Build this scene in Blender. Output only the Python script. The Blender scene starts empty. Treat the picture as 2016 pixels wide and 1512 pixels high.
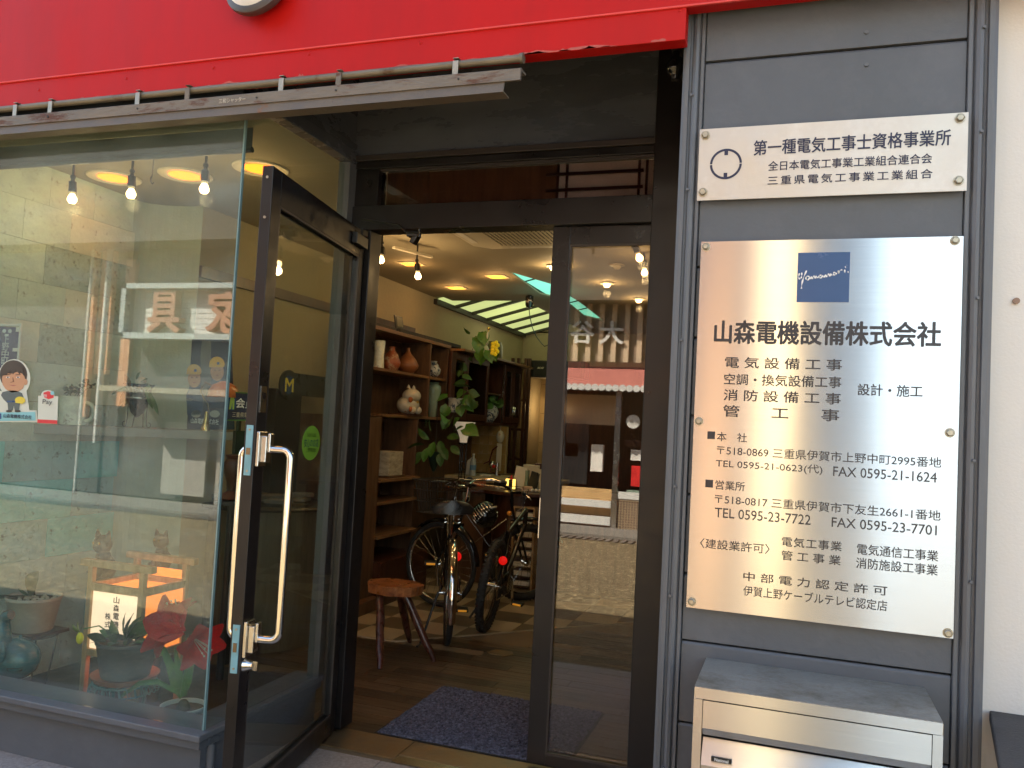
import bpy, math, random
import numpy as np
from mathutils import Vector, Matrix, geometry
random.seed(7)
PI = math.pi
# ------------------------------------------------------------------ camera, sky, sun, exposure
S = bpy.context.scene
COL = S.collection
H = 1.42
F = 1640.0
R = np.array([[0.94530599, 0.0334359, -0.32446668], [0.32196033, 0.06393237, 0.94459208], [0.05232721, -0.99739395, 0.04967062]])
cam = bpy.data.cameras.new("camera"); cam_o = bpy.data.objects.new("camera", cam); COL.objects.link(cam_o)
cam.sensor_width = 36; cam.lens = 36 * F / 2016; cam.clip_end = 500; cam.clip_start = 0.05
Mx = Matrix(((R[0][0], -R[0][1], -R[0][2], 0), (R[1][0], -R[1][1], -R[1][2], 0), (R[2][0], -R[2][1], -R[2][2], H), (0, 0, 0, 1)))
cam_o.matrix_world = Mx
S.camera = cam_o
W = bpy.data.worlds.new("World"); S.world = W; W.use_nodes = True
nt = W.node_tree; bg = nt.nodes["Background"]
sky = nt.nodes.new("ShaderNodeTexSky"); sky.sky_type = 'NISHITA'; sky.sun_disc = False
SUN = Vector((-0.60, 0.43, 0.66)).normalized()
sky.sun_elevation = math.asin(SUN.z); sky.sun_rotation = math.atan2(SUN.x, SUN.y)
sky.air_density = 1.2; sky.dust_density = 2.0
nt.links.new(sky.outputs[0], bg.inputs[0]); bg.inputs[1].default_value = 0.075
sl = bpy.data.lights.new("sun", 'SUN'); sl.energy = 5.0; sl.angle = math.radians(0.5); sl.color = (1, 0.92, 0.82)
so = bpy.data.objects.new("sun", sl); COL.objects.link(so)
so.rotation_euler = (-SUN).to_track_quat('-Z', 'Y').to_euler()
vs = S.view_settings
vs.view_transform = 'Standard'; vs.look = 'None'; vs.exposure = 2.6; vs.gamma = 1; vs.use_curve_mapping = False
vs.use_white_balance = True; vs.white_balance_temperature = 6400; vs.white_balance_tint = 8
S.render.engine = 'CYCLES'
cy = S.cycles
cy.max_bounces = 10; cy.transparent_max_bounces = 40; cy.glossy_bounces = 6; cy.diffuse_bounces = 4; cy.transmission_bounces = 8
cy.caustics_reflective = False; cy.caustics_refractive = False; cy.sample_clamp_indirect = 6
cy.use_denoising = True

# ------------------------------------------------------------------ pixel -> place in the world
def ray(px, py): return R @ np.array([px - 1008.0, py - 756.0, F])
def at(px, py, Y):
    r = ray(px, py); p = r * (Y / r[1]); return Vector((p[0], p[1], p[2] + H))
def fl(px, py, z=0.0):
    r = ray(px, py); p = r * ((z - H) / r[2]); return Vector((p[0], p[1], p[2] + H))
def sd(px, py, x):
    r = ray(px, py); p = r * (x / r[0]); return Vector((p[0], p[1], p[2] + H))

# ------------------------------------------------------------------ mesh helper
class M:
    def __init__(s): s.v = []; s.f = []; s.sm = []; s.T = Matrix.Identity(4); s.uv = None
    def add(s, vs_, fs, smooth=False):
        o = len(s.v)
        s.v += [tuple(s.T @ Vector(p)) for p in vs_]
        s.f += [tuple(i + o for i in f) for f in fs]; s.sm += [smooth] * len(fs); return s
    def box(s, x0, x1, y0, y1, z0, z1):
        x0, x1 = min(x0, x1), max(x0, x1); y0, y1 = min(y0, y1), max(y0, y1); z0, z1 = min(z0, z1), max(z0, z1)
        v = [(x0, y0, z0), (x1, y0, z0), (x1, y1, z0), (x0, y1, z0), (x0, y0, z1), (x1, y0, z1), (x1, y1, z1), (x0, y1, z1)]
        return s.add(v, [(0, 3, 2, 1), (4, 5, 6, 7), (0, 1, 5, 4), (1, 2, 6, 5), (2, 3, 7, 6), (3, 0, 4, 7)])
    def cbox(s, c, d, rot=None):
        o = s.T
        s.T = o @ Matrix.Translation(Vector(c)) @ (rot.to_4x4() if rot is not None else Matrix.Identity(4))
        s.box(-d[0] / 2, d[0] / 2, -d[1] / 2, d[1] / 2, -d[2] / 2, d[2] / 2); s.T = o; return s
    def bar(s, a, b, w, h, up=(0, 0, 1)):
        a = Vector(a); b = Vector(b); d = (b - a); L = d.length; d.normalize()
        u = Vector(up); x = u.cross(d)
        if x.length < 1e-4: x = Vector((1, 0, 0)).cross(d)
        x.normalize(); u = d.cross(x)
        rot = Matrix((x, d, u)).transposed()
        return s.cbox((a + b) / 2, (w, L, h), rot)
    def prism(s, pts, axis, a, b):
        n = len(pts)
        def mk(p, k):
            if axis == 'y': return (p[0], k, p[1])
            if axis == 'z': return (p[0], p[1], k)
            return (k, p[0], p[1])
        v = [mk(p, a) for p in pts] + [mk(p, b) for p in pts]
        fs = [tuple(range(n)), tuple(range(2 * n - 1, n - 1, -1))] + [(i, i + n, (i + 1) % n + n, (i + 1) % n) for i in range(n)]
        area = sum(pts[i][0] * pts[(i + 1) % n][1] - pts[(i + 1) % n][0] * pts[i][1] for i in range(n))
        flip = (area > 0) == (b > a)
        if axis == 'y': flip = not flip
        if flip: pass
        else: fs = [tuple(reversed(f)) for f in fs]
        if flip: fs = [tuple(reversed(f)) for f in fs]; fs = [tuple(reversed(f)) for f in fs]
        return s.add(v, fs)
    def tube(s, path, r, n=10, cap=True, closed=False):
        P = [Vector(p) for p in path]; m = len(P)
        rr = r if isinstance(r, (list, tuple)) else [r] * m
        vs_, fs = [], []; up = None
        for i in range(m):
            if closed: d = P[(i + 1) % m] - P[i - 1]
            else: d = P[min(i + 1, m - 1)] - P[max(i - 1, 0)]
            if d.length < 1e-9: d = Vector((0, 0, 1))
            d.normalize()
            if up is None:
                up = Vector((0, 0, 1)) if abs(d.z) < 0.9 else Vector((1, 0, 0))
            x = up.cross(d)
            if x.length < 1e-5: x = d.orthogonal()
            x.normalize(); up = d.cross(x).normalized()
            for k in range(n):
                a = 2 * PI * k / n; vs_.append(P[i] + (x * math.cos(a) + up * math.sin(a)) * rr[i])
        for i in range(m if closed else m - 1):
            for k in range(n):
                a, b = i * n + k, i * n + (k + 1) % n
                c, d_ = ((i + 1) % m) * n + (k + 1) % n, ((i + 1) % m) * n + k
                fs.append((a, b, c, d_))
        if cap and not closed: fs.append(tuple(range(n - 1, -1, -1))); fs.append(tuple(range((m - 1) * n, m * n)))
        return s.add(vs_, fs, True)
    def lathe(s, prof, c=(0, 0, 0), axis=None, n=24, a0=0, a1=2 * PI):
        full = abs(a1 - a0 - 2 * PI) < 1e-6; m = n if full else n + 1
        vs_, fs = [], []
        o = s.T; s.T = o @ Matrix.Translation(Vector(c))
        if axis is not None: s.T = s.T @ Vector((0, 0, 1)).rotation_difference(Vector(axis).normalized()).to_matrix().to_4x4()
        for (r, z) in prof:
            for k in range(m):
                a = a0 + (a1 - a0) * k / n; vs_.append((r * math.cos(a), r * math.sin(a), z))
        for i in range(len(prof) - 1):
            for k in range(n):
                k2 = (k + 1) % m; fs.append((i * m + k, i * m + k2, (i + 1) * m + k2, (i + 1) * m + k))
        if full and prof[0][0] > 1e-6: fs.append(tuple(range(m - 1, -1, -1)))
        if full and prof[-1][0] > 1e-6: fs.append(tuple(range((len(prof) - 1) * m, len(prof) * m)))
        s.add(vs_, fs, True); s.T = o; return s
    def cyl(s, a, b, r, n=16):
        a = Vector(a); b = Vector(b); L = (b - a).length
        return s.lathe([(r, 0), (r, L)], a, b - a, n)
    def ball(s, c, r, n=16, m=10, sc=(1, 1, 1)):
        o = s.T; s.T = o @ Matrix.Translation(Vector(c)) @ Matrix.Diagonal((sc[0], sc[1], sc[2], 1))
        s.lathe([(max(1e-4, r * math.sin(PI * i / m)), -r * math.cos(PI * i / m)) for i in range(m + 1)], (0, 0, 0), None, n); s.T = o; return s
    def torus(s, c, R_, r, axis=(0, 0, 1), n=40, k=8, a0=0, a1=2 * PI):
        q = Vector((0, 0, 1)).rotation_difference(Vector(axis).normalized()); c = Vector(c)
        full = abs(a1 - a0 - 2 * PI) < 1e-6
        pts = [c + q @ Vector((R_ * math.cos(a0 + (a1 - a0) * i / n), R_ * math.sin(a0 + (a1 - a0) * i / n), 0)) for i in range(n if full else n + 1)]
        return s.tube(pts, r, k, True, full)
    def mesh(s, name, mat, org=(0, 0, 0)):
        me = bpy.data.meshes.new(name); o = Vector(org)
        me.from_pydata([tuple(Vector(p) - o) for p in s.v], [], s.f); me.materials.append(mat)
        me.polygons.foreach_set('use_smooth', s.sm); me.validate(); me.update()
        return me
    def build(s, name, mat, parent=None, bevel=0, org=None, auto=False):
        if parent is not None: o = Vector(parent.get('_org', (0, 0, 0)))
        else: o = Vector(org) if org is not None else Vector((0, 0, 0))
        me = s.mesh(name, mat, o)
        ob = bpy.data.objects.new(name, me); COL.objects.link(ob)
        if parent is not None: ob.parent = parent
        else: ob.location = o
        ob['_org'] = tuple(o)
        if any(s.sm) and not all(s.sm) or auto:
            try:
                me.set_sharp_from_angle(angle=0.7)
            except Exception: pass
        elif any(s.sm):
            try: me.set_sharp_from_angle(angle=0.9)
            except Exception: pass
        if bevel:
            b = ob.modifiers.new("bevel", 'BEVEL'); b.width = bevel; b.segments = 2; b.limit_method = 'ANGLE'; b.angle_limit = 0.6; b.harden_normals = False
        return ob
    def build_local(s, name, mat, parent, bevel=0):
        """mesh written in the thing's own axes"""
        me = s.mesh(name, mat); ob = bpy.data.objects.new(name, me); COL.objects.link(ob); ob.parent = parent
        if any(s.sm):
            try: me.set_sharp_from_angle(angle=0.8)
            except Exception: pass
        if bevel:
            b = ob.modifiers.new("bevel", 'BEVEL'); b.width = bevel; b.segments = 2; b.limit_method = 'ANGLE'; b.angle_limit = 0.6
        return ob

def tag(o, label, cat, group=None):
    o['label'] = label; o['category'] = cat
    if group: o['group'] = group
    return o
def thing(name, label, cat, loc=(0, 0, 0), rz=0, group=None):
    o = bpy.data.objects.new(name, None); COL.objects.link(o); o.location = loc; o.rotation_euler = (0, 0, rz)
    o['_org'] = tuple(loc); o.empty_display_size = 0.05
    return tag(o, label, cat, group)
def struct(o): o['kind'] = 'structure'; return o
def dup(root, loc, label, rz=None):
    r = root.copy(); COL.objects.link(r); r.location = loc; r['label'] = label; r['_org'] = tuple(loc)
    if rz is not None: r.rotation_euler = (0, 0, rz)
    for ch in list(root.children):
        c = ch.copy(); COL.objects.link(c); c.parent = r
        for g in list(ch.children):
            d = g.copy(); COL.objects.link(d); d.parent = c
    return r
def piece(name, mesh, parent, loc, rot=(0, 0, 0), sc=(1, 1, 1)):
    o = bpy.data.objects.new(name, mesh); COL.objects.link(o); o.parent = parent
    o.location = loc; o.rotation_euler = rot; o.scale = sc; return o

# ------------------------------------------------------------------ materials
def srgb(r, g, b):
    f = lambda c: (c / 255 / 12.92) if c / 255 <= 0.04045 else ((c / 255 + 0.055) / 1.055) ** 2.4
    return (f(r), f(g), f(b))
def mat(name, col, rough=0.5, metal=0.0, var=0.15, vscale=6.0, bump=0.0, bscale=80.0, spec=0.5, col2=None, c2scale=3.0, c2lo=0.5, c2hi=0.7, stretch=(1, 1, 1), rvar=0.1, coat=0.0):
    m = bpy.data.materials.new(name); m.use_nodes = True; t = m.node_tree; N = t.nodes; L = t.links
    b = N['Principled BSDF']; b.inputs['Roughness'].default_value = rough; b.inputs['Metallic'].default_value = metal
    b.inputs['Specular IOR Level'].default_value = spec; b.inputs['Coat Weight'].default_value = coat
    tc = N.new('ShaderNodeTexCoord'); mp = N.new('ShaderNodeMapping'); mp.inputs['Scale'].default_value = stretch
    L.new(tc.outputs['Object'], mp.inputs[0])
    nz = N.new('ShaderNodeTexNoise'); nz.inputs['Scale'].default_value = vscale; nz.inputs['Detail'].default_value = 6; nz.inputs['Roughness'].default_value = 0.65
    L.new(mp.outputs[0], nz.inputs['Vector'])
    mr = N.new('ShaderNodeMapRange'); mr.inputs[1].default_value = 0.3; mr.inputs[2].default_value = 0.7; mr.inputs[3].default_value = 1 - var; mr.inputs[4].default_value = 1 + var
    L.new(nz.outputs[0], mr.inputs[0])
    src = N.new('ShaderNodeRGB'); src.outputs[0].default_value = (*col, 1); out = src.outputs[0]
    if col2 is not None:
        n2 = N.new('ShaderNodeTexNoise'); n2.inputs['Scale'].default_value = c2scale; n2.inputs['Detail'].default_value = 8; n2.inputs['Roughness'].default_value = 0.7
        L.new(mp.outputs[0], n2.inputs['Vector'])
        r2 = N.new('ShaderNodeMapRange'); r2.inputs[1].default_value = c2lo; r2.inputs[2].default_value = c2hi; L.new(n2.outputs[0], r2.inputs[0])
        mx = N.new('ShaderNodeMix'); mx.data_type = 'RGBA'; L.new(r2.outputs[0], mx.inputs[0]); L.new(out, mx.inputs[6]); mx.inputs[7].default_value = (*col2, 1); out = mx.outputs[2]
    mu = N.new('ShaderNodeVectorMath'); mu.operation = 'SCALE'; L.new(out, mu.inputs[0]); L.new(mr.outputs[0], mu.inputs['Scale'])
    L.new(mu.outputs[0], b.inputs['Base Color'])
    rr = N.new('ShaderNodeMapRange'); rr.inputs[1].default_value = 0.3; rr.inputs[2].default_value = 0.7; rr.inputs[3].default_value = max(0, rough - rvar * rough * 2); rr.inputs[4].default_value = min(1, rough + rvar * rough * 2)
    L.new(nz.outputs[0], rr.inputs[0]); L.new(rr.outputs[0], b.inputs['Roughness'])
    if bump:
        bn = N.new('ShaderNodeTexNoise'); bn.inputs['Scale'].default_value = bscale; bn.inputs['Detail'].default_value = 4; L.new(mp.outputs[0], bn.inputs['Vector'])
        bp = N.new('ShaderNodeBump'); bp.inputs['Strength'].default_value = bump; bp.inputs['Distance'].default_value = 0.01
        L.new(bn.outputs[0], bp.inputs['Height']); L.new(bp.outputs[0], b.inputs['Normal'])
    return m
def emis(name, col, st, base=None):
    m = bpy.data.materials.new(name); m.use_nodes = True; b = m.node_tree.nodes['Principled BSDF']
    b.inputs['Base Color'].default_value = (*(base or col), 1); b.inputs['Emission Color'].default_value = (*col, 1); b.inputs['Emission Strength'].default_value = st * 0.42
    b.inputs['Roughness'].default_value = 0.6
    return m
def glass(name, ior=1.5, tint=(1, 1, 1), rough=0.0, boost=1.0, dirt_haze=0.0):
    m = bpy.data.materials.new(name); m.use_nodes = True; t = m.node_tree; N = t.nodes; L = t.links
    N.remove(N['Principled BSDF']); o = N['Material Output']
    tr = N.new('ShaderNodeBsdfTransparent'); tr.inputs[0].default_value = (*tint, 1)
    gl = N.new('ShaderNodeBsdfGlossy'); gl.inputs['Roughness'].default_value = rough
    ge = N.new('ShaderNodeNewGeometry'); dt = N.new('ShaderNodeVectorMath'); dt.operation = 'DOT_PRODUCT'
    L.new(ge.outputs['Normal'], dt.inputs[0]); L.new(ge.outputs['Incoming'], dt.inputs[1])
    ab = N.new('ShaderNodeMath'); ab.operation = 'ABSOLUTE'; L.new(dt.outputs['Value'], ab.inputs[0])
    om = N.new('ShaderNodeMath'); om.operation = 'SUBTRACT'; om.inputs[0].default_value = 1; L.new(ab.outputs[0], om.inputs[1])
    pw5 = N.new('ShaderNodeMath'); pw5.operation = 'POWER'; pw5.inputs[1].default_value = 5; L.new(om.outputs[0], pw5.inputs[0])
    f0 = ((ior - 1) / (ior + 1)) ** 2 * boost
    mu = N.new('ShaderNodeMath'); mu.operation = 'MULTIPLY_ADD'; mu.use_clamp = True; mu.inputs[1].default_value = 1 - f0; mu.inputs[2].default_value = f0; L.new(pw5.outputs[0], mu.inputs[0])
    mx = N.new('ShaderNodeMixShader'); L.new(mu.outputs[0], mx.inputs[0]); L.new(tr.outputs[0], mx.inputs[1]); L.new(gl.outputs[0], mx.inputs[2])
    out = mx.outputs[0]
    if dirt_haze:
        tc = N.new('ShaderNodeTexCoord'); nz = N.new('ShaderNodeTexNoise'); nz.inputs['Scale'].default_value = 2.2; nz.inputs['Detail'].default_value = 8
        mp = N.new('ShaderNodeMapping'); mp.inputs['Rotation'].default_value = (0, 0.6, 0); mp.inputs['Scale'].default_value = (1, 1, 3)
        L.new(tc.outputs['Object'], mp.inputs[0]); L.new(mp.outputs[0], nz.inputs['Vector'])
        mr = N.new('ShaderNodeMapRange'); mr.inputs[1].default_value = 0.45; mr.inputs[2].default_value = 0.8; mr.inputs[3].default_value = dirt_haze * 0.3; mr.inputs[4].default_value = dirt_haze * 1.6; L.new(nz.outputs[0], mr.inputs[0])
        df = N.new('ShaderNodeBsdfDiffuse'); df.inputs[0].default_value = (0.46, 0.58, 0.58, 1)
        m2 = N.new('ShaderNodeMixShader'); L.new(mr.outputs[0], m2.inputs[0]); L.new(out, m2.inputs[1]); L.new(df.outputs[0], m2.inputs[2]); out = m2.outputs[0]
    L.new(out, o.inputs['Surface']); return m
def wood(name, c1, c2, rough=0.45, axis=(1, 1, 8), sc=8.0, spec=0.5, coat=0.0):
    # c1/c2: light and dark grain; grain stretched along the axis with the small scale
    return mat(name, c1, rough, 0, 0.18, sc, 0.15, sc * 6, spec, c2, sc * 0.8, 0.42, 0.62, axis, coat=coat)

K = {}
K['paint'] = mat('slate_paint', (0.098, 0.107, 0.122), 0.5, var=0.10, vscale=3, bump=0.15, bscale=35, col2=(0.115, 0.122, 0.138), c2scale=5)
K['paint2'] = mat('slate_trim_paint', (0.12, 0.128, 0.142), 0.42, var=0.1, vscale=2.5, bump=0.12, bscale=20, col2=(0.15, 0.155, 0.165), c2scale=9, c2lo=0.56, c2hi=0.72, stretch=(3, 3, .5))
K['dkpaint'] = mat('dark_navy_panel', (0.080, 0.088, 0.108), 0.3, var=0.25, vscale=2.5, spec=0.6, col2=(0.095, 0.10, 0.115), c2scale=1.6, c2lo=.3, c2hi=.8, stretch=(.6, 1, 2.2), rvar=.5)
K['bronze'] = mat('dark_bronze_aluminium', (0.013, 0.011, 0.011), 0.38, 0.2, 0.1, 3, spec=0.55, rvar=.25)
K['bronze_l'] = mat('worn_bronze_edge', (0.060, 0.050, 0.045), 0.42, 0.4, 0.1, 4)
K['red'] = mat('red_fascia_paint', (0.50, 0.004, 0.002), 0.5, var=0.07, vscale=1.5, bump=0.04, bscale=14, spec=0.28, col2=(0.40, 0.006, 0.004), c2scale=2.5, c2lo=.45, c2hi=.8, stretch=(1, 1, .25))
K['redchip'] = mat('chipped_red_paint', (0.72, 0.06, 0.05), 0.6, var=.1)
K['rust'] = mat('rusty_galvanised_steel', (0.19, 0.16, 0.125), 0.6, 0.2, 0.2, 9, 0.3, 60, col2=(0.11, 0.042, 0.018), c2scale=13, c2lo=.53, c2hi=.64, stretch=(.5, 1, 2))
K['steel'] = mat('stainless_steel', (0.62, 0.60, 0.56), 0.25, 1.0, 0.05, 5)
K['chrome'] = mat('polished_chrome', (0.80, 0.76, 0.70), 0.08, 1.0, 0.03, 5)
K['bolt'] = mat('dull_bolt_metal', (0.42, 0.38, 0.30), 0.4, 0.9, 0.2, 60)
K['brass'] = mat('worn_brass', (0.24, 0.165, 0.09), 0.4, 0.6, 0.25, 12, 0.1, 50, col2=(0.2, 0.12, 0.05), c2scale=6)
K['gold'] = mat('gold_metal', (0.75, 0.48, 0.15), 0.25, 1.0, 0.05)
K['wwall'] = mat('white_stucco', (0.76, 0.74, 0.70), 0.8, var=0.02, vscale=2, bump=0.1, bscale=120)
K['planksoil'] = mat('weathered_black_wood', (0.055, 0.05, 0.048), 0.7, var=.4, vscale=6, bump=.4, bscale=60, stretch=(1, 6, 1))
K['granite'] = mat('speckled_granite', (0.34, 0.29, 0.26), 0.6, var=0.3, vscale=70, bump=0.1, bscale=200, col2=(0.06, 0.05, 0.05), c2scale=120, c2lo=.62, c2hi=.66)
K['asphalt'] = mat('old_asphalt', (0.14, 0.105, 0.055), 0.9, var=0.7, vscale=38, bump=0.8, bscale=90, col2=(0.34, 0.26, 0.14), c2scale=26, c2lo=.52, c2hi=.60, spec=.2)
K['concrete'] = mat('pale_concrete', (0.33, 0.30, 0.25), 0.8, var=0.12, vscale=5, bump=0.2, bscale=90)
K['iwall'] = mat('textured_plaster', (0.38, 0.32, 0.21), 0.85, var=0.08, vscale=25, bump=0.5, bscale=220)
K['iceil'] = mat('ceiling_paper', (0.30, 0.255, 0.175), 0.8, var=0.05, vscale=20, bump=0.25, bscale=180)
K['wood'] = wood('brown_veneer', (0.135, 0.066, 0.03), (0.075, 0.036, 0.015), axis=(6, 6, 0.8), sc=5)
K['woodh'] = wood('brown_veneer_long_grain', (0.23, 0.115, 0.045), (0.14, 0.06, 0.022), axis=(6, 0.8, 6), sc=5)
K['dwood'] = wood('dark_red_veneer', (0.075, 0.026, 0.012), (0.04, 0.012, 0.006), rough=.35, axis=(6, 6, .8), sc=5)
K['floorw'] = wood('dark_floor_board', (0.085, 0.050, 0.026), (0.045, 0.025, 0.013), rough=.42, axis=(0.9, 9, 3), sc=4)
K['stoolw'] = wood('varnished_trunk_slice', (0.42, 0.15, 0.045), (0.20, 0.055, 0.018), rough=.3, axis=(3, 3, 3), sc=7, coat=.4)
K['leg'] = wood('varnished_branch', (0.11, 0.035, 0.02), (0.04, 0.012, 0.008), rough=.3, axis=(5, 5, 1), sc=8, coat=.4)
K['pine'] = wood('pale_pine', (0.50, 0.33, 0.16), (0.38, 0.23, 0.10), axis=(5, 5, .8), sc=6)
K['tileL'] = mat('light_floor_tile', (0.42, 0.33, 0.21), 0.4, var=.12, vscale=6)
K['tileD'] = mat('dark_floor_tile', (0.15, 0.11, 0.065), 0.4, var=.15, vscale=6)
K['grout'] = mat('grout', (0.17, 0.12, 0.07), 0.9)
K['mat'] = mat('navy_loop_mat', (0.105, 0.105, 0.145), 0.95, var=0.8, vscale=60, bump=1.0, bscale=110, spec=.1)
K['matedge'] = mat('black_rubber', (0.015, 0.014, 0.014), 0.7)
K['black'] = mat('black_plastic', (0.012, 0.012, 0.012), 0.4)
K['blackg'] = mat('gloss_black_enamel', (0.01, 0.01, 0.011), 0.12, spec=.6)
K['rubber'] = mat('tyre_rubber', (0.022, 0.021, 0.021), 0.75, bump=.5, bscale=90)
K['redlens'] = emis('glowing_red_reflector', (1.0, 0.008, 0.004), 0.2, (0.8, 0.01, 0.01))  # slight emission paints the light a reflector throws back
K['orlens'] = emis('glowing_amber_reflector', (1.0, 0.42, 0.03), 0.12, (0.8, 0.3, 0.02))  # glow added here too, though it is no lamp
K['cream'] = mat('cream_enamel', (0.62, 0.55, 0.42), 0.5, var=.06)
K['white'] = mat('white_paper', (0.74, 0.70, 0.62), 0.7, var=.04)
K['cer'] = mat('white_glazed_ceramic', (0.52, 0.47, 0.37), 0.2, var=.08, vscale=8, col2=(0.40, 0.12, 0.03), c2scale=8, c2lo=.6, c2hi=.66)
K['cerw'] = mat('grey_green_stoneware', (0.62, 0.65, 0.56), 0.35, var=.25, vscale=18, bump=.4, bscale=22, col2=(0.16, 0.13, 0.10), c2scale=9, c2lo=.58, c2hi=.66)
K['redvase'] = mat('mottled_red_pottery', (0.27, 0.07, 0.025), 0.45, var=.25, vscale=15, bump=.3, col2=(0.40, 0.28, 0.17), c2scale=20, c2lo=.52, c2hi=.6)
K['orvase'] = mat('banded_orange_pottery', (0.25, 0.09, 0.03), 0.45, var=.2, vscale=9, stretch=(1, 1, 6), col2=(0.28, 0.10, 0.04), c2scale=6)
K['celadon'] = mat('celadon_glaze', (0.26, 0.34, 0.26), 0.15, var=.1)
K['bluew'] = mat('blue_white_porcelain', (0.50, 0.50, 0.46), 0.2, col2=(0.06, 0.08, 0.12), c2scale=26, c2lo=.5, c2hi=.56)
K['teal'] = mat('teal_glazed_ceramic', (0.008, 0.10, 0.115), 0.12, var=.3, vscale=12, spec=.7, col2=(0.05, 0.26, 0.27), c2scale=8, c2lo=.58, c2hi=.75, bump=.15, bscale=14)
K['terra'] = mat('terracotta', (0.42, 0.13, 0.06), 0.6, var=.12)
K['greypot'] = mat('grey_plastic_pot', (0.085, 0.09, 0.10), 0.5)
K['leaf'] = mat('green_leaf', (0.042, 0.10, 0.02), 0.45, var=.35, vscale=14, spec=.4)
K['leafd'] = mat('dark_leaf', (0.030, 0.065, 0.020), 0.45, var=.3, vscale=14)
K['leafb'] = mat('bright_leaf', (0.065, 0.17, 0.025), 0.4, var=.3, vscale=12)
K['stem'] = mat('brown_stem', (0.07, 0.05, 0.02), 0.7)
K['redfl'] = mat('red_petal', (0.65, 0.018, 0.016), 0.5, var=.25, vscale=12)
K['yelfl'] = mat('yellow_petal', (0.85, 0.72, 0.02), 0.5, var=.1)
K['soil'] = mat('pebble_soil', (0.12, 0.08, 0.05), 0.9, var=.5, vscale=60, bump=1, bscale=70)
K['wire'] = mat('verdigris_wire', (0.13, 0.27, 0.25), 0.5)
K['iron'] = mat('wrought_iron', (0.03, 0.027, 0.024), 0.5)
K['blind'] = mat('grey_roller_blind', (0.085, 0.09, 0.10), 0.8, bump=.2, bscale=300)
K['shelfg'] = mat('grey_shelf', (0.25, 0.245, 0.21), 0.5)
K['col'] = mat('column_plaster', (0.36, 0.41, 0.34), 0.7, var=.1, bump=.2)
K['ink'] = mat('navy_ink', (0.018, 0.022, 0.060), 0.4)
K['inkb'] = mat('charcoal_ink', (0.028, 0.025, 0.030), 0.35)
K['logo'] = mat('blue_enamel', (0.030, 0.085, 0.22), 0.25, var=.03)
K['wink'] = mat('white_ink', (0.80, 0.80, 0.78), 0.5, var=.02)
K['fluor'] = glass('window_glass', 1.6, (0.88, 0.96, 0.95), boost=1.9, dirt_haze=0.10)  # dirt film strengthened to carry veiling haze as diffuse colour
K['rglass'] = glass('return_glass', 1.5, (0.90, 0.95, 0.92), dirt_haze=0.012)
K['dglass'] = glass('door_glass', 1.5, (0.93, 0.95, 0.93), dirt_haze=0.01)
K['pglass'] = glass('reflective_door_glass', 2.05, (0.86, 0.84, 0.80))
K['tglass'] = glass('transom_glass', 1.8, (0.8, 0.76, 0.74))
K['cglass'] = glass('cabinet_glass', 1.5, (0.7, 0.68, 0.6))
K['gedge'] = mat('green_glass_edge', (0.20, 0.32, 0.33), 0.1, spec=.8, var=.05)
K['lamp'] = emis('lit_bulb', (1.0, 0.60, 0.25), 9.0)
K['dl'] = emis('lit_amber_diffuser', (1.0, 0.34, 0.035), 0.75)
K['skyg'] = emis('lit_yellow_green_pane', (0.56, 0.62, 0.24), .40)
K['skyt'] = emis('lit_teal_pane', (0.20, 0.62, 0.46), 0.6)
K['lantern'] = emis('lit_lantern_paper', (1.0, 0.60, 0.36), 0.62, (0.8, 0.7, 0.6))
K['lanterno'] = emis('lit_orange_lantern_paper', (1.0, 0.24, 0.04), 0.6)

# ---- special materials
def brushed(name, col, rough=0.32):
    m = bpy.data.materials.new(name); m.use_nodes = True; t = m.node_tree; N = t.nodes; L = t.links
    b = N['Principled BSDF']; b.inputs['Metallic'].default_value = 1; b.inputs['Roughness'].default_value = rough
    b.inputs['Anisotropic'].default_value = 1.0
    tg = N.new('ShaderNodeTangent'); tg.direction_type = 'UV_MAP'; L.new(tg.outputs[0], b.inputs['Tangent'])
    b.inputs['Anisotropic Rotation'].default_value = 0.25
    tc = N.new('ShaderNodeTexCoord'); mp = N.new('ShaderNodeMapping'); mp.inputs['Scale'].default_value = (1.2, 1, 260); L.new(tc.outputs['Object'], mp.inputs[0])
    nz = N.new('ShaderNodeTexNoise'); nz.inputs['Scale'].default_value = 3; nz.inputs['Detail'].default_value = 5; L.new(mp.outputs[0], nz.inputs['Vector'])
    mr = N.new('ShaderNodeMapRange'); mr.inputs[1].default_value = .3; mr.inputs[2].default_value = .7; mr.inputs[3].default_value = .93; mr.inputs[4].default_value = 1.05; L.new(nz.outputs[0], mr.inputs[0])
    mu = N.new('ShaderNodeVectorMath'); mu.operation = 'SCALE'; mu.inputs[0].default_value = col; L.new(mr.outputs[0], mu.inputs['Scale']); L.new(mu.outputs[0], b.inputs['Base Color'])
    return m
K['brush'] = brushed('brushed_stainless', (0.64, 0.65, 0.67), 0.22)
K['brush2'] = brushed('satin_stainless_louver', (0.60, 0.63, 0.67), 0.27)
def signmetal():
    return mat('satin_sign_metal', (0.58, 0.53, 0.47), 0.42, 0.75, 0.06, 5, 0.05, 60, col2=(0.66, 0.63, 0.58), c2scale=4, rvar=.15)
K['plate'] = signmetal()

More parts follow.
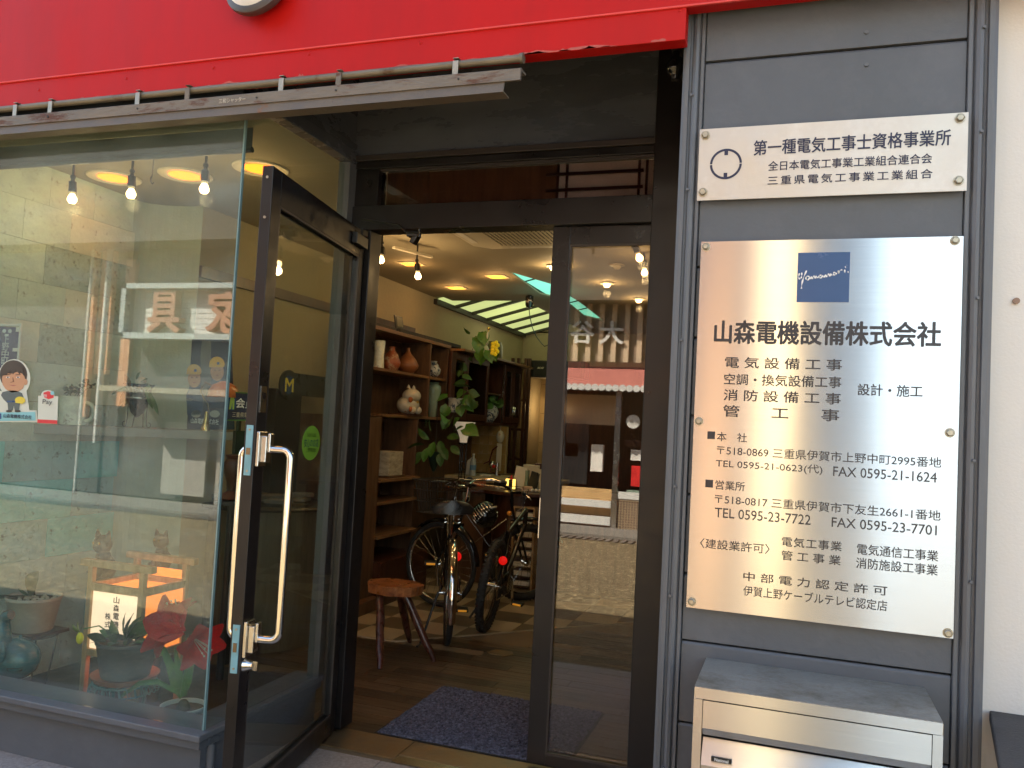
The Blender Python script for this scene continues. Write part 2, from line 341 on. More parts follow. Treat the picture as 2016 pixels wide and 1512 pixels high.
# ------------------------------------------------------------------ lettering
def glyph_mesh(s, bold=0.0, sp=1.0, shear=0.0):
    cu = bpy.data.curves.new('t', 'FONT'); cu.body = s; cu.size = 1; cu.space_character = sp; cu.shear = shear; cu.resolution_u = 3
    cu.fill_mode = 'FRONT'
    ob = bpy.data.objects.new('t', cu); COL.objects.link(ob)
    dg = bpy.context.evaluated_depsgraph_get(); dg.update()
    me = ob.evaluated_get(dg).to_mesh()
    V = np.array([v.co[:] for v in me.vertices]) if len(me.vertices) else np.zeros((1, 3))
    P = [tuple(p.vertices) for p in me.polygons]
    ob.evaluated_get(dg).to_mesh_clear(); bpy.data.objects.remove(ob); bpy.data.curves.remove(cu)
    if bold > 0:
        n = len(V); W_, Q = [], []
        for k, (dx, dy) in enumerate(((0, 0), (1, .3), (-1, -.3), (.3, 1), (-.3, -1), (.7, .7), (-.7, -.7), (.7, -.7), (-.7, .7))):
            W_.append(V + np.array((dx * bold * .62, dy * bold * .45, k))); Q += [tuple(i + n * k for i in p) for p in P]
        V = np.vstack(W_); P = Q
    return V, P
def text_uv(s, bold=0.0, sp=1.0, shear=0.0, mirror=False):
    """vertices scaled to the unit box"""
    V, P = glyph_mesh(s, bold, sp, shear)
    lo = V.min(0); hi = V.max(0); d = np.maximum(hi - lo, 1e-6)
    U = (V - lo) / d; U[:, 2] = V[:, 2]
    return U, P
def text_on(s, name, material, parent, o, ux, uy, bold=0.0, sp=1.0, shear=0.0, nrm=(0, -1, 0), thick=0.0012):
    """lettering filling the parallelogram o + a*ux + b*uy, a little proud of it"""
    U, P = text_uv(s, bold, sp, shear)
    o = Vector(o); ux = Vector(ux); uy = Vector(uy); n = Vector(nrm)
    m = M(); vs_ = [tuple(o + ux * float(u[0]) + uy * float(u[1]) + n * (thick + .00006 * float(u[2]))) for u in U]
    if ux.cross(uy).dot(n) < 0: P = [tuple(reversed(p)) for p in P]
    m.add(vs_, P); return m.build(name, material, parent)

# ================================================================== SHOP SHELL
YG, YD = 2.60, 3.42       # display glass plane, door plane
XC = -2.02                # display window corner
# outdoor ground -------------------------------------------------
g = struct(M().box(-60, 60, -60, 1.98, -0.3, -0.02).build('road', K['asphalt']))
g = struct(M().box(-12, 8, 1.98, 3.2, -0.3, -0.012).build('pavement', K['grout']))
tm = M(); tm.box(-0.198, 0.198, -0.198, 0.198, -0.01, 0.01); tme = M()
tile_mesh = tm.mesh('granite_tile', K['granite'])
for i in range(-4, 9):
    for j in range(3):
        x = -1.585 + 0.4 * (i + .5); y = 3.2 - 0.4 * (j + .5)
        if y < 1.7 or x > 1.6: continue
        o = piece('paving_tile', tile_mesh, g, (x, y, -0.010 + random.uniform(-.0008, .0008)))
struct(M().box(-14, 9, 1.84, 1.976, -0.3, -0.006).build('kerb', K['concrete']))
# base under display window ---------------------------------------
dw = thing('display_window', 'corner display window with frameless glass over a slate blue base', 'window', (XC, YG, 0))
M().box(-4.6, XC - .012, YG + .012, YG + .10, -0.02, 0.185).box(XC - .10, XC - .012, YG + .10, YD - .03, -0.02, 0.185).build('base_panel', K['paint'], dw)
M().box(-4.6, XC + .030, YG - .055, YG + .13, 0.222, 0.246).box(XC - .12, XC + .030, YG + .13, YD - .03, 0.222, 0.246).build('sill', K['paint2'], dw, bevel=.004)
M().box(-4.6, XC + .016, YG - .034, YG + .02, 0.186, 0.221).box(XC - .02, XC + .016, YG + .02, YD - .03, 0.186, 0.221).build('ledge', K['paint'], dw, bevel=.003)
for xx in (XC - .035,):
    M().cyl((xx + .03, YG + .06, -.02), (xx + .03, YG + .06, .18), .016, 12).build('corner_bead', K['paint2'], dw)
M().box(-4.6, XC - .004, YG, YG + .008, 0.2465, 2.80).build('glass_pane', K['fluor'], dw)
M().box(XC - .004, XC + .004, YG + .012, YD - .09, 0.2465, 2.585).build('glass_pane', K['rglass'], dw)
M().box(XC - .0015, XC + .0045, YG - .001, YG + .0105, 0.2467, 2.80).build('glass_edge', K['gedge'], dw)
M().box(XC - .03, XC + .03, YD - .088, YD - .01, 0.2467, 2.60).build('post', K['paint2'], dw, bevel=.003)
M().box(XC - .03, XC + .035, YG + .02, YD - .01, 2.602, 2.66).box(XC - .02, XC + .022, YG + .02, YD - .01, 2.661, 2.70).build('header_trim', K['dkpaint'], dw, bevel=.003)
M().box(XC - .02, XC + .01, YG + .02, YD - .01, 2.702, 3.19).build('header_panel', K['dkpaint'], dw)
# ------------------------------------------------- door surround
ds = thing('door_surround', 'dark bronze doorway frame with transom between window and signed pillar', 'door frame', (-1.2, YD, 0))
M().box(XC + .005, -0.36, YD - .02, YD + .03, 2.64, 3.19).build('upper_panel', K['dkpaint'], ds)
M().box(XC + .03, -0.36, YD - .05, YD + .03, 2.612, 2.638).build('drip_rail', K['bronze_l'], ds, bevel=.002)
M().box(XC + .03, -0.36, YD - .035, YD + .05, 2.578, 2.610).build('transom_head', K['bronze'], ds, bevel=.002)
M().box(XC + .03, -0.36, YD - .045, YD + .06, 2.285, 2.400).build('lintel', K['bronze'], ds, bevel=.003)
M().box(XC + .03, -1.885, YD - .045, YD + .06, 0.02, 2.284).build('jamb', K['bronze'], ds, bevel=.003)
M().box(XC + .03, -1.87, YD - .03, YD + .05, 2.401, 2.577).build('transom_stile', K['bronze'], ds, bevel=.002)
M().box(-1.868, -0.36, YD + .0, YD + .006, 2.401, 2.577).build('transom_pane', K['tglass'], ds)
M().box(-1.868, -0.36, YD - .02, YD - .001, 2.566, 2.577).build('transom_bead', K['bronze_l'], ds)
M().box(-0.578, -0.36, YD - .13, YD + .06, 0.02, 3.188).build('post', K['bronze'], ds, bevel=.004)
M().box(-1.866, -1.03, 3.466, 3.474, 2.401, 2.577).build('added_back_board', K['wood'], ds)  # board, pale panel and bars added behind the pane to imitate its lattice image
M().box(-1.028, -.36, 3.466, 3.474, 2.401, 2.577).build('added_back_panel', mat('added_back_panel', (.55, .46, .42), .6), ds)
for px in (1098, 1116, 1258, 1273): x_ = at(px, 350, 3.455).x; M().box(x_ - .005, x_ + .005, 3.452, 3.462, 2.401, 2.577).build('added_lattice_bar', K['bronze'], ds)
for z_ in (2.455, 2.525): M().box(at(1075, 350, 3.44).x, at(1266, 350, 3.44).x, 3.440, 3.4505, z_ - .006, z_ + .006).build('added_lattice_bar', K['bronze'], ds)
# step down soffit over the recess
M().box(XC, -0.36, YG + .01, YD, 3.19, 3.24).build('soffit', K['dkpaint'], ds)
# threshold
th = thing('threshold', 'worn brass threshold strip across the doorway', 'threshold', (-1.2, 3.3, 0))
M().box(XC + .02, -1.55, 3.235, 3.445, -0.02, 0.004).build('threshold_plate', K['brass'], th, bevel=.0015)
M().box(-1.548, -0.36, 3.285, 3.445, -0.02, 0.003).build('threshold_plate', K['brass'], th, bevel=.0015)
M().box(-1.548, -0.36, 3.212, 3.282, -0.02, 0.0).build('threshold_edge', K['steel'], th)

# ------------------------------------------------- door leaves
def door_leaf(t, w, loc=None):
    """leaf in its own axes: x 0..w from hinge, y thickness, z height"""
    zt, zb, st = 2.270, 0.018, 0.072
    M().box(w - st, w, -.02, .02, zb, zt).build_local('stile', K['bronze'], t, .002)
    M().box(0, st * .8, -.02, .02, zb, zt).build_local('stile', K['bronze'], t, .002)
    M().box(st * .8, w - st, -.02, .02, zt - .12, zt).build_local('rail', K['bronze'], t, .002)
    M().box(st * .8, w - st, -.02, .02, zb, zb + .085).build_local('rail', K['bronze'], t, .002)
    b = M()
    for s in (-1, 1):
        y0, y1 = (.012 * s, .019 * s)
        b.box(w - st - .008, w - st, y0, y1, zb + .085, zt - .12).box(st * .8, st * .8 + .008, y0, y1, zb + .085, zt - .12).box(st * .8, w - st, y0, y1, zt - .128, zt - .12).box(st * .8, w - st, y0, y1, zb + .085, zb + .094)
    b.build_local('glazing_bead', K['bronze_l'], t)
hx, hy = -1.925, 3.355
fx, fy = -1.752, 2.395
ang = math.atan2(fy - hy, fx - hx); dwid = math.hypot(fx - hx, fy - hy)
od = thing('door', 'bronze framed glass door leaf standing open with long chrome pull handles', 'door', (hx, hy, 0), ang, None)
door_leaf(od, dwid)
M().box(.058, dwid - .072, -.003, .003, .10, 2.15).build_local('glass_pane', K['dglass'], od)
# edge details on the free stile
e = M().box(dwid + .0002, dwid + .004, -.012, .012, 1.205, 1.375).box(dwid + .0002, dwid + .004, -.012, .012, .545, .705); e.build_local('lock_plate', mat('blue_film_plate', (0.20, 0.42, 0.52), .35, .3), od)
M().box(dwid + .0042, dwid + .007, -.007, .007, 1.275, 1.298).box(dwid + .0042, dwid + .007, -.006, .006, .615, .645).build_local('latch', K['brass'], od)
M().cyl((dwid + .004, 0, 1.36), (dwid + .006, 0, 1.36), .004, 8).cyl((dwid + .004, 0, 1.22), (dwid + .006, 0, 1.22), .004, 8).cyl((dwid + .004, 0, .69), (dwid + .006, 0, .69), .004, 8).cyl((dwid + .004, 0, .56), (dwid + .006, 0, .56), .004, 8).cyl((dwid, 0, 2.23), (dwid + .003, 0, 2.23), .005, 8).cyl((dwid, 0, 2.09), (dwid + .003, 0, 2.09), .005, 8).build_local('screw', K['bolt'], od)
# outer side is +y or -y: the passage side (towards +X world) 
def world_y_sign():
    v = Vector((-math.sin(ang), math.cos(ang))); return 1 if v.x > 0 else -1
sY = world_y_sign()
def handle(side, reach, inw):
    zt_, zb_ = 1.295, 0.655; xh = dwid - .035
    pts = [(xh, side * .02, zt_), (xh, side * (reach - .03), zt_)]
    for k in range(7):
        a = k / 6 * PI / 2; pts.append((xh - (inw) * 0, side * (reach - .03 + .03 * math.sin(a)), zt_ - .03 + .03 * math.cos(a)))
    for k in range(7):
        a = k / 6 * PI / 2; pts.append((xh, side * (reach - .03 + .03 * math.cos(a)), zb_ + .03 - .03 * math.sin(a)))
    pts.append((xh, side * .02, zb_))
    return M().tube(pts, .0135, 14)
hnd = handle(sY, .135, 0).build_local('pull_handle', K['chrome'], od)
handle(-sY, .040, 0).build_local('pull_handle', K['chrome'], od)
for zz in (1.295, .655):
    c = M().box(dwid - .066, dwid - .004, sY * .0205, sY * .034, zz - .06, zz + .06).box(dwid - .055, dwid - .014, sY * .034, sY * .055, zz - .045, zz + .045)
    c.box(dwid - .050, dwid - .020, sY * .055, sY * .066, zz - .01, zz + .055)
    c.build_local('handle_bracket', K['steel'], od, .003)
M().lathe([(.024, 0), (.022, .006), (.015, .024), (.014, .030)], (dwid - .035, sY * .0205, .565), (0, sY, 0), 20).box(dwid - .039, dwid - .031, sY * .05, sY * .066, .550, .580).build_local('thumb_turn', K['chrome'], od)
tp = M().box(dwid - .060, dwid - .016, sY * .0205, sY * .0225, 1.42, 1.51).build_local('push_plate', K['steel'], od)
U, P = text_uv('押', .01)
mm = M(); sgn = 1 if sY > 0 else -1
# plate reads from the passage side
xa = dwid - .052 if sgn < 0 else dwid - .024
dx = .028 if sgn < 0 else -.028
mm.add([(xa + dx * u[0], sY * .0232, 1.455 + .035 * u[1]) for u in U], P); mm.build_local('lettering', K['inkb'], od)
# closer bracket
M().box(.02, .17, sY * .0205, sY * .045, 2.185, 2.235).build_local('closer_mount', K['black'], od, .003)
M().box(dwid - .0, dwid + .0, 0, 0, 0, 0)
# oval sticker on the open leaf glass
def on_leaf(px, py):
    """where a pixel's ray meets the leaf plane -> local x,z"""
    r = ray(px, py); d = Vector((math.cos(ang), math.sin(ang))); n = Vector((-d.y, d.x))
    t = (n.x * hx + n.y * hy) / (n.x * r[0] + n.y * r[1])
    X_, Y_ = r[0] * t, r[1] * t
    return ((X_ - hx) * d.x + (Y_ - hy) * d.y, r[2] * t + H)
sx, sz = on_leaf(611, 872); sx2, _ = on_leaf(593, 872); _, sz2 = on_leaf(611, 838)
st = thing('sticker', 'green oval sticker with blue lettering on the open door glass', 'sticker', (hx, hy, 0), ang)
rx_, rz_ = abs(sx2 - sx), abs(sz2 - sz)
M().prism([(sx + rx_ * math.cos(a * PI / 16), sz + rz_ * math.sin(a * PI / 16)) for a in range(32)], 'y', sY * .0032, sY * .0042).build_local('backing', mat('lime_sticker', (0.16, 0.34, 0.03), .4), st)
for (s_, zc_, hh, ww, mt) in (('SHOP GUIDE', .45, .10, 1.0, K['leafd']), ('安心のお店', 0, .24, 1.6, K['logo']), ('上野商店会', -.4, .12, 1.1, K['leafd'])):
    U, P = text_uv(s_, .01)
    m_ = M(); m_.add([(sx + (-1 if sY > 0 else 1) * (u[0] - .5) * rx_ * ww, sY * .0046, sz + rz_ * zc_ + (u[1] - .5) * rz_ * hh * 2) for u in U], P); m_.build_local('lettering', mt, st)
# fixed right leaf
rd = thing('door', 'closed glass door leaf reflecting the street beside the signed pillar', 'door', (-1.02, YD + .01, 0), 0)
zt, zb = 2.284, .02
M().box(0, .078, -.02, .02, zb, zt).build_local('stile', K['bronze'], rd, .002)
M().box(.86, .93, -.02, .02, zb, zt).build_local('stile', K['bronze'], rd, .002)
M().box(.078, .86, -.02, .02, 2.205, zt).build_local('rail', K['bronze'], rd, .002)
M().box(.078, .86, -.02, .02, zb, .065).build_local('rail', K['bronze'], rd, .002)
M().box(.078, .086, -.019, -.008, .065, 2.205).box(.086, .86, -.019, -.008, 2.197, 2.205).box(.086, .86, -.019, -.008, .065, .073).build_local('glazing_bead', K['bronze_l'], rd)
M().box(.078, .86, -.003, .003, .065, 2.205).build_local('glass_pane', K['pglass'], rd)
M().box(.0, .004, -.021, .021, .95, 1.12).build_local('strike_plate', K['steel'], rd)
# door closer arm
ca = thing('door_closer', 'black hydraulic door closer arm hanging under the lintel', 'door closer', (-1.75, 3.3, 2.25))
p = [at(712, 432, 3.30), at(750, 438, 3.28), at(785, 443, 3.26), at(800, 456, 3.25), at(826, 458, 3.25)]
M().tube(p, .006, 8).build('arm', K['black'], ca)
M().cbox(at(815, 462, 3.28), (.05, .05, .025)).cbox(at(817, 472, 3.28), (.022, .04, .04), Matrix.Rotation(.5, 3, 'Y')).cyl(at(826, 450, 3.26), at(826, 468, 3.26), .006).build('bracket', K['blackg'], ca, bevel=.003)
M().cbox((-1.925, 3.335, 2.262), (.07, .05, .03)).build('pivot', K['black'], ca, bevel=.003)

# ------------------------------------------------- signed pillar
PX0, PX1 = -0.375, 0.500
pl = thing('pillar', 'slate blue clad pillar with horizontal boards between door and white wall', 'pillar', (0.06, 2.6, 0))
def moulding(x0, x1, flip=False):
    w = x1 - x0
    prof = [(0, 0), (0, -.012), (.12, -.016), (.30, -.016), (.34, -.006), (.42, -.004), (.48, -.014), (.60, -.018), (.72, -.014), (.78, -.004), (.84, -.010), (.97, -.010), (1, 0)]
    pts = [((x0 + w * a) if not flip else (x1 - w * a), 2.60 + b) for a, b in prof] + [((x1 if not flip else x0), 2.64), ((x0 if not flip else x1), 2.64)]
    return M().prism(pts, 'z', -.02, 3.3)
moulding(PX0, PX0 + .066).build('trim', K['paint2'], pl)
moulding(.425, PX1, True).build('trim', K['paint2'], pl)
joints = [-.02, .06, .307, .557, .800, 1.0, 1.24, 1.48, 1.72, 1.94, 2.16, 2.588, 2.84, 3.09, 3.3]
for a, b in zip(joints[:-1], joints[1:]):
    M().prism([(2.598, a + .003), (2.598, b - .010), (2.603, b - .003), (2.64, b - .003), (2.64, a + .003)], 'x', PX0 + .068, .4235).build('board', K['paint'], pl, bevel=.0015)
M().box(PX0, PX1, 2.6405, 4.2, -.02, 3.3).build('core', K['paint'], pl)
rv = M()
for zz in (.42, .93, 1.26, 1.71, 2.18, 2.48):
    M().cyl((PX0 + .030, 2.584, zz), (PX0 + .030, 2.578, zz), .0045, 8).build('rivet', K['paint2'], pl); M().cyl((PX1 - .036, 2.584, zz + .13), (PX1 - .036, 2.578, zz + .13), .0045, 8).build('rivet', K['paint2'], pl)
for (a, b) in ((1706, 64), (1706, 128)):
    q = at(a, b, 2.598); M().cyl((q.x, 2.599, q.z), (q.x, 2.593, q.z), .006, 8).build('rivet', K['paint2'], pl)
# ---- signs
def uvplate(x0, x1, y0, y1, z0, z1, name, material, parent):
    m = M().box(x0, x1, y0, y1, z0, z1); o = m.build(name, material, parent)
    uvl = o.data.uv_layers.new(name='UVMap')
    for p_ in o.data.polygons:
        for li in p_.loop_indices:
            c = o.data.vertices[o.data.loops[li].vertex_index].co
            uvl.data[li].uv = ((c.x + c.y) * 1.0, c.z)
    return o
YS = 2.573
def hexbolt(m, px, py, Y, r=.0115):
    q = at(px, py, Y); m.lathe([(r * 1.25, 0), (r * 1.25, .002)], (q.x, Y, q.z), (0, -1, 0), 20)
    m.lathe([(r, .002), (r, .008), (r * .75, .0115)], (q.x, Y, q.z), (0, -1, 0), 6)
s1 = thing('sign', 'narrow pale metal certificate sign with round emblem and navy lettering', 'sign', (0.06, YS, 2.1))
a, b = at(1377, 256, YS), at(1904, 376, YS)
SX0, SX1 = at(1375, 325, YS).x, at(1905, 300, YS).x
uv = uvplate(SX0, SX1, YS, YS + .006, at(1640, 385, YS).z, at(1640, 238, YS).z, 'plate', K['plate'], s1)
for q in ((1389, 267), (1890, 233), (1384, 379), (1887, 356)): m = M(); hexbolt(m, *q, YS); m.build('bolt', K['bolt'], s1)
def sline(t, s, px0, px1, pyt0, pyb0, mt, bold=.012, sp=1.0, shear=0, name='lettering'):
    """text line on the sign plane: left x, right x, top and bottom y at the left end"""
    tl, bl = at(px0, pyt0, YS), at(px0, pyb0, YS); r_ = at(px1, pyt0, YS)
    return text_on(s, name, mt, t, (bl.x, YS, bl.z), (r_.x - bl.x, 0, 0), (0, 0, tl.z - bl.z), bold, sp, shear)
sline(s1, '第一種電気工事士資格事業所', 1483, 1872, 277, 307, K['ink'], .03)
sline(s1, '全日本電気工事業工業組合連合会', 1512, 1835, 318, 337, K['ink'], .02)
sline(s1, '三重県電気工事業工業組合', 1511, 1836, 347, 365, K['ink'], .02, 1.32)
q = at(1429, 323, YS); ro, ri = .0475, .0405
m = M()
for (a0, a1) in ((.03, PI - .03), (PI + .03, 2 * PI - .03)):
    n = 24; pts = [(q.x + ro * math.cos(a0 + (a1 - a0) * k / n), q.z + ro * math.sin(a0 + (a1 - a0) * k / n)) for k in range(n + 1)] + [(q.x + ri * math.cos(a1 - (a1 - a0) * k / n), q.z + ri * math.sin(a1 - (a1 - a0) * k / n)) for k in range(n + 1)]
    vs_ = [(x, YS - .0012, z) for x, z in pts]
    m.add(vs_, [(k, k + 1, 2 * n + 1 - k - 1, 2 * n + 1 - k) for k in range(n)])
for s_ in (-1, 1): m.box(q.x - .0055, q.x + .0055, YS - .0013, YS - .0006, q.z + s_ * ri - .0 * s_, q.z + s_ * (ri - .013))
m.build('emblem', K['ink'], s1)

s2 = thing('sign', 'large brushed steel company sign with blue square logo and address lines', 'sign', (0.06, YS, 1.4))
bx0, bx1 = at(1366, 830, YS).x, at(1887, 860, YS).x; bz1, bz0 = at(1383, 476, YS).z, at(1350, 1195, YS).z
uvplate(bx0, bx1, YS, YS + .005, bz0, bz1, 'plate', K['brush'], s2)
for q in ((1390, 486), (1880, 474), (1376, 829), (1870, 852), (1362, 1184), (1866, 1246)): m = M(); hexbolt(m, *q, YS, .0105); m.build('bolt', K['bolt'], s2)
lq0, lq1 = at(1568, 595, YS), at(1674, 497, YS)
lg = M().box(lq0.x, lq1.x, YS - .0012, YS - .0002, at(1620, 595, YS).z, at(1620, 497, YS).z).build('logo', K['logo'], s2)
# handwriting
def stroke(m, pts, w, Y):
    P = []
    pts = [Vector((a_, b_)) for a_, b_ in pts]
    n = len(pts)
    for i in range(n - 1):
        p0 = pts[max(i - 1, 0)]; p1 = pts[i]; p2 = pts[i + 1]; p3 = pts[min(i + 2, n - 1)]
        for k in range(5):
            t_ = k / 5; P.append(0.5 * ((2 * p1) + (-p0 + p2) * t_ + (2 * p0 - 5 * p1 + 4 * p2 - p3) * t_ ** 2 + (-p0 + 3 * p1 - 3 * p2 + p3) * t_ ** 3))
    P.append(pts[-1]); vs_ = []
    for i, p_ in enumerate(P):
        d = (P[min(i + 1, len(P) - 1)] - P[max(i - 1, 0)]); d = d.normalized() if d.length else Vector((1, 0)); nn = Vector((-d.y, d.x)) * w * (.7 + .5 * math.sin(i * .9)) / 2
        vs_ += [(p_.x + nn.x, Y, p_.y + nn.y), (p_.x - nn.x, Y, p_.y - nn.y)]
    fs = [(2 * i, 2 * i + 1, 2 * i + 3, 2 * i + 2) for i in range(len(P) - 1)]
    m.add(vs_, fs)
m = M()
def hw(pts, w=.0036): stroke(m, [(at(1568 + (x - 765) / 3.36, 440 + y / 3.36, YS).x, at(1568 + (x - 765) / 3.36, 440 + y / 3.36, YS).z) for x, y in pts], w, YS - .0022)
hw([(785, 330), (780, 352), (786, 368), (796, 360), (800, 345), (800, 325)]); hw([(832, 312), (815, 352), (802, 395), (798, 432)], .0042)
hw([(850, 352), (832, 350), (828, 368), (842, 374), (852, 352), (854, 370)]); hw([(860, 368), (866, 350), (872, 366), (880, 348), (888, 365), (896, 347), (904, 362)])
hw([(930, 344), (916, 344), (914, 358), (926, 362), (936, 344), (942, 358)]); hw([(950, 358), (958, 338), (966, 354), (976, 334), (984, 352), (992, 332), (1000, 344)])
hw([(1018, 322), (1008, 332), (1016, 342), (1028, 334), (1018, 322)]); hw([(1042, 312), (1044, 334), (1048, 318), (1062, 308), (1068, 312)]); hw([(1084, 306), (1085, 328)]); hw([(1086, 290), (1092, 288)], .005); hw([(1104, 322), (1110, 321)], .005)
m.build('handwriting', K['wink'], s2)
L_ = lambda s, x0, x1, yt, yb, bold=.008, sp=1.0, mt=None: sline(s2, s, x0, x1, yt, yb, mt or K['inkb'], bold, sp)
L_('山森電機設備株式会社', 1405, 1854, 630, 676, .045)
L_('電 気 設 備 工 事', 1427, 1658, 702, 724, .02); L_('空調・換気設備工事', 1425, 1657, 735, 757, .02); L_('消 防 設 備 工 事', 1424, 1656, 766, 788, .02); L_('管      工      事', 1423, 1653, 797, 820, .02)
L_('設計・施工', 1688, 1817, 755, 778, .02)
def sq(px, py, h):
    q0 = at(px, py, YS); m_ = M().box(q0.x, at(px + h, py, YS).x, YS - .0012, YS - .0004, q0.z, at(px, py + h, YS).z); m_.build('square_mark', K['inkb'], s2)
sq(1393, 849, 15); L_('本　社', 1411, 1471, 850, 868, .014)
L_('〒518-0869 三重県伊賀市上野中町2995番地', 1411, 1854, 876, 895, .008); L_('TEL 0595-21-0623(代)', 1409, 1620, 903, 922, .006); L_('FAX 0595-21-1624', 1640, 1845, 918, 937, .006)
sq(1389, 944, 15); L_('営業所', 1408, 1467, 945, 963, .014)
L_('〒518-0817 三重県伊賀市下友生2661-1番地', 1407, 1853, 972, 991, .008); L_('TEL 0595-23-7722', 1407, 1597, 999, 1018, .006); L_('FAX 0595-23-7701', 1637, 1845, 1018, 1037, .006)
L_('〈建設業許可〉', 1378, 1516, 1059, 1078, .006)
L_('電気工事業', 1539, 1658, 1056, 1075, .014, 1.1); L_('管 工 事 業', 1538, 1656, 1083, 1102, .014); L_('電気通信工事業', 1687, 1848, 1070, 1091, .014); L_('消防施設工事業', 1685, 1847, 1097, 1118, .014)
L_('中 部 電 力 認 定 許 可', 1463, 1748, 1125, 1143, .014); L_('伊賀上野ケーブルテレビ認定店', 1463, 1748, 1152, 1172, .010)

# ---- ventilation hood
vt = thing('vent_hood', 'stainless louvred ventilation hood with dusty top fixed under the steel sign', 'vent', (.07, 2.45, .0))
vx0, vx1, vy0, vy1, vz = -.232, .360, 2.290, 2.597, .757
M().box(vx0, vx1, vy0 + .002, vy1, vz - .003, vz).build('top', mat('dusty_steel_top', (0.36, 0.34, 0.30), .55, .5, .15, 14, .4, 90, col2=(0.15, 0.13, 0.09), c2scale=7, c2lo=.45, c2hi=.7), vt)
M().box(vx0, vx0 + .003, vy0 + .002, vy1, .10, vz - .0035).build('side', K['steel'], vt); M().box(vx1 - .003, vx1, vy0 + .002, vy1, .10, vz - .0035).build('side', K['steel'], vt)
fw = .030
def vplate(nm, pts_yz, x0, x1, mt):
    o = M().prism(pts_yz, 'x', x0, x1).build(nm, mt, vt)
    uvl = o.data.uv_layers.new(name='UVMap')
    for p_ in o.data.polygons:
        for li in p_.loop_indices:
            c = o.data.vertices[o.data.loops[li].vertex_index].co; uvl.data[li].uv = (c.x, c.z + c.y)
    return o
vplate('frame_rail', [(vy0, vz - fw), (vy0, vz - .001), (vy0 + .012, vz - .001), (vy0 + .012, vz - fw)], vx0 + .001, vx1 - .001, K['brush2'])
for x0, x1 in ((vx0, vx0 + fw * .75), (vx1 - fw * .75, vx1)):
    vplate('frame_stile', [(vy0 - .001, .10), (vy0 - .001, vz - fw - .001), (vy0 + .012, vz - fw - .001), (vy0 + .012, .10)], x0, x1, K['brush2'])
zz = vz - fw - .004
for k in range(5):
    h_ = .098 if k == 0 else .088
    yb = vy0 - .001
    vplate('louver', [(yb + .030, zz), (yb + .002, zz - h_ * .72), (yb + .004, zz - h_ * .98), (yb + .008, zz - h_ * .98), (yb + .006, zz - h_ * .74), (yb + .034, zz)] if k else [(yb + .004, zz), (yb + .002, zz - h_ * .72), (yb + .012, zz - h_ * .92), (yb + .016, zz - h_ * .92), (yb + .006, zz - h_ * .70), (yb + .008, zz)], vx0 + .024, vx1 - .024, K['brush2'])
    zz -= h_ + .004
M().box(vx0 + .004, vx1 - .004, vy0 + .06, vy0 + .065, .1, vz - .01).build('backing', K['black'], vt)
q = at(1420, 1497, vy0 - .004)
nb = M().box(q.x - .026, q.x + .026, vy0 - .0045, vy0 + .001, q.z - .006, q.z + .006).build('nameplate', K['black'], vt)
text_on('National', 'lettering', K['wink'], vt, (q.x - .017, vy0 - .0045, q.z - .0042), (.035, 0, 0), (0, 0, .0085), .02)

# ---- white neighbour wall and bench
nwt = thing('neighbour_wall', 'smooth white rendered wall of the building right of the pillar', 'wall', (1.5, 2.7, 0))
M().box(PX1 + .012, 9, 2.66, 3.2, -.02, 6.5).build('render_face', K['wwall'], nwt)
q = at(2000, 593, 2.66); M().cyl((q.x, 2.66, q.z), (q.x, 2.652, q.z), .009, 12).build('plug', mat('stain', (.3, .2, .14), .7), nwt)
bn = thing('bench', 'weathered black wooden bench against the white wall', 'bench', (.9, 2.5, 0))
z_ = .705
P0, P1 = fl(1940, 1392, z_), fl(1969, 1512, z_)
P0 = Vector((.535, 2.655, z_)); P1 = Vector((.56, 2.25, z_))
M().prism([(.530, 2.655), (fl(1969, 1512, .705).x, fl(1969, 1512, .705).y), (fl(1985, 1570, .705).x, fl(1985, 1570, .705).y), (1.9, 2.15), (1.9, 2.655)], 'z', z_ - .03, z_).build('bench_top', K['planksoil'], bn, bevel=.004)
for x_, y_ in ((.63, 2.55), (1.78, 2.55), (.63, 2.28), (1.78, 2.28)): M().box(x_ - .03, x_ + .03, y_ - .035, y_ + .035, -.02, z_ - .031).build('leg', K['planksoil'], bn)

# ------------------------------------------------- red fascia, shutter rail
fa = thing('fascia', 'big glossy red shop fascia running above the window and door', 'fascia', (-2, 2.5, 2.7))
M().box(-9, 1.05, 2.498, 2.56, 2.7275, 3.32).build('panel', K['red'], fa)
M().box(-9, -.3605, 2.503, 2.56, 2.6225, 2.7265).build('skirt', K['red'], fa, bevel=.002)
M().box(-9, 1.05, 2.4955, 2.505, 2.722, 2.7285).build('bead', K['redchip'], fa, bevel=.0015)
m = M()
for px, py in ((76, 177), (248, 154), (420, 133), (608, 106), (828, 84), (1338, 20)):
    q = at(px, py, 2.502); M().ball((q.x, 2.503, q.z), .006, 10, 6, (1, .5, 1)).build('rivet', K['red'], fa)
m = M()
for k in range(26):
    x = random.uniform(-3.1, -.4); w_ = random.uniform(.01, .09); h_ = random.uniform(.003, .012)
    pts = [(x + w_ * math.cos(a_) * random.uniform(.7, 1.2), 2.6235 + abs(h_ * math.sin(a_)) * random.uniform(.4, 1.4)) for a_ in [i * PI / 6 for i in range(7)]]
    m.prism(pts, 'y', 2.5022, 2.5028)
m.build('chipped_paint', mat('bare_primer', (0.45, 0.10, 0.08), .8), fa)['kind'] = 'stuff'
M().box(-9, 1.05, 2.561, 4.4, 3.25, 3.32).build('roof_slab', K['dkpaint'], fa)
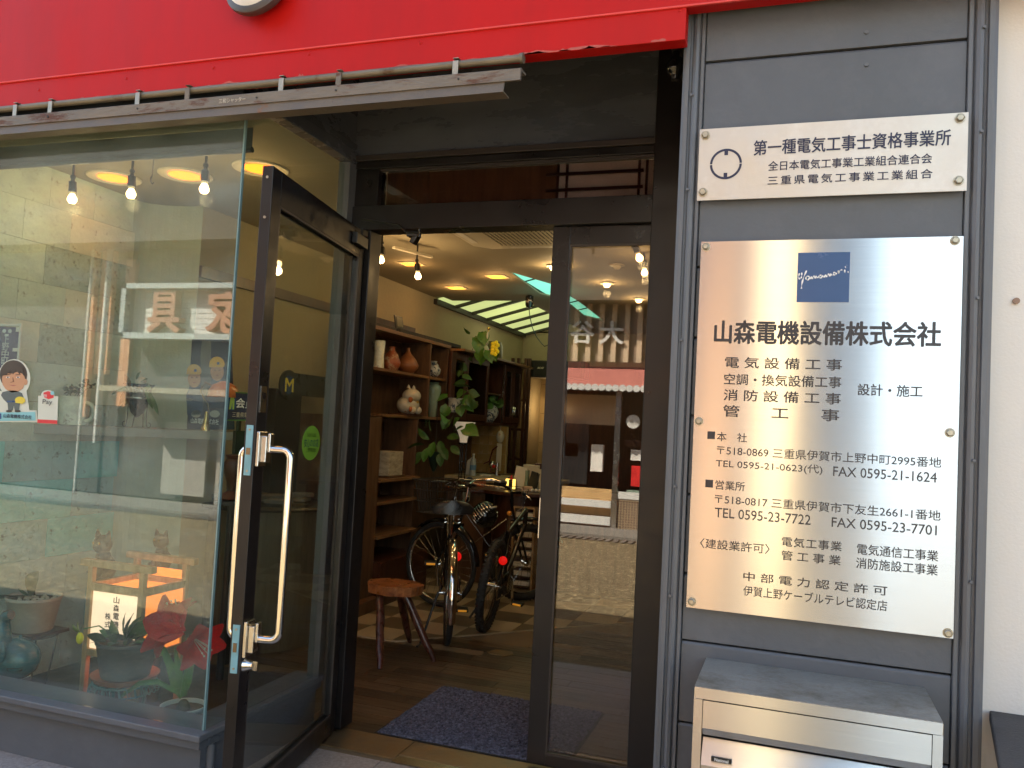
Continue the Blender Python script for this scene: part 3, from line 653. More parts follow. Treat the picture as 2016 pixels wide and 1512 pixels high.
# disc lamp on the fascia
dl = thing('sign_lamp', 'round white dish lamp with grey rim on the red fascia', 'lamp', (-1.94, 2.45, 2.98))
q = at(497, -34, 2.44)
M().lathe([(.118, 0), (.125, .012), (.125, .030), (.112, .040)], (q.x, 2.488, q.z), (0, -1, .25), 40).build('rim', mat('lamp_rim_grey', (0.09, 0.08, 0.075), .4, .3), dl)
M().lathe([(.110, .038), (.085, .048), (.04, .055), (.0001, .057)], (q.x, 2.488, q.z), (0, -1, .25), 40).build('lens', mat('speckled_lens', (0.72, 0.62, 0.48), .3, col2=(0.2, 0.14, .08), c2scale=90, c2lo=.64, c2hi=.68), dl)
sr = thing('shutter_rail', 'rusty steel shutter guide rail with round pipe under the red fascia', 'rail', (-2, 2.5, 2.5))
rx1 = -.877
M().prism([(2.475, 2.530), (2.475, 2.568), (2.481, 2.572), (2.530, 2.572), (2.530, 2.566), (2.486, 2.562), (2.486, 2.530)], 'x', -9, rx1).build('channel', K['rust'], sr)
M().prism([(2.472, 2.494), (2.482, 2.534), (2.486, 2.534), (2.478, 2.498), (2.53, 2.498), (2.53, 2.494)], 'x', -9, rx1 - .055).build('lip', mat('grey_weathered_steel', (0.15, 0.12, 0.09), .6, .2, .15, 8, .2, 60, col2=(.22, .09, .03), c2scale=10, c2lo=.62, c2hi=.7), sr)
M().cyl((-9, 2.50, 2.612), (rx1 - .0, 2.50, 2.612), .0125, 14).cyl((rx1 - .012, 2.50, 2.612), (rx1, 2.50, 2.612), .017, 14).build('pipe', mat('aged_pipe', (.20, .17, .12), .5, .4, .2, 8, col2=(.1, .045, .02), c2scale=5, c2lo=.6, c2hi=.7), sr)
for px, py in ((30, 230), (100, 215), (272, 197), (370, 185), (555, 163), (668, 150), (898, 125)):
    q = at(px, py, 2.487)
    M().box(q.x - .010, q.x + .010, 2.481, 2.486, 2.568, 2.618).box(q.x - .010, q.x + .010, 2.481, 2.515, 2.6255, 2.628).build('clip', K['bolt'] if px not in (370, 668) else K['rust'], sr, bevel=.001)
for px in (97, 272, 505, 660, 900): q = at(px, 200, 2.475); M().cyl((q.x, 2.476, 2.551), (q.x, 2.472, 2.551), .0035, 8).build('screw', K['iron'], sr)
q = at(458, 208, 2.475); text_on('三和シャッター', 'lettering', K['cream'], sr, (q.x - .06, 2.4745, 2.541), (.115, 0, 0), (0, 0, .017), .01)
M().box(-9, XC + .03, 2.54, 2.58, 2.575, 2.66).build('shutter_box', mat('shutter_box_green', (.016, .024, .03), .5), sr)
# security sensor
sn = thing('security_sensor', 'small black dome security sensor beside the top of the pillar', 'sensor', (-.42, 2.75, 2.7))
q = at(1330, 135, 2.9)
M().box(q.x - .015, q.x + .02, q.y - .03, q.y + .25, q.z + .06, q.z + .3).build('bracket', K['black'], sn)
M().lathe([(.0001, -.042), (.014, -.04), (.018, -.028), (.02, -.02), (.03, -.012), (.034, .01), (.03, .03), (.012, .045), (.012, .07)], q, None, 20).build('dome', K['blackg'], sn)

# ================================================================== INTERIOR
XW = -3.35
struct(M().box(-5.0, 2.4, 3.2, 12.4, -.3, -.004).build('interior_floor', K['grout']))
fo = bpy.data.objects['interior_floor']
# wooden boards, laid along X
pw = .11
bm_ = {}
fws = [K['floorw'], wood('floor_board_mid', (0.115, 0.068, 0.036), (0.06, 0.034, 0.018), rough=.42, axis=(0.9, 9, 3), sc=4), wood('floor_board_deep', (0.055, 0.032, 0.018), (0.03, 0.017, 0.010), rough=.4, axis=(0.9, 9, 3), sc=4)]
def board_mesh(L):
    v_ = random.randrange(3); L_k = (L, v_)
    if L_k not in bm_: bm_[L_k] = M().box(-L / 2 + .0015, L / 2 - .0015, -pw / 2 + .0025, pw / 2 - .0025, -.012, 0).mesh('floor_board', fws[v_])
    return bm_[L_k]
def edgeY(x): return 4.913 if x < -2.385 else 4.913 + (x + 2.385) * (5.689 - 4.913) / (2.385 - 1.663)
rowsN = int((5.9 - 3.446) / pw)
cnt = 0
for r_ in range(rowsN):
    y = 3.446 + pw * (r_ + .5); x = -3.3 + random.uniform(-.5, 0)
    while x < .3:
        L = random.choice((.6, .75, .9)); xc = x + L / 2
        if xc > -3.0 and y < edgeY(x) - .0 and (y < 4.9 or x > -2.3):
            if y + pw / 2 <= edgeY(x) + .02: piece('floor_board', board_mesh(L), fo, (xc, y, random.uniform(-.0006, .0006))); cnt += 1
        elif xc > -3.0 and y < 4.9: piece('floor_board', board_mesh(L), fo, (xc, y, 0)); cnt += 1
        x += L
# checker tiles
tw = .30
tl = M().box(-tw / 2 + .0015, tw / 2 - .0015, -tw / 2 + .0015, tw / 2 - .0015, -.010, .002).mesh('floor_tile', K['tileL'])
tdk = M().box(-tw / 2 + .0015, tw / 2 - .0015, -tw / 2 + .0015, tw / 2 - .0015, -.010, .002).mesh('floor_tile', K['tileD'])
def clip_tile(x, y, mt):
    # polygon of the tile on the far side of the boundary
    h = tw / 2 - .0015
    poly = [(x - h, y - h), (x + h, y - h), (x + h, y + h), (x - h, y + h)]
    for (nx, ny, c) in ((0, 1, 4.925), (-.7325, .6812, -.7325 * -2.385 + .6812 * 4.930)):
        out = []
        for i in range(len(poly)):
            a, b = poly[i], poly[(i + 1) % len(poly)]
            da, db = a[0] * nx + a[1] * ny - c, b[0] * nx + b[1] * ny - c
            if da >= 0: out.append(a)
            if da * db < 0:
                t = da / (da - db); out.append((a[0] + (b[0] - a[0]) * t, a[1] + (b[1] - a[1]) * t))
        poly = out
        if len(poly) < 3: return None
    return poly
for i in range(-2, 9):
    for j in range(0, 9):
        x = -3.015 + tw * (i + .5); y = 4.90 + tw * (j + .5)
        mt = (i + j) % 2
        h = tw / 2
        full = all((yy >= 4.925 and -.7325 * (xx + 2.385) + .6812 * (yy - 4.93) >= 0) for xx in (x - h, x + h) for yy in (y - h, y + h))
        if full: piece('floor_tile', tl if mt else tdk, fo, (x, y, 0))
        else:
            pg = clip_tile(x, y, mt)
            if pg:
                o = M().prism(pg, 'z', -.010, .002).build('floor_tile', K['tileL'] if mt else K['tileD'], fo)
M().box(-3.3, -2.38, 4.905, 4.925, -.01, .003).bar((-2.385, 4.915, -.003), (-.6, 4.915 + 1.785 * 1.0748, -.003), .018, .012).build('metal_strip', mat('pale_strip', (.5, .42, .3), .4, .5), fo)
struct(M().box(-.6, 2.4, 5.0, 12.3, -.01, .0005).build('side_floor', K['tileD']))
# ceiling with two skylight openings
def slab(outer, holes, z0, z1, name, material):
    polys = [[Vector((x, y, 0)) for x, y in outer]] + [[Vector((x, y, 0)) for x, y in h] for h in holes]
    tr = geometry.tessellate_polygon(polys); fl_ = [v for p in polys for v in p]; n = len(fl_)
    m = M(); vs_ = [(v.x, v.y, z0) for v in fl_] + [(v.x, v.y, z1) for v in fl_]; fs = []
    for a, b, c in tr:
        nrm = (fl_[b] - fl_[a]).cross(fl_[c] - fl_[a]).z
        if nrm > 0: fs.append((a, c, b)); fs.append((a + n, b + n, c + n))
        else: fs.append((a, b, c)); fs.append((a + n, c + n, b + n))
    o = 0
    for p in polys:
        k = len(p)
        for i in range(k): fs.append((o + i, o + (i + 1) % k, n + o + (i + 1) % k, n + o + i))
        o += k
    m.add(vs_, fs); return m.build(name, material)
sk1 = [(XW + .001, 7.54), (-2.50, 7.54), (-2.50, 10.09), (XW + .001, 10.09)]
sk2 = [tuple(fl(*p, 2.62).xy) for p in ((1003, 535), (1063, 578), (1110, 590), (1150, 622))] + [(-2.04, 8.93), (-1.99, 7.8), (-1.96, 6.72)]
struct(slab([(-5.0, 2.665), (-2.045, 2.665), (-2.045, 3.48), (2.4, 3.48), (2.4, 12.4), (-5.0, 12.4)], [sk1, sk2], 2.62, 2.632, 'ceiling', K['iceil']))
# walls inside
lw = thing('interior_wall', 'beige textured plaster wall with dark picture rail behind the shelves', 'wall', (XW, 6, 0))
M().box(XW - .12, XW, 3.99, 12.3, 0, 2.617).box(XW - .12, XW, 10.1, 12.3, 2.5, 2.617).build('plaster', K['iwall'], lw)
M().box(XW + .0005, XW + .018, 3.99, 6.9, 2.195, 2.262).build('picture_rail', K['dwood'], lw)
bwl = thing('interior_wall', 'plastered back lintel wall under the green skylight', 'wall', (-2, 10.1, 0))
M().box(XW, 2.4, 10.10, 10.2, 2.21, 2.617).build('plaster', K['iwall'], bwl)
br = thing('interior_wall', 'dim wall closing the room behind the reflecting door leaf', 'wall', (1, 9.6, 0))
M().box(-1.55, 2.4, 9.4, 9.5, 0, 2.617).box(2.3, 2.4, 3.5, 9.4, 0, 2.617).box(-.35, 2.3, 3.5, 3.6, 0, 2.617).build('plaster', K['iwall'], br)
# column
cp = [(-3.68, 3.8)] + [(-3.68 + .33 * (1 - math.cos(a * PI / 20)), 3.83 + .16 * math.sin(a * PI / 20)) for a in range(11)] + [(-3.9, 4.2), (-3.9, 3.8)]
tag(M().prism(cp, 'z', 0, 2.617).build('column', K['col']), 'rounded grey plaster column at the end of the block wall', 'column')
# concrete block wall: blocks are parts
bwall = thing('block_wall', 'mottled concrete block wall inside the display window', 'wall', (-3.7, 3.2, 0))
bc = [mat('block_a', (.50, .58, .50), .9, var=.10, vscale=7, bump=.5, bscale=40, col2=(.26, .26, .22), c2scale=26, c2lo=.58, c2hi=.68),
      mat('block_b', (.37, .44, .38), .9, var=.15, vscale=9, bump=.6, bscale=40, col2=(.16, .17, .145), c2scale=32, c2lo=.52, c2hi=.68),
      mat('block_c', (.58, .60, .49), .9, var=.10, vscale=6, bump=.4, bscale=40, col2=(.15, .13, .10), c2scale=20, c2lo=.62, c2hi=.68)]
M().box(-3.78, -3.70, 2.62, 3.82, -.0, 2.617).build('mortar', K['grout'], bwall)
bl = .285; bh = .202
bct = mat('teal_daylit_block', (.16, .56, .54), .9, var=.12, vscale=7, bump=.5, bscale=40, col2=(.05, .13, .12), c2scale=24, c2lo=.58, c2hi=.68)  # teal of daylight and glare below the shelf put into the block colour
bct2 = mat('grey_teal_daylit_block', (.27, .46, .43), .9, var=.12, vscale=7, bump=.5, bscale=40, col2=(.06, .10, .09), c2scale=24, c2lo=.56, c2hi=.66)  # greyer blocks with the same cool light in their colour
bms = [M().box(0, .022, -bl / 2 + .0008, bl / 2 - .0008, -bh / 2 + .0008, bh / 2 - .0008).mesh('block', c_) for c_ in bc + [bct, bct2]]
for k in range(13):
    for j in range(5):
        y = 2.66 + bl * (j + .5) - (k % 2) * bl / 2
        if y > 3.83: continue
        L2 = 1.0
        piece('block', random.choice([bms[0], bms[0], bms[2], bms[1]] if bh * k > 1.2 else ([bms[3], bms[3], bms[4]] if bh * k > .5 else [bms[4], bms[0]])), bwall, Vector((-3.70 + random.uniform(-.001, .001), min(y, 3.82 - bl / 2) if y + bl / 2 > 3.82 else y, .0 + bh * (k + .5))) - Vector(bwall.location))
# display floor
struct(M().box(-5, XC - .11, YG + .135, 3.95, -.002, .004).build('display_floor', mat('dark_display_floor', (.030, .026, .022), .5)))
# roller blind
rb = thing('roller_blind', 'grey roller blind pulled half way inside the display glass', 'blind', (-3, 2.9, 2.6))
q0, q1 = at(0, 325, 2.9), at(495, 300, 2.9)
M().box(-4.3, q1.x, 2.898, 2.902, 2.525, 2.617).build('fabric', K['blind'], rb)
M().cyl((-4.3, 2.9, 2.522), (q1.x + .003, 2.9, 2.522), .013, 12).build('bottom_bar', K['greypot'], rb)

# ------------------------------------------------- lights in the room
LE = 0.15
def plight(p, e, col=(1, .66, .30), r=.03):
    l = bpy.data.lights.new('lamp_light', 'POINT'); l.energy = e * LE; l.color = col; l.shadow_soft_size = r
    o = bpy.data.objects.new('lamp_light', l); COL.objects.link(o); o.location = p; return o
def spotbulb(px, py, Y, label, tilt=(0, 0, 1), e=7, top=2.62):
    q = at(px, py, Y)
    t = thing('spot_lamp', label, 'lamp', q, 0, 'bulb spot lamps on ceiling stems')
    ax = Vector(tilt).normalized()
    ob = bpy.data.objects
    M().lathe([(.0001, -.022), (.014, -.019), (.021, -.008), (.022, .002), (.016, .016), (.011, .024)], q, ax, 16).build('bulb', K['lamp'], t)
    M().lathe([(.011, .024), (.013, .028), (.016, .034), (.016, .038)], q, ax, 16).build('bulb_collar', K['white'], t)
    M().lathe([(.018, .036), (.018, .085), (.010, .09), (.008, .104)], q, ax, 14).build('socket', K['black'], t)
    e0 = q + ax * .104
    M().ball(e0 + Vector((0, 0, .006)), .013, 12, 8).cyl(e0 + Vector((0, 0, .01)), (e0.x, e0.y, top - .002), .006, 8).build('stem', K['black'], t)
    M().tube([q + ax * .08 + Vector((.02, 0, 0)), q + ax * .05 + Vector((.026, 0, 0)), q + Vector((.022, 0, -.004))], .0012, 5).tube([q + ax * .08 - Vector((.02, 0, 0)), q + ax * .05 - Vector((.026, 0, 0))], .0012, 5).build('wire_guard', K['iron'], t)
    plight(q - ax * .05, e); return t
spotbulb(142, 392, 3.1, 'leftmost bulb spot lamp hanging in front of the block wall', (-.05, 0, 1), 2.2)
spotbulb(258, 382, 3.1, 'middle bulb spot lamp between the two round ceiling lights', (-.03, 0, 1), 2.2)
spotbulb(402, 372, 3.1, 'third bulb spot lamp near the corner of the display glass', (0, 0, 1), 2.2)
spotbulb(750, 512, 4.7, 'bulb spot lamp at the left top of the open doorway', (.0, 0, 1), 5)
spotbulb(823, 544, 5.1, 'bulb spot lamp on a bent stem below the ceiling rail', (-.15, 0, 1), 5)
spotbulb(1259, 508, 4.9, 'tilted bulb spot lamp highest behind the closed door glass', (-.4, 0, .9), 5)
spotbulb(1269, 537, 5.5, 'bulb spot lamp just below the tilted one behind the door glass', (-.1, 0, 1), 4)
def downlight(px, py, label, r=.085, z=2.618, e=1.2):
    q = fl(px, py, z); t = thing('downlight', label, 'ceiling light', q, 0, 'round recessed ceiling lights')
    M().lathe([(r, 0), (r * 1.55, -.006), (r * 1.6, -.001), (r * 1.6, .0015)], q, None, 32).build('trim_ring', K['cream'], t)
    M().lathe([(.0001, -.0035), (r * .97, -.0035)], q, None, 32).build('diffuser', K['dl'], t)
    plight(q - Vector((0, 0, .08)), e, (1, .6, .25), .06)
downlight(225, 350, 'left round recessed light in the display ceiling')
downlight(365, 345, 'middle round recessed light in the display ceiling')
downlight(513, 332, 'right round recessed light partly behind the door stile')
def minilight(px, py, label, lit=True, e=3.5):
    q = fl(px, py, 2.617); t = thing('downlight', label, 'ceiling light', q, 0, 'small bare bulb ceiling lights')
    M().lathe([(.035, .001), (.055, -.002), (.055, -.008), (.04, -.010)], q, None, 20).build('trim_ring', K['cream'], t)
    M().lathe([(.0001, -.038), (.018, -.034), (.028, -.02), (.028, -.010)], q, None, 16).build('bulb', K['lamp'] if lit else K['cream'], t)
    if lit: plight(q - Vector((0, 0, .09)), e)
for px, py, s_ in ((457, 445, 'flush bulb light by the glass edge above the dark picture rail'), (491, 491, 'flush bulb light just left of the open door stile'), (1090, 523, 'flush bulb light between air conditioner and door stile'), (1195, 557, 'flush bulb light seen through the closed door glass'), (1258, 588, 'flush bulb light low at the right edge of the closed door glass')):
    minilight(px, py, s_)
minilight(1215, 521, 'unlit small ceiling light behind the closed door glass', False)
for px, py, s_ in ((810, 519, 'amber square ceiling light behind the hanging bulb'), (898, 566, 'amber square ceiling light farthest left near the green skylight'), (978, 544, 'amber square ceiling light beside the teal skylight')):
    q = fl(px, py, 2.617); t = thing('square_downlight', s_, 'ceiling light', q, 0, 'square recessed ceiling lights')
    M().box(q.x - .085, q.x + .085, q.y - .075, q.y + .075, q.z - .004, q.z + .002).build('trim', K['cream'], t)
    M().box(q.x - .062, q.x + .062, q.y - .055, q.y + .055, q.z - .008, q.z - .0045).build('diffuser', emis('lit_amber', (1, .36, .04), .9), t)
    plight(q - Vector((0, 0, .1)), 2.5, (1, .55, .2))
tag(M().bar(at(775, 487, 4.9), at(850, 506, 5.2), .03, .015).build('track_rail', K['cream']), 'short pale lamp rail on the ceiling above the doorway bulbs', 'lamp rail')
# skylights
def zs(x): return 2.575 + .27 * (x - XW)
s_ = thing('skylight', 'sloping skylight of yellow green panes with dark bars over the cabinets', 'skylight', (-2.9, 8.8, 2.6))
ny = 6
for k in range(ny):
    y0 = 7.3 + k * (10.08 - 7.3) / ny; y1 = y0 + (10.08 - 7.3) / ny
    m = M(); x0, x1 = XW + .03, -1.9
    m.add([(x0, y0 + .02, zs(x0) + .02), (x1, y0 + .02, zs(x1) + .02), (x1, y1 - .02, zs(x1) + .02), (x0, y1 - .02, zs(x0) + .02)], [(0, 1, 2, 3)])
    m.build('pane', K['skyg'], s_)
    M().bar((XW + .01, y1, zs(XW) + .01), (-1.9, y1, zs(-1.9) + .01), .045, .03).build('bar', K['iron'], s_)
M().bar((XW + .015, 7.3, zs(XW)), (XW + .015, 10.08, zs(XW)), .05, .05).build('eave_bar', K['iron'], s_)
M().box(-2.50, -2.49, 7.54, 10.09, 2.70, 3.0).box(XW, -1.9, 7.2, 7.25, 2.70, 3.0).box(XW, -1.9, 10.09, 10.12, 2.62, 3.0).build('shaft', K['iwall'], s_)
plight((-2.9, 8.7, 2.35), 5, (.80, .74, .46), .3)
s_ = thing('skylight', 'small triangular skylight of teal panes with thin dark bars', 'skylight', (-2.1, 7, 2.64))
m = M(); m.add([(-2.35, 6.0, 2.645), (-1.8, 6.0, 2.72), (-1.8, 7.5, 2.72), (-2.35, 7.5, 2.645)], [(0, 1, 2, 3)]); m.build('pane', K['skyt'], s_)
m = M(); m.add([(-2.35, 7.52, 2.645), (-1.8, 7.52, 2.72), (-1.8, 9.1, 2.72), (-2.35, 9.1, 2.645)], [(0, 1, 2, 3)]); m.build('pane', K['skyt'], s_)
for y in (6.35, 6.75, 7.51, 8.0, 8.45): M().bar((-2.33, y, 2.640), (-1.8, y - .25, 2.710), .014 if y != 7.51 else .05, .008).build('bar', K['iron'], s_)
M().bar((-2.215, 6.0, 2.64), (-2.25, 9.0, 2.64), .02, .01).bar((-2.06, 6.4, 2.675), (-2.06, 9.0, 2.675), .012, .01).build('bar', K['iron'], s_)
plight((-2.0, 7.0, 2.4), 3, (.4, .85, .7), .2)
# air conditioner cassette
ac = thing('air_conditioner', 'beige ceiling cassette air conditioner with slatted intake grille', 'air conditioner', (-1.7, 4.9, 2.6))
acx0, acx1, acy0, acy1 = -2.06, -1.06, 4.35, 5.16
ch = .10
M().prism([(acx0 + ch, acy0), (acx1 - ch, acy0), (acx1, acy0 + ch), (acx1, acy1 - ch), (acx1 - ch, acy1), (acx0 + ch, acy1), (acx0, acy1 - ch), (acx0, acy0 + ch)], 'z', 2.588, 2.6185).build('housing', K['cream'], ac, bevel=.006)
m = M()
gx0, gx1, gy0, gy1 = acx0 + .2, acx1 - .2, acy0 + .15, acy1 - .13
M().box(gx0, gx1, gy0, gy1, 2.584, 2.5875).build('grille_recess', K['black'], ac)
n = 22
for k in range(n): x = gx0 + (gx1 - gx0) * (k + .5) / n; m.box(x - .005, x + .005, gy0, gy1, 2.576, 2.5835)
for k in range(4): y = gy0 + (gy1 - gy0) * k / 3; m.box(gx0, gx1, y - .004, y + .004, 2.574, 2.5755)
m.build('grille_slats', K['cream'], ac)
M().box(acx0 + .25, acx1 - .25, acy1 - .075, acy1 - .035, 2.584, 2.5875).box(acx0 + .035, acx0 + .075, acy0 + .2, acy1 - .2, 2.584, 2.5875).build('air_flap', K['white'], ac)

# ------------------------------------------------- door mat, floor plate, stool
dm = thing('door_mat', 'navy blue looped door mat just inside the threshold', 'mat', (-1.3, 3.8, 0))
mpts = [(-1.755, 3.45), (-.86, 3.45), (-.86, 4.19), (-1.742, 4.215)]
M().prism(mpts, 'z', .003, .006).build('rubber_backing', K['matedge'], dm)
mp_ = M(); random.seed(3)
# looped pile: a fine uneven sheet
nx, nyy = 120, 100; vs_ = []
for j in range(nyy + 1):
    for i in range(nx + 1):
        x = -1.747 + (.875) * i / nx; y = 3.458 + (4.200 - 3.458) * j / nyy
        edge = (i in (0, nx) or j in (0, nyy)); vs_.append((x, y, .0065 if edge else .008 + random.random() ** 1.5 * .009))
fs = [(j * (nx + 1) + i, j * (nx + 1) + i + 1, (j + 1) * (nx + 1) + i + 1, (j + 1) * (nx + 1) + i) for j in range(nyy) for i in range(nx)]
mp_.add(vs_, fs, False); mp_.build('pile', K['mat'], dm)
q = fl(985, 1286)
tag(M().prism([(q.x - .085, q.y - .02), (q.x - .05, q.y + .055), (q.x + .06, q.y + .06), (q.x + .085, q.y + .0), (q.x + .05, q.y - .065), (q.x - .05, q.y - .06)], 'z', .0007, .005).build('floor_outlet', K['brass'], None, bevel=.002), 'small brass floor outlet plate set in the dark boards', 'floor outlet')
random.seed(11)
stq = Vector((-2.27, 4.62, 0))
sto = thing('stool', 'three legged stool with a rough edged varnished tree slice seat', 'stool', stq)
nr = 48; seat_z = .43
top, bot = [], []
for k in range(nr):
    a = 2 * PI * k / nr; r_ = .155 * (1 + .10 * math.cos(a * 2 + .3) + .03 * math.sin(a * 7) + random.uniform(-.03, .03)); top.append((stq.x + r_ * math.cos(a) * 1.05, stq.y + r_ * math.sin(a) * .95))
m = M(); vs_ = [(stq.x, stq.y, seat_z + .002)] + [(stq.x + (x - stq.x) * .6, stq.y + (y - stq.y) * .6, seat_z + .002) for x, y in top] + [(x, y, seat_z) for x, y in top] + [(stq.x + (x - stq.x) * .95, stq.y + (y - stq.y) * .95, seat_z - .055) for x, y in top]
fs = [(0, 1 + k, 1 + (k + 1) % nr) for k in range(nr)]
for ring in range(2):
    o = 1 + ring * nr; fs += [(o + k, o + nr + k, o + nr + (k + 1) % nr, o + (k + 1) % nr) for k in range(nr)]
fs.append(tuple(1 + 2 * nr + k for k in range(nr - 1, -1, -1)))
m.add(vs_, fs, False); m.build('seat', K['stoolw'], sto)
feet = [fl(748, 1318), fl(855, 1302), Vector((-2.30, 4.95, 0))]
tops_ = [Vector((-2.335, 4.56, seat_z - .056)), Vector((-2.18, 4.59, seat_z - .056)), Vector((-2.28, 4.70, seat_z - .056))]
for f_, t_ in zip(feet, tops_):
    P = [t_ + (f_ - t_) * k / 8 for k in range(9)]; P = [p + Vector((random.uniform(-.003, .003), random.uniform(-.003, .003), 0)) for p in P]
    M().tube(P, [.023, .025, .024, .026, .025, .024, .023, .020, .014], 12).build('leg', K['leg'], sto)

# ------------------------------------------------- bicycles
def bicycle(name, label, base, hdg, steer, kind, lean=0.0):
    t = thing(name, label, 'bicycle', base, hdg)
    t.rotation_euler = (lean, 0, hdg)
    R_ = .325 if kind == 'city' else .315; tr = .020 if kind == 'city' else .029; wb = 1.10
    fw_, rw_ = Vector((wb, 0, R_)), Vector((0, 0, R_))
    black = K['blackg']
    # steering transform about the head axis
    hb = Vector((wb - .06, 0, R_ + .33)); hax = Vector((-.30, 0, .95)).normalized(); ht = hb + hax * .16
    # choose steering about vertical through the contact so that the wheel stays on the floor
    Sx = Matrix.Translation(Vector((wb - .03, 0, 0))) @ Matrix.Rotation(steer, 4, 'Z') @ Matrix.Translation(Vector((-(wb - .03), 0, 0)))
    def wheel(c, T, fr):
        wt = M(); wt.T = T; wt.torus(c, R_ - tr, tr, (0, 1, 0), 48, 10)
        if kind != 'city':
            for k in range(60):
                a = 2 * PI * k / 60
                for s in (-.6, .6): wt.cbox((c[0] + (R_ - .002) * math.cos(a + s * .05), s * tr, c[2] + (R_ - .002) * math.sin(a + s * .05)), (.012, .016, .008), Matrix.Rotation(-a, 3, 'Y') @ Matrix.Rotation(PI / 2, 3, 'Y'))
        w = wt.build_local('tyre', K['rubber'], t)
        m = M(); m.T = T; rr = R_ - 2 * tr
        m.torus(c, rr, .009, (0, 1, 0), 48, 8); m.build_local('rim', K['steel'] if kind == 'city' else mat('dark_rim', (.05, .05, .05), .3, .8), t)
        m = M(); m.T = T
        for k in range(28):
            a = 2 * PI * k / 28; s = 1 if k % 2 else -1; b = a + (.5 if (k // 2) % 2 else -.5)
            m.tube([(c[0] + .02 * math.cos(b), s * .03, c[2] + .02 * math.sin(b)), (c[0] + rr * math.cos(a), 0, c[2] + rr * math.sin(a))], .0011, 4, False)
        m.build_local('spokes', K['steel'], t)
        m = M(); m.T = T; m.cyl((c[0], -.05, c[2]), (c[0], .05, c[2]), .014, 12).cyl((c[0], -.034, c[2]), (c[0], -.028, c[2]), .026, 16).cyl((c[0], .028, c[2]), (c[0], .034, c[2]), .026, 16).cyl((c[0], -.065, c[2]), (c[0], .065, c[2]), .006, 8); m.build_local('hub', K['chrome'], t)
    wheel(rw_, Matrix.Identity(4), False); wheel(fw_, Sx, True)
    # frame
    bb = Vector((.44, 0, .28)); st = Vector((.30, 0, .66)); hT = Vector((wb - .20, 0, .80)) if kind == 'city' else Vector((wb - .19, 0, .76)); hB = Vector((wb - .15, 0, .64))
    m = M()
    m.tube([bb, st], .015, 10).tube([hB, hT], .019, 12)
    if kind == 'city': m.tube([hB, hB + Vector((-.2, 0, -.2)), bb + Vector((.1, 0, .03)), bb], .018, 10).tube([hT - Vector((0, 0, .05)), Vector((.65, 0, .52)), bb + (st - bb) * .35], .013, 10)
    else: m.tube([hB, bb], .020, 10).tube([hT, st - Vector((0, 0, .02))], .016, 10)
    for s in (-1, 1):
        m.tube([bb + Vector((0, s * .03, 0)), Vector((.12, s * .055, R_ - .01)), Vector((0, s * .062, R_))], .009, 8)
        m.tube([st + Vector((0, s * .02, -.03)), Vector((.06, s * .052, R_ + .1)), Vector((0, s * .062, R_))], .008, 8)
    m.build_local('frame', black, t)
    m = M(); m.T = Sx
    for s in (-1, 1): m.tube([(hB.x - .0, s * .045, hB.z - .01), (wb - .09, s * .055, R_ + .2), (wb, s * .055, R_)], .010, 8)
    m.bar((hB.x, -.05, hB.z), (hB.x, .05, hB.z), .03, .02); m.tube([hB, hT + (hT - hB).normalized() * .06], .012, 10)
    m.build_local('fork', black, t)
    # fenders
    m = M(); f0, f1 = (.15 * PI, 1.05 * PI)
    def fender(T, c, a0, a1, nm, mt, w=.028):
        m = M(); m.T = T; n = 22; vs_, fs = [], []
        for i in range(n + 1):
            a = a0 + (a1 - a0) * i / n
            for (dy, dr) in ((-w, -.012), (-w * .6, .004), (0, .010), (w * .6, .004), (w, -.012)):
                rr = R_ + .018 + dr; vs_.append((c.x + rr * math.cos(a), dy, c.z + rr * math.sin(a)))
        for i in range(n):
            for k in range(4): fs.append((i * 5 + k, i * 5 + k + 1, i * 5 + k + 6, i * 5 + k + 5))
        m.add(vs_, fs, True); return m.build_local(nm, mt, t)
    if kind == 'city':
        fender(Matrix.Identity(4), rw_, .30 * PI, 1.12 * PI, 'mudguard', K['chrome']); fender(Sx, fw_, .28 * PI, .98 * PI, 'mudguard', black)
    else:
        fender(Sx, fw_ + Vector((0, 0, .03)), .18 * PI, .72 * PI, 'mudguard', black, .034); m = M(); m.T = Sx; a = .18 * PI; m.cbox((fw_.x + (R_ + .02) * math.cos(a), 0, fw_.z + .03 + (R_ + .02) * math.sin(a)), (.05, .075, .008), Matrix.Rotation(.95, 3, 'Y')); m.build_local('mudguard_tip', mat('sky_blue_plastic', (.06, .35, .6), .3), t)
    # cranks, chain
    m = M(); m.lathe([(.085, -.004), (.09, 0), (.085, .004), (.06, .004), (.06, -.004), (.085, -.004)], bb + Vector((0, -.045, 0)), (0, 1, 0), 28)
    m.tube([bb + Vector((0, -.06, 0)), bb + Vector((.04, -.075, -.16))], .009, 8).tube([bb + Vector((0, .06, 0)), bb + Vector((-.04, .075, .16))], .009, 8)
    m.lathe([(.03, -.004), (.036, 0), (.03, .004)], (0, -.045, R_), (0, 1, 0), 20)
    m.tube([(0, -.045, R_ + .036), (bb.x, -.045, bb.z + .09)], .004, 5).tube([(0, -.045, R_ - .036), (.03, -.045, R_ - .10), (bb.x, -.045, bb.z - .09)], .004, 5)
    m.build_local('crank_and_chain', K['steel'] if kind != 'city' else K['chrome'], t)
    m = M(); m.cbox(bb + Vector((.04, -.12, -.165)), (.09, .085, .022)).cbox(bb + Vector((-.04, .12, .165)), (.09, .085, .022)); m.build_local('pedals', K['black'], t, .004)
    m = M(); m.cbox(bb + Vector((-.006, -.12, -.165)), (.004, .06, .014)).cbox(bb + Vector((-.087, .12, .165)), (.004, .06, .014)); m.build_local('pedal_reflectors', K['orlens'], t)
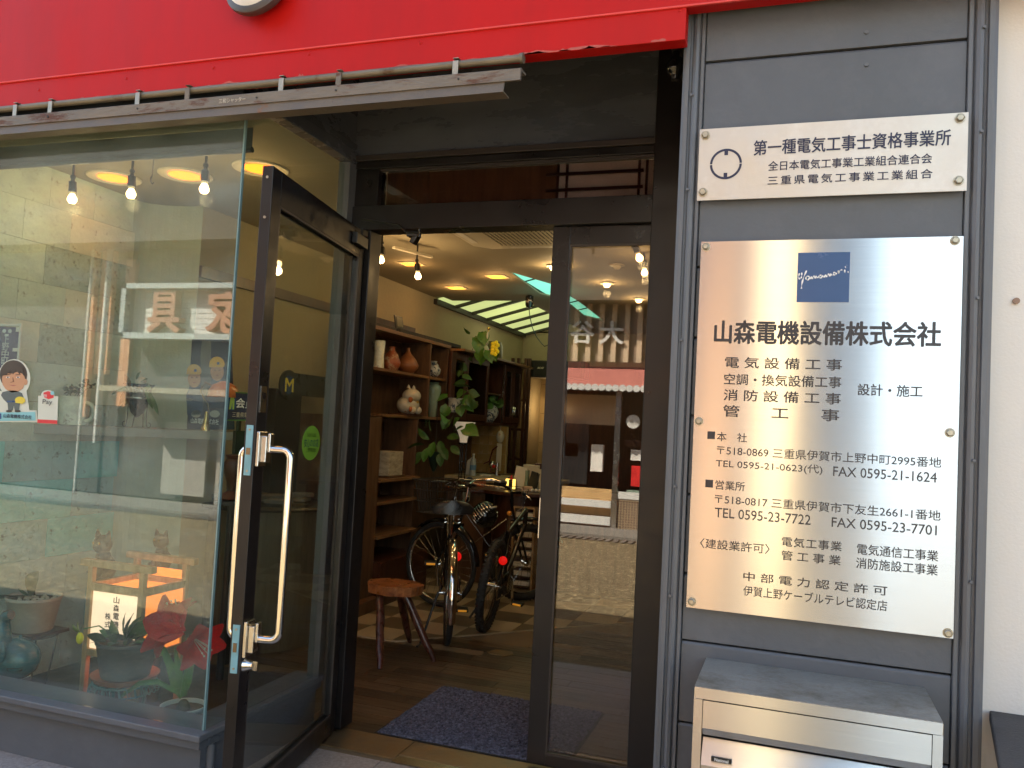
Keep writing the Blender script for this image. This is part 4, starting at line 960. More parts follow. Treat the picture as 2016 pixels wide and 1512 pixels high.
    if kind == 'city':
        M().prism([(.0, R_ + .05), (bb.x, bb.z + .10), (bb.x + .08, bb.z), (bb.x, bb.z - .10), (0, R_ - .05), (-.05, R_)], 'y', -.078, -.066).build_local('chain_case', K['chrome'], t, .003)
        M().tube([(0.02, .07, R_), (-.05, .17, .012), (-.10, .19, .006)], .008, 8).build_local('kickstand', K['iron'], t)
    else: M().tube([(.33, .04, .28), (.22, .17, .006)], .008, 8).build_local('kickstand', K['iron'], t)
    # seat post and saddle
    sp = st + (st - bb).normalized() * (.17 if kind == 'city' else .14)
    M().tube([st - (st - bb).normalized() * .05, sp], .0125, 10).build_local('seat_post', K['chrome'], t)
    if kind == 'city':
        m = M(); n = 14; vs_, fs = [], []
        for i in range(n + 1):
            u = i / n; w = (.125 * (1 - u) ** .6 + .028) * (math.sin(min(1, u * 5 + .25) * PI / 2)) * (1 if u < .97 else .6); x = sp.x - .13 + .26 * u
            for k in range(9):
                v = -1 + 2 * k / 8; vs_.append((x, w * v, sp.z + .065 - .045 * abs(v) ** 3.2 + .02 * math.cos(u * PI)))
            for k in range(9):
                v = 1 - 2 * k / 8; vs_.append((x, w * v * .93, sp.z - .015 - .01 * (1 - abs(v)) + .012 * math.cos(u * PI)))
        for i in range(n):
            for k in range(18): fs.append((i * 18 + k, i * 18 + (k + 1) % 18, (i + 1) * 18 + (k + 1) % 18, (i + 1) * 18 + k))
        fs.append(tuple(range(17, -1, -1))); fs.append(tuple(n * 18 + k for k in range(18)))
        m.add(vs_, fs, True); m.build_local('saddle', mat('black_vinyl', (.018, .017, .017), .28), t)
        m = M()
        for s in (-1, 1):
            m.tube([(sp.x - .09 + k * .003 * 0 + .028 * math.cos(k * .9) , s * .045 + .014 * math.sin(k * .9), sp.z - .075 + k * .0045) for k in range(20)], .0022, 5)
        m.build_local('saddle_springs', K['chrome'], t)
    else:
        M().ball(sp, .018, 12, 8).build_local('post_cap', mat('orange_cap', (.8, .3, .03), .4), t)
    # handlebars
    hs = hT + (hT - hB).normalized() * .06 + Vector((0, 0, .08 if kind == 'city' else .05))
    m = M(); m.T = Sx
    m.tube([hT, hs], .013, 10)
    if kind == 'city': bars = [[hs, hs + Vector((.05, s * .06, .0)), hs + Vector((.04, s * .16, .04)), hs + Vector((-.06, s * .235, .05)), hs + Vector((-.18, s * .27, .03))] for s in (-1, 1)]
    else: bars = [[hs, hs + Vector((.03, s * .1, .02)), hs + Vector((.0, s * .2, .03)), hs + Vector((-.03, s * .30, .03))] for s in (-1, 1)]
    for b_ in bars: m.tube(b_, .011, 10)
    m.build_local('handlebar', K['chrome'] if kind == 'city' else black, t)
    m = M(); m.T = Sx
    for b_ in bars: m.tube([b_[-2] * .35 + b_[-1] * .65, b_[-1]] if kind == 'city' else [b_[-2] * .6 + b_[-1] * .4, b_[-1]], .0165, 12)
    m.build_local('grips', K['black'], t)
    m = M(); m.T = Sx
    for b_, s in zip(bars, (-1, 1)): m.tube([b_[2] + Vector((.02, 0, -.01)), b_[2] + Vector((.05, s * .04, -.03)), b_[-1] + Vector((.06, 0, -.035))], .005, 6)
    m.tube([bars[0][2], hs + Vector((.12, -.05, .05)), hs + Vector((.12, 0, -.1)), hB + Vector((.05, 0, 0))], .003, 6).tube([bars[1][2], hs + Vector((.12, .05, .05)), hs + Vector((.10, 0, -.12)), bb], .003, 6)
    m.build_local('brake_levers', K['steel'], t)
    if kind == 'city':
        m = M(); m.T = Sx; cx, cz = wb + .0, .93; n = 9
        def bk(zf, u, v): return Vector((wb + .03 + u * (.12 + .03 * zf), v * (.14 + .04 * zf), .72 + .25 * zf))
        for zf in (0, .35, .7, 1): m.tube([bk(zf, -1, -1), bk(zf, 1, -1), bk(zf, 1, 1), bk(zf, -1, 1)], .003 if zf < 1 else .005, 5, True, True)
        for k in range(n + 1):
            v = -1 + 2 * k / n
            for u in (-1, 1): m.tube([bk(0, u, v), bk(1, u, v)], .0022, 4)
            for vv in (-1, 1): m.tube([bk(0, v, vv), bk(1, v, vv)], .0022, 4)
            m.tube([bk(0, -1, v), bk(0, 1, v)], .0022, 4); m.tube([bk(0, v, -1), bk(0, v, 1)], .0022, 4)
        m.build_local('basket', K['iron'], t)
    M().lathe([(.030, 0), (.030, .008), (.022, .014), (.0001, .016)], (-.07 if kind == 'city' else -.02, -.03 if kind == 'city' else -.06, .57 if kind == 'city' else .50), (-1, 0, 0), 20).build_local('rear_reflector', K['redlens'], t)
    M().tube([(.03, -.03 if kind == 'city' else -.05, .50), (-.07 if kind == 'city' else -.02, -.03 if kind == 'city' else -.06, .57 if kind == 'city' else .50)], .006, 6).build_local('reflector_stem', K['iron'], t)
    return t
bA = bicycle('bicycle', 'black city bicycle with wire front basket and wide saddle behind the stool', (-2.075, 5.02, 0), math.atan2(.90, -.43), .95, 'city')
bB = bicycle('bicycle', 'black knobbly tyred bicycle without saddle standing right of the city bicycle', (-1.985, 5.47, 0), math.atan2(1.0, -.12), -.95, 'sport', 0.10)
# helmet hanging from the right bicycle
q = at(955, 1015, 6.05)
hm = thing('helmet', 'black ribbed cycling helmet with white visor hung on the right bicycle', 'helmet', q)
M().lathe([(.095, -.05), (.10, -.01), (.085, .045), (.05, .08), (.0001, .092)], q, (.5, -.6, -.35), 24).build('shell', K['blackg'], hm)
m = M(); ax = Vector((.5, -.6, -.35)).normalized(); qq = Vector((0, 0, 1)).rotation_difference(ax)
for k in range(-4, 5): m.tube([q + qq @ Vector((.104 * math.cos(a_) * math.sqrt(max(.02, 1 - (k / 5) ** 2)), k * .02, .104 * math.sin(a_) * math.sqrt(max(.02, 1 - (k / 5) ** 2)) - .02)) for a_ in [i * PI / 10 for i in range(11)]], .004, 6)
m.build('ribs', K['steel'], hm)
M().bar(q + Vector((-.10, 0, .035)), q + Vector((.09, -.02, .075)), .05, .012).build('visor', K['cream'], hm, bevel=.004)

# ------------------------------------------------- shelving along the left wall
sh = thing('wall_shelving', 'brown wooden wall shelving with open cells and stepped lower shelves', 'shelving', (-3.2, 7, 0))
XF = -3.05
ztop = 2.125
ya, yb_, yc, yd = sd(722, 700, XF).y, sd(848, 700, XF).y, sd(884, 700, XF).y, 9.35
def shbox(nm, x0, x1, y0, y1, z0, z1, mt=None): return M().box(x0, x1, y0, y1, z0, z1).build(nm, mt or K['wood'], sh, bevel=.0015)
zmid = sd(790, 731, XF).z; zlow = 1.46
for y in (ya, yb_, yc): shbox('upright', XW + .021, XF, y - .014, y + .014, zlow - .0, ztop - .028)
shbox('top_board', XW + .021, XF + .01, ya - .02, yc + .02, ztop - .027, ztop, K['woodh'])
shbox('shelf', XW + .021, XF - .002, ya + .015, yb_ - .015, zmid - .022, zmid, K['woodh'])
shbox('shelf', XW + .021, XF - .002, yb_ + .015, yc - .015, zmid - .022, zmid, K['woodh'])
shbox('bottom_board', XW + .021, XF, sd(742, 800, XF).y + .1, yc + .01, zlow - .025, zlow - .001, K['woodh'])
shbox('back_panel', XW + .004, XW + .020, yb_ - .7, yc, zlow, ztop - .03)
# lower part
yl0 = sd(737, 1000, -3.0).y; yl1 = sd(815, 1000, -3.0).y
shbox('upright', XW + .02, -2.98, ya - .45, yl0, .002, 1.43)
for (p0, dep) in (((739, 944), .02), ((737, 990), .0), ((731, 1057), .02)):
    z = sd(p0[0], p0[1], -3.0).z; shbox('shelf', XW + .02, -2.98 + dep, yl0 + .002, yl1, z - .022, z, K['woodh'])
z = sd(728, 1107, -3.0).z; shbox('plinth', XW + .02, -2.92, yl0 + .002, yl1 + .15, .002, z, K['dwood'])
shbox('step', XW + .02, -2.93, 4.2, yl0 - .47 if False else ya - .46, .002, .10, K['dwood'])
shbox('step', -2.978, -2.90, ya - .45, yl0, .002, .09, K['wood'])
shbox('back_panel', XW + .004, XW + .019, yl0, 9.3, .002, 1.43)
shbox('niche_panel', XW + .02, -3.02, yl1 + .01, yl1 + .03, .002, 1.43)
shbox('side_panel', XW + .02, -2.98, 4.93, 4.955, .101, 1.43)
# dark slabs on top of the shelving
m = M(); m.box(XW + .03, XF - .02, ya, ya + .5, ztop + .001, ztop + .03).box(XW + .05, XF - .01, ya + .55, yc + .3, ztop + .001, ztop + .035)
tag(m.build('black_slab', mat('rough_black_slab', (.035, .032, .03), .8, bump=.6, bscale=40), None, bevel=.004), 'long rough black slab lying on top of the wall shelving', 'slab')
q = sd(785, 640, XF - .05); t = thing('picture_frame', 'small dark picture frame standing on the shelving top', 'picture frame', (q.x, q.y, ztop + .03))
M().cbox((q.x, q.y, ztop + .086), (.012, .14, .11), Matrix.Rotation(-.2, 3, 'Y')).build('frame', K['black'], t, bevel=.003)
M().cbox((q.x + .008, q.y, ztop + .088), (.003, .10, .075), Matrix.Rotation(-.2, 3, 'Y')).build('picture', mat('dim_print', (.09, .08, .05), .4, col2=(.25, .2, .1), c2scale=20), t)
def pot(name, label, cat, prof, c, mt, part='body', n=28):
    t = thing(name, label, cat, c); M().lathe(prof, c, None, n).build(part, mt, t); return t
zc_ = zmid + .0005
def onshelf(px, X=-3.18): return sd(px, 760, X)
q = onshelf(743, -3.15); pot('vase', 'tall speckled cylinder vase at the left end of the top shelf', 'vase', [(.04, 0), (.042, .02), (.038, .12), (.044, .22), (.040, .225), (.03, .2)], (q.x, q.y, zc_), K['cerw'])
q = onshelf(768, -3.15); pot('vase', 'mottled red pottery vase with a short neck on the top shelf', 'vase', [(a * .84, b * .84) for a, b in ((.05, 0), (.085, .05), (.088, .09), (.06, .16), (.03, .2), (.026, .215), (.032, .235), (.03, .237), (.02, .21))], (q.x, q.y, zc_), K['redvase'])
q = onshelf(800, -3.15); pot('vase', 'banded orange pottery vase with thin neck on the top shelf', 'vase', [(a * .86, b * .84) for a, b in ((.055, 0), (.105, .06), (.11, .09), (.08, .15), (.03, .205), (.015, .24), (.018, .262), (.012, .262), (.01, .24))], (q.x, q.y, zc_), K['orvase'])
q = onshelf(851, -3.14); pot('jar', 'small blue and white jar in the narrow upper cell', 'jar', [(.03, 0), (.065, .04), (.07, .08), (.04, .13), (.03, .14), (.035, .155)], (q.x, q.y, zc_), K['bluew'])
q = sd(851, 800, -3.14); pot('vase', 'slender celadon green vase in the narrow lower cell', 'vase', [(.035, 0), (.042, .01), (.05, .14), (.075, .24), (.07, .28), (.045, .30), (.055, .315), (.04, .315)], (q.x, q.y, zlow), K['celadon'])
# lucky cat
q = sd(803, 800, -3.12)
ct = thing('cat_figurine', 'white ceramic lucky cat figurine with orange patches on the lower cell', 'figurine', (q.x, q.y, zlow))
zc2 = zlow + .001
M().box(q.x - .10, q.x + .09, q.y - .16, q.y + .12, zc2, zc2 + .010).build('base', K['dwood'], ct)
M().ball((q.x, q.y, zc2 + .085), .10, 20, 12, (.9, 1.25, .82)).ball((q.x + .03, q.y, zc2 + .165), .078, 18, 12, (.95, 1.3, .8)).lathe([(.018, 0), (.012, .018), (.001, .034)], (q.x + .02, q.y - .05, zc2 + .225), None, 10).lathe([(.018, 0), (.012, .018), (.001, .034)], (q.x + .02, q.y + .05, zc2 + .225), None, 10).ball((q.x + .07, q.y - .05, zc2 + .045), .035, 12, 8).ball((q.x + .07, q.y + .05, zc2 + .045), .035, 12, 8).build('body', K['cer'], ct)
orp = mat('orange_glaze', (.36, .10, .025), .25)
for dy_, dz_ in ((-.075, .05), (.075, .05), (-.09, .13)): M().ball((q.x + .066, q.y + dy_, zc2 + dz_), .030, 12, 8, (.55, 1, .8)).build('glaze_patch', orp, ct)
M().torus((q.x + .02, q.y, zc2 + .125), .062, .006, (.2, 0, 1), 24, 6).ball((q.x + .088, q.y, zc2 + .115), .012, 10, 8).build('collar', K['gold'], ct)
# paper cube lamp
zb2 = sd(739, 944, -3.0).z
q = sd(762, 920, -3.08); t = thing('box_lamp', 'square textured paper box lamp on the lower shelf', 'lamp', (q.x, q.y, zb2))
M().box(q.x - .10, q.x + .09, q.y - .14, q.y + .16, zb2 + .001, zb2 + .014).build('base', K['wood'], t)
M().box(q.x - .085, q.x + .075, q.y - .11, q.y + .13, zb2 + .0145, zb2 + .205).build('shade', mat('bark_paper', (.44, .37, .25), .8, var=.3, vscale=12, col2=(.22, .16, .10), c2scale=9, stretch=(1, 1, 3)), t, bevel=.004)
# glazed cabinets
cb = thing('wall_cabinet', 'dark brown wall cabinet with glazed doors and an open shelf bay', 'cabinet', (-3.2, 8, 1.45))
XF2 = -3.00; y0 = yc + .03; y1 = 9.3; zt2, zb3 = 2.08, 1.44
ys = [y0, sd(902, 800, XF2).y, sd(957, 800, XF2).y, sd(988, 800, XF2).y, sd(1016, 800, XF2).y, sd(1022, 800, XF2).y]
y1 = ys[5]
M().box(XW + .02, XF2 + .10, y0 - .01, y1 + .15, zt2, zt2 + .022).build('top_board', K['woodh'], cb, bevel=.002)
M().box(XW + .02, XF2, y0, y1, zb3 - .03, zb3).build('bottom_board', K['dwood'], cb, bevel=.002)
M().box(XW + .02, XW + .03, y0, y1, zb3, zt2).build('back_panel', K['dwood'], cb)
for y in (ys[0] + .01, ys[2] + .005, ys[3], y1 - .01): M().box(XW + .031, XF2, y - .01, y + .01, zb3, zt2).build('upright', K['dwood'], cb)
M().box(XW + .031, XF2 - .01, ys[2] + .02, ys[3] - .02, 1.73, 1.745).build('shelf', K['wood'], cb)
M().box(XF2 + .001, XF2 + .014, ys[0], ys[1] - .25, zb3, zt2 - .01).build('panel', K['dwood'], cb)
def cdoor(a, b, hnd):
    m = M(); w = .055
    m.box(XF2 + .001, XF2 + .018, a, a + w, zb3 + .005, zt2 - .01).box(XF2 + .001, XF2 + .018, b - w, b, zb3 + .005, zt2 - .01).box(XF2 + .001, XF2 + .018, a + w, b - w, zb3 + .005, zb3 + .07).box(XF2 + .001, XF2 + .018, a + w, b - w, zt2 - .075, zt2 - .01)
    d = m.build('cabinet_door', K['dwood'], cb, bevel=.002)
    g_ = M().box(XF2 + .006, XF2 + .010, a + w, b - w, zb3 + .07, zt2 - .075).build('pane', K['cglass'], d)
    yh = a + w / 2 if hnd < 0 else b - w / 2
    M().tube([(XF2 + .018, yh, zb3 + .10), (XF2 + .04, yh, zb3 + .10), (XF2 + .04, yh, zb3 + .18), (XF2 + .018, yh, zb3 + .18)], .005, 6).build('handle', K['chrome'], d)
cdoor(ys[1] - .24, ys[1] + .12, 1); cdoor(ys[1] + .125, ys[2] - .005, -1); cdoor(ys[3] + .01, (ys[3] + y1) / 2 - .002, 1); cdoor((ys[3] + y1) / 2 + .002, y1, -1)
q = (XF2 - .12, (ys[2] + ys[3]) / 2 - .12, 1.7455); pot('cup', 'small blue patterned cup on the open cabinet shelf', 'cup', [(.03, 0), (.045, .01), (.05, .10), (.046, .10), (.04, .01)], q, K['bluew'])
yq = (ys[2] + ys[3]) / 2
pot('dish_vase', 'round patterned moon vase with trailing leaves in the cabinet bay', 'vase', [(.04, 0), (.05, .01), (.09, .07), (.10, .11), (.08, .16), (.04, .19), (.045, .2), (.03, .2)], (XF2 - .05, yq, zb3 + .0), K['bluew'])
tag(M().box(XF2 + .002, XF2 + .010, ys[3] - .012, ys[3] + .004, zb3, zt2 - .005).build('trim_strip', K['steel']), 'thin bright metal strip on the edge of the cabinet bay', 'trim')

# ------------------------------------------------- leaves
def leaf_mesh(kind, mt):
    m = M(); n = 8; vs_, fs = [], []
    for i in range(n + 1):
        u = i / n
        if kind == 'heart': w = .46 * math.sin(min(1, (u + .13) * .95) * PI) ** .75 * (1.15 - u * .45)
        elif kind == 'oval': w = .30 * math.sin(PI * min(1, u * .98 + .01)) ** .8
        else: w = .085 * math.sin(PI * (u * .97 + .02)) ** .6
        bend = -.22 * u * u
        for v in (-1, -.5, 0, .5, 1): vs_.append((u - (.10 * abs(v) if kind == 'heart' and i == 0 else 0), w * v, bend + .10 * abs(v) * w * 2.2 + .01 * math.sin(i * 2 + v * 3)))
    for i in range(n):
        for k in range(4): fs.append((i * 5 + k, i * 5 + k + 1, (i + 1) * 5 + k + 1, (i + 1) * 5 + k))
    m.add(vs_, fs, True); return m.mesh('leaf', mt)
LM = {(k, c): leaf_mesh(k, K[c]) for k, c in (('heart', 'leaf'), ('heart', 'leafd'), ('heart', 'leafb'), ('oval', 'leaf'), ('oval', 'leafd'), ('oval', 'leafb'), ('strap', 'leaf'), ('strap', 'leafd'), ('strap', 'leafb'))}
def leaf(t, key, p, d, size, roll=0.0, wsc=1.0):
    """leaf at world point p pointing along d"""
    d = Vector(d).normalized(); q = Vector((1, 0, 0)).rotation_difference(d); e = (q.to_matrix() @ Matrix.Rotation(roll, 3, 'X')).to_euler()
    return piece('leaf', LM[key], t, Vector(p) - Vector(t.location), e, (size, size * wsc, size))
def vine(t, pts, key, size, step=2, jit=.5, face=Vector((.2, -1, .1))):
    P = [Vector(p) for p in pts]; Q = []
    for a, b in zip(P[:-1], P[1:]):
        n = max(2, int((b - a).length / .05))
        Q += [a + (b - a) * k / n + Vector((random.uniform(-1, 1), random.uniform(-1, 1), random.uniform(-1, 1))) * .006 for k in range(n)]
    M().tube(Q, .0028, 5).build('stem', K['stem'], t)
    for i in range(1, len(Q), step):
        d = Vector((random.uniform(-1, 1), random.uniform(-.8, .3), random.uniform(-.9, .3)))
        leaf(t, key, Q[i], d, size * random.uniform(.7, 1.2), random.uniform(-.9, .9) + (.9 if i % 2 else -.9))
random.seed(5)
q = at(938, 700, 7.6)
vn = thing('vine_plant', 'tall climbing vine with yellow trumpet flowers on top of the cabinet', 'plant', (XF2 + .02, q.y, zt2 + .03))
YV = 7.3
vine(vn, [at(930, 716, YV), at(925, 700, YV), at(905, 690, YV), at(885, 686, YV)], ('heart', 'leaf'), .06, 3)
vine(vn, [at(940, 700, YV), at(948, 670, YV), at(955, 645, YV)], ('heart', 'leafb'), .09, 2)
vine(vn, [at(925, 700, YV), at(935, 678, YV), at(928, 660, YV)], ('heart', 'leaf'), .055, 4)
for px, py, dx_, dz_, s in ((942, 668, .1, -1, .14), (950, 655, .3, -.8, .13), (945, 690, 0, -1, .12), (962, 690, .4, -.9, .13), (972, 690, .3, -1, .11), (952, 700, -.3, -1, .10), (925, 655, -.8, .4, .08), (934, 664, .5, -.7, .07)):
    leaf(vn, ('heart', 'leafb'), at(px, py, YV - .05), (dx_, -.25, dz_), s, random.uniform(-.4, .4) + 1.2)
vine(vn, [at(905, 690, YV), at(905, 715, YV), at(910, 740, YV - .2), at(918, 765, YV - .3), at(935, 790, YV - .4), at(950, 805, YV - .4)], ('heart', 'leaf'), .10, 2)
for px, py in ((975, 680), (974, 692)):
    q = at(px, py, YV - .12); m = M()
    for k in range(5):
        a = k * 2 * PI / 5; c_ = q + Vector((math.cos(a) * .026, -.004, math.sin(a) * .026)); m.ball(c_, .021, 8, 6, (1, .35, 1))
    m.ball(q + Vector((0, -.012, 0)), .006, 6, 5); m.build('flower', K['yelfl'], vn)
m = M(); q = at(960, 660, YV - .1); m.ball(q, .014, 8, 6, (.7, .7, 2.6)); m.build('flower', mat('pale_petal', (.7, .68, .55), .5), vn)
# pots on cabinet top
q = at(1008, 702, 8.3); zz = zt2 + .023
pot('planter', 'olive green square shouldered jar on top of the cabinet', 'jar', [(.09, 0), (.10, .01), (.10, .16), (.085, .19), (.085, .20), (.07, .20)], (XF2 - .1, 8.35, zz), mat('olive_glaze', (.12, .12, .06), .4))
og = thing('ornament', 'small colourful doll ornament with a raised gold hand on the cabinet', 'ornament', (XF2 - .06, 8.0, zz))
o0 = Vector((XF2 - .06, 8.0, zz)); M().lathe([(.05, 0), (.055, .05), (.03, .11), (.02, .13)], o0, None, 14).build('body', K['cer'], og); M().ball(o0 + Vector((0, 0, .155)), .032, 12, 8).build('head', K['cream'], og)
M().tube([o0 + Vector((0, 0, .17)), o0 + Vector((.01, 0, .25)), o0 + Vector((.02, .02, .29))], .006, 6).ball(o0 + Vector((.02, .02, .305)), .018, 8, 6).build('staff', K['gold'], og)
m = M().ball(o0 + Vector((.02, .09, .05)), .03, 10, 8, (1, 1, 1.6)); m.build('robe', K['redfl'], og)
# pots with heart leaves in front of cabinet (bay under shelving)
pp = thing('potted_vine', 'heart leaved vine in a black and white zigzag pot before the cabinet', 'potted plant', at(896, 812, 7.0))
c0 = Vector(pp.location)
M().lathe([(.045, 0), (.05, .005), (.075, .13), (.07, .13), (.06, .02)], c0, None, 20).build('pot', K['bluew'], pp)
M().cyl(c0 + Vector((0, 0, -.19)), c0 + Vector((0, 0, -.001)), .004, 6).box(c0.x - .06, c0.x + .06, c0.y - .06, c0.y + .06, c0.z - .006, c0.z - .0005).build('pot_stand', K['iron'], pp)
for px, py, dx_, dz_, s in ((880, 780, -.8, -.3, .12), (882, 800, -.4, -.9, .12), (900, 780, .5, .3, .12), (912, 785, .9, -.3, .13), (905, 800, .3, -.8, .1), (920, 795, .7, -.6, .1)): leaf(pp, ('heart', 'leafb'), at(px, py, 6.95), (dx_, -.3, dz_), s, 1.0)
vine(pp, [at(905, 806, 6.9), at(915, 760, 6.9), at(922, 770, 6.9), at(918, 800, 6.85)], ('heart', 'leaf'), .08, 3)
q = Vector((XF2 + .0, yq, 1.63)); pt = thing('trailing_plant', 'bunch of yellow green leaves rising from the moon vase', 'plant', q)
for k in range(16):
    a = random.uniform(0, 6.28); leaf(pt, ('heart', 'leaf' if k % 3 else 'leafb'), q + Vector((random.uniform(-.06, .06), random.uniform(-.14, .14), random.uniform(-.02, .08))), (math.cos(a), -.3, math.sin(a)), random.uniform(.06, .1), random.uniform(-1, 1))
M().tube([q - Vector((0, 0, .02)), q + Vector((0, .02, .06))], .004, 5).build('stem', K['stem'], pt)
# hanging planter
q = at(855, 900, 6.5); hp = thing('hanging_planter', 'dark cone planter full of oval leaves hanging in the wall niche', 'potted plant', q)
M().lathe([(.012, -.12), (.03, -.08), (.065, .03), (.07, .05), (.06, .05), (.02, -.06)], q, None, 18).build('pot', mat('dark_green_pot', (.012, .03, .02), .3), hp)
M().tube([q + Vector((0, 0, .04)), q + Vector((.01, 0, .4)), (q.x, q.y, 1.43)], .002, 5).tube([q - Vector((0, 0, .12)), q - Vector((0, 0, .26))], .002, 4).build('hanging_wire', K['iron'], hp)
for px, py, dx_, dz_, s, rl in ((845, 865, -.7, .5, .13, .6), (835, 875, -1, -.1, .14, .9), (830, 890, -.6, -.9, .14, 1.1), (855, 870, -.1, -.7, .13, 1.2), (865, 868, .4, -.8, .13, 1.2), (872, 880, .4, -.7, .12, 1.2), (880, 860, .9, .1, .12, .9), (888, 878, .8, -.5, .11, 1), (850, 850, -.3, .9, .12, .8), (876, 848, .4, .8, .11, .8), (868, 890, .1, -1, .12, 1.2), (842, 882, -.2, -.9, .12, 1.2), (895, 850, .7, .6, .10, .6)):
    leaf(hp, ('oval', 'leaf' if py % 3 else 'leafb'), at(px, py, 6.42), (dx_, -.35, dz_), s, rl)
for px, py in ((835, 845), (842, 842), (885, 838)): leaf(hp, ('oval', 'leafd'), at(px, py, 6.45), (random.uniform(-.4, .4), -.2, .8), .09, .7)
# flared white lamp on black stand (on the counter)
ZC = .835
q = at(908, 950, 6.95); tl_ = thing('torch_lamp', 'white trumpet shaped glass lamp on a tall black rod stand', 'lamp', (q.x, q.y, ZC))
c0 = Vector((q.x, q.y, ZC + .002))
zr = at(908, 873, 6.95).z - c0.z; zt3 = at(908, 833, 6.95).z - c0.z
M().lathe([(.055, 0), (.055, .012), (.01, .016)], c0, None, 20).lathe([(.042, zr - .008), (.045, zr), (.042, zr + .008), (.0001, zr + .008)], c0, None, 20).build('stand_discs', K['blackg'], tl_)
m = M()
for k in range(3): a = k * 2.1; m.cyl(c0 + Vector((.03 * math.cos(a), .03 * math.sin(a), .012)), c0 + Vector((.03 * math.cos(a), .03 * math.sin(a), zr - .005)), .005, 8)
for zz in (.1, .17, .24): m.torus(c0 + Vector((0, 0, zz)), .03, .003, n=16, k=5)
m.build('rods', K['blackg'], tl_)
M().lathe([(.032, zr + .009), (.036, zr + .05), (.055, zr + .10), (.10, zt3 + .01), (.097, zt3 + .012), (.05, zr + .10), (.03, zr + .05)], c0, None, 28).build('shade', emis('frosted_shade', (.9, .72, .5), .10, (.75, .68, .56)), tl_)
for px, py, dx_, dz_, s in ((885, 832, -.6, .4, .12), (893, 838, .3, .4, .12), (915, 843, .9, -.25, .16), (880, 826, -.3, -.9, .10)): leaf(vn, ('heart', 'leafb'), at(px, py, 6.8), (dx_, -.3, dz_), s, .9)

# ------------------------------------------------- counter
co = thing('counter', 'dark brown reception counter with a pale curved worktop at the back', 'counter', (-2.2, 7.1, 0))
YCt = 7.10
M().prism([(-3.0, 7.02), (-2.75, 6.97), (-2.62, 7.0), (-2.5, 6.95), (-2.2, 6.93), (-2.0, 7.03), (-.9, 7.03), (-.9, 7.75), (-3.0, 7.75)], 'z', ZC - .03, ZC).build('counter_top', K['dwood'], co, bevel=.004)
M().box(-3.0, -2.62, 7.05, 7.7, .002, ZC - .031).build('drawer_unit', K['wood'], co, bevel=.003)
cpts = [(-2.6, 7.2)] + [(-2.35 + .22 * math.cos(a), 7.2 + .2 * math.sin(a)) for a in [PI + k * PI / 12 for k in range(13)]] + [(-2.1, 7.7), (-2.6, 7.7)]
M().prism(cpts, 'z', .002, ZC - .031).build('rounded_front', K['dwood'], co)
M().box(-2.12, -.95, 7.10, 7.7, .002, ZC - .031).build('front_panel', K['dwood'], co, bevel=.003)
M().prism([(-3.34, 7.76), (-2.55, 7.76), (-2.2, 8.02), (-2.2, 8.4), (-3.34, 8.4)], 'z', ZC + .01, ZC + .055).build('worktop', mat('pale_worktop', (.50, .38, .22), .4), co, bevel=.003)
# paper rack
pr = thing('paper_rack', 'wooden pigeonhole rack stacked with white paper under the counter', 'rack', (-2.2, 7.0, 0))
x0, x1 = at(1008, 1080, 7.0).x, at(1052, 1080, 7.0).x
M().box(x0, x0 + .015, 6.97, 7.09, .002, .70).box(x1 - .015, x1, 6.97, 7.09, .002, .70).box(x0, x1, 6.97, 7.09, .701, .716).build('case', K['pine'], pr)
for k in range(8):
    z = .02 + k * .085; M().box(x0 + .016, x1 - .016, 6.98, 7.09, z, z + .006).build('shelf', K['wood'], pr)
    M().cbox(((x0 + x1) / 2 + random.uniform(-.008, .008), 7.03, z + .006 + random.uniform(.022, .034)), (x1 - x0 - .05, .11, random.uniform(.03, .045)), Matrix.Rotation(random.uniform(-.03, .06), 3, 'Y')).build('paper_stack', K['white'], pr)
tag(M().box(at(913, 968, 7.0).x, at(926, 968, 7.0).x, 6.98, 7.0, at(918, 986, 7.0).z, at(918, 969, 7.0).z).build('wall_switch', mat('pale_green_plate', (.38, .42, .3), .5)), 'pale green switch plate on the counter drawer unit', 'switch')
# back splash wall with tiles
bs = thing('backsplash', 'amber tiled splashback wall behind the counter', 'wall', (-3.2, 8.45, 0))
M().box(-3.34, -2.93, 8.46, 8.5, ZC + .06, 1.40).build('grout_bed', mat('pale_grout', (.42, .32, .16), .8), bs)
ts = M().box(-.049, .049, 0, .006, -.049, .049).mesh('tile', mat('amber_tile', (.36, .22, .075), .25, var=.15))
for i in range(4):
    for j in range(5): piece('tile', ts, bs, Vector((-3.29 + i * .101, 8.454, ZC + .115 + j * .101)) - Vector(bs.location))
# things on the counter
def bx(name, label, cat, x0, x1, y0, y1, z0, z1, mt, bev=.002): return tag(M().box(x0, x1, y0, y1, z0, z1).build(name, mt, None, bev, org=((x0 + x1) / 2, (y0 + y1) / 2, z0)), label, cat)
def onc(px, Y): return at(px, 940, Y).x
x = onc(930, 7.9); zz = ZC + .0555
b_ = thing('water_bottle', 'clear plastic bottle with blue label on the pale worktop', 'bottle', (x, 7.9, zz))
M().lathe([(.03, 0), (.032, .01), (.032, .14), (.012, .19), (.012, .21)], (x, 7.9, zz), None, 16).build('bottle_body', mat('bottle_plastic', (.45, .47, .45), .15), b_); M().lathe([(.0325, .06), (.0325, .11)], (x, 7.9, zz), None, 16).build('bottle_label', mat('blue_label', (.12, .25, .4), .4), b_); M().lathe([(.013, .21), (.013, .225), (.0001, .225)], (x, 7.9, zz), None, 12).build('cap', K['white'], b_)
b_ = thing('tape_dispenser', 'small dark tape dispenser beside the lamp stand on the counter', 'tape dispenser', (onc(925, 7.3), 7.3, ZC))
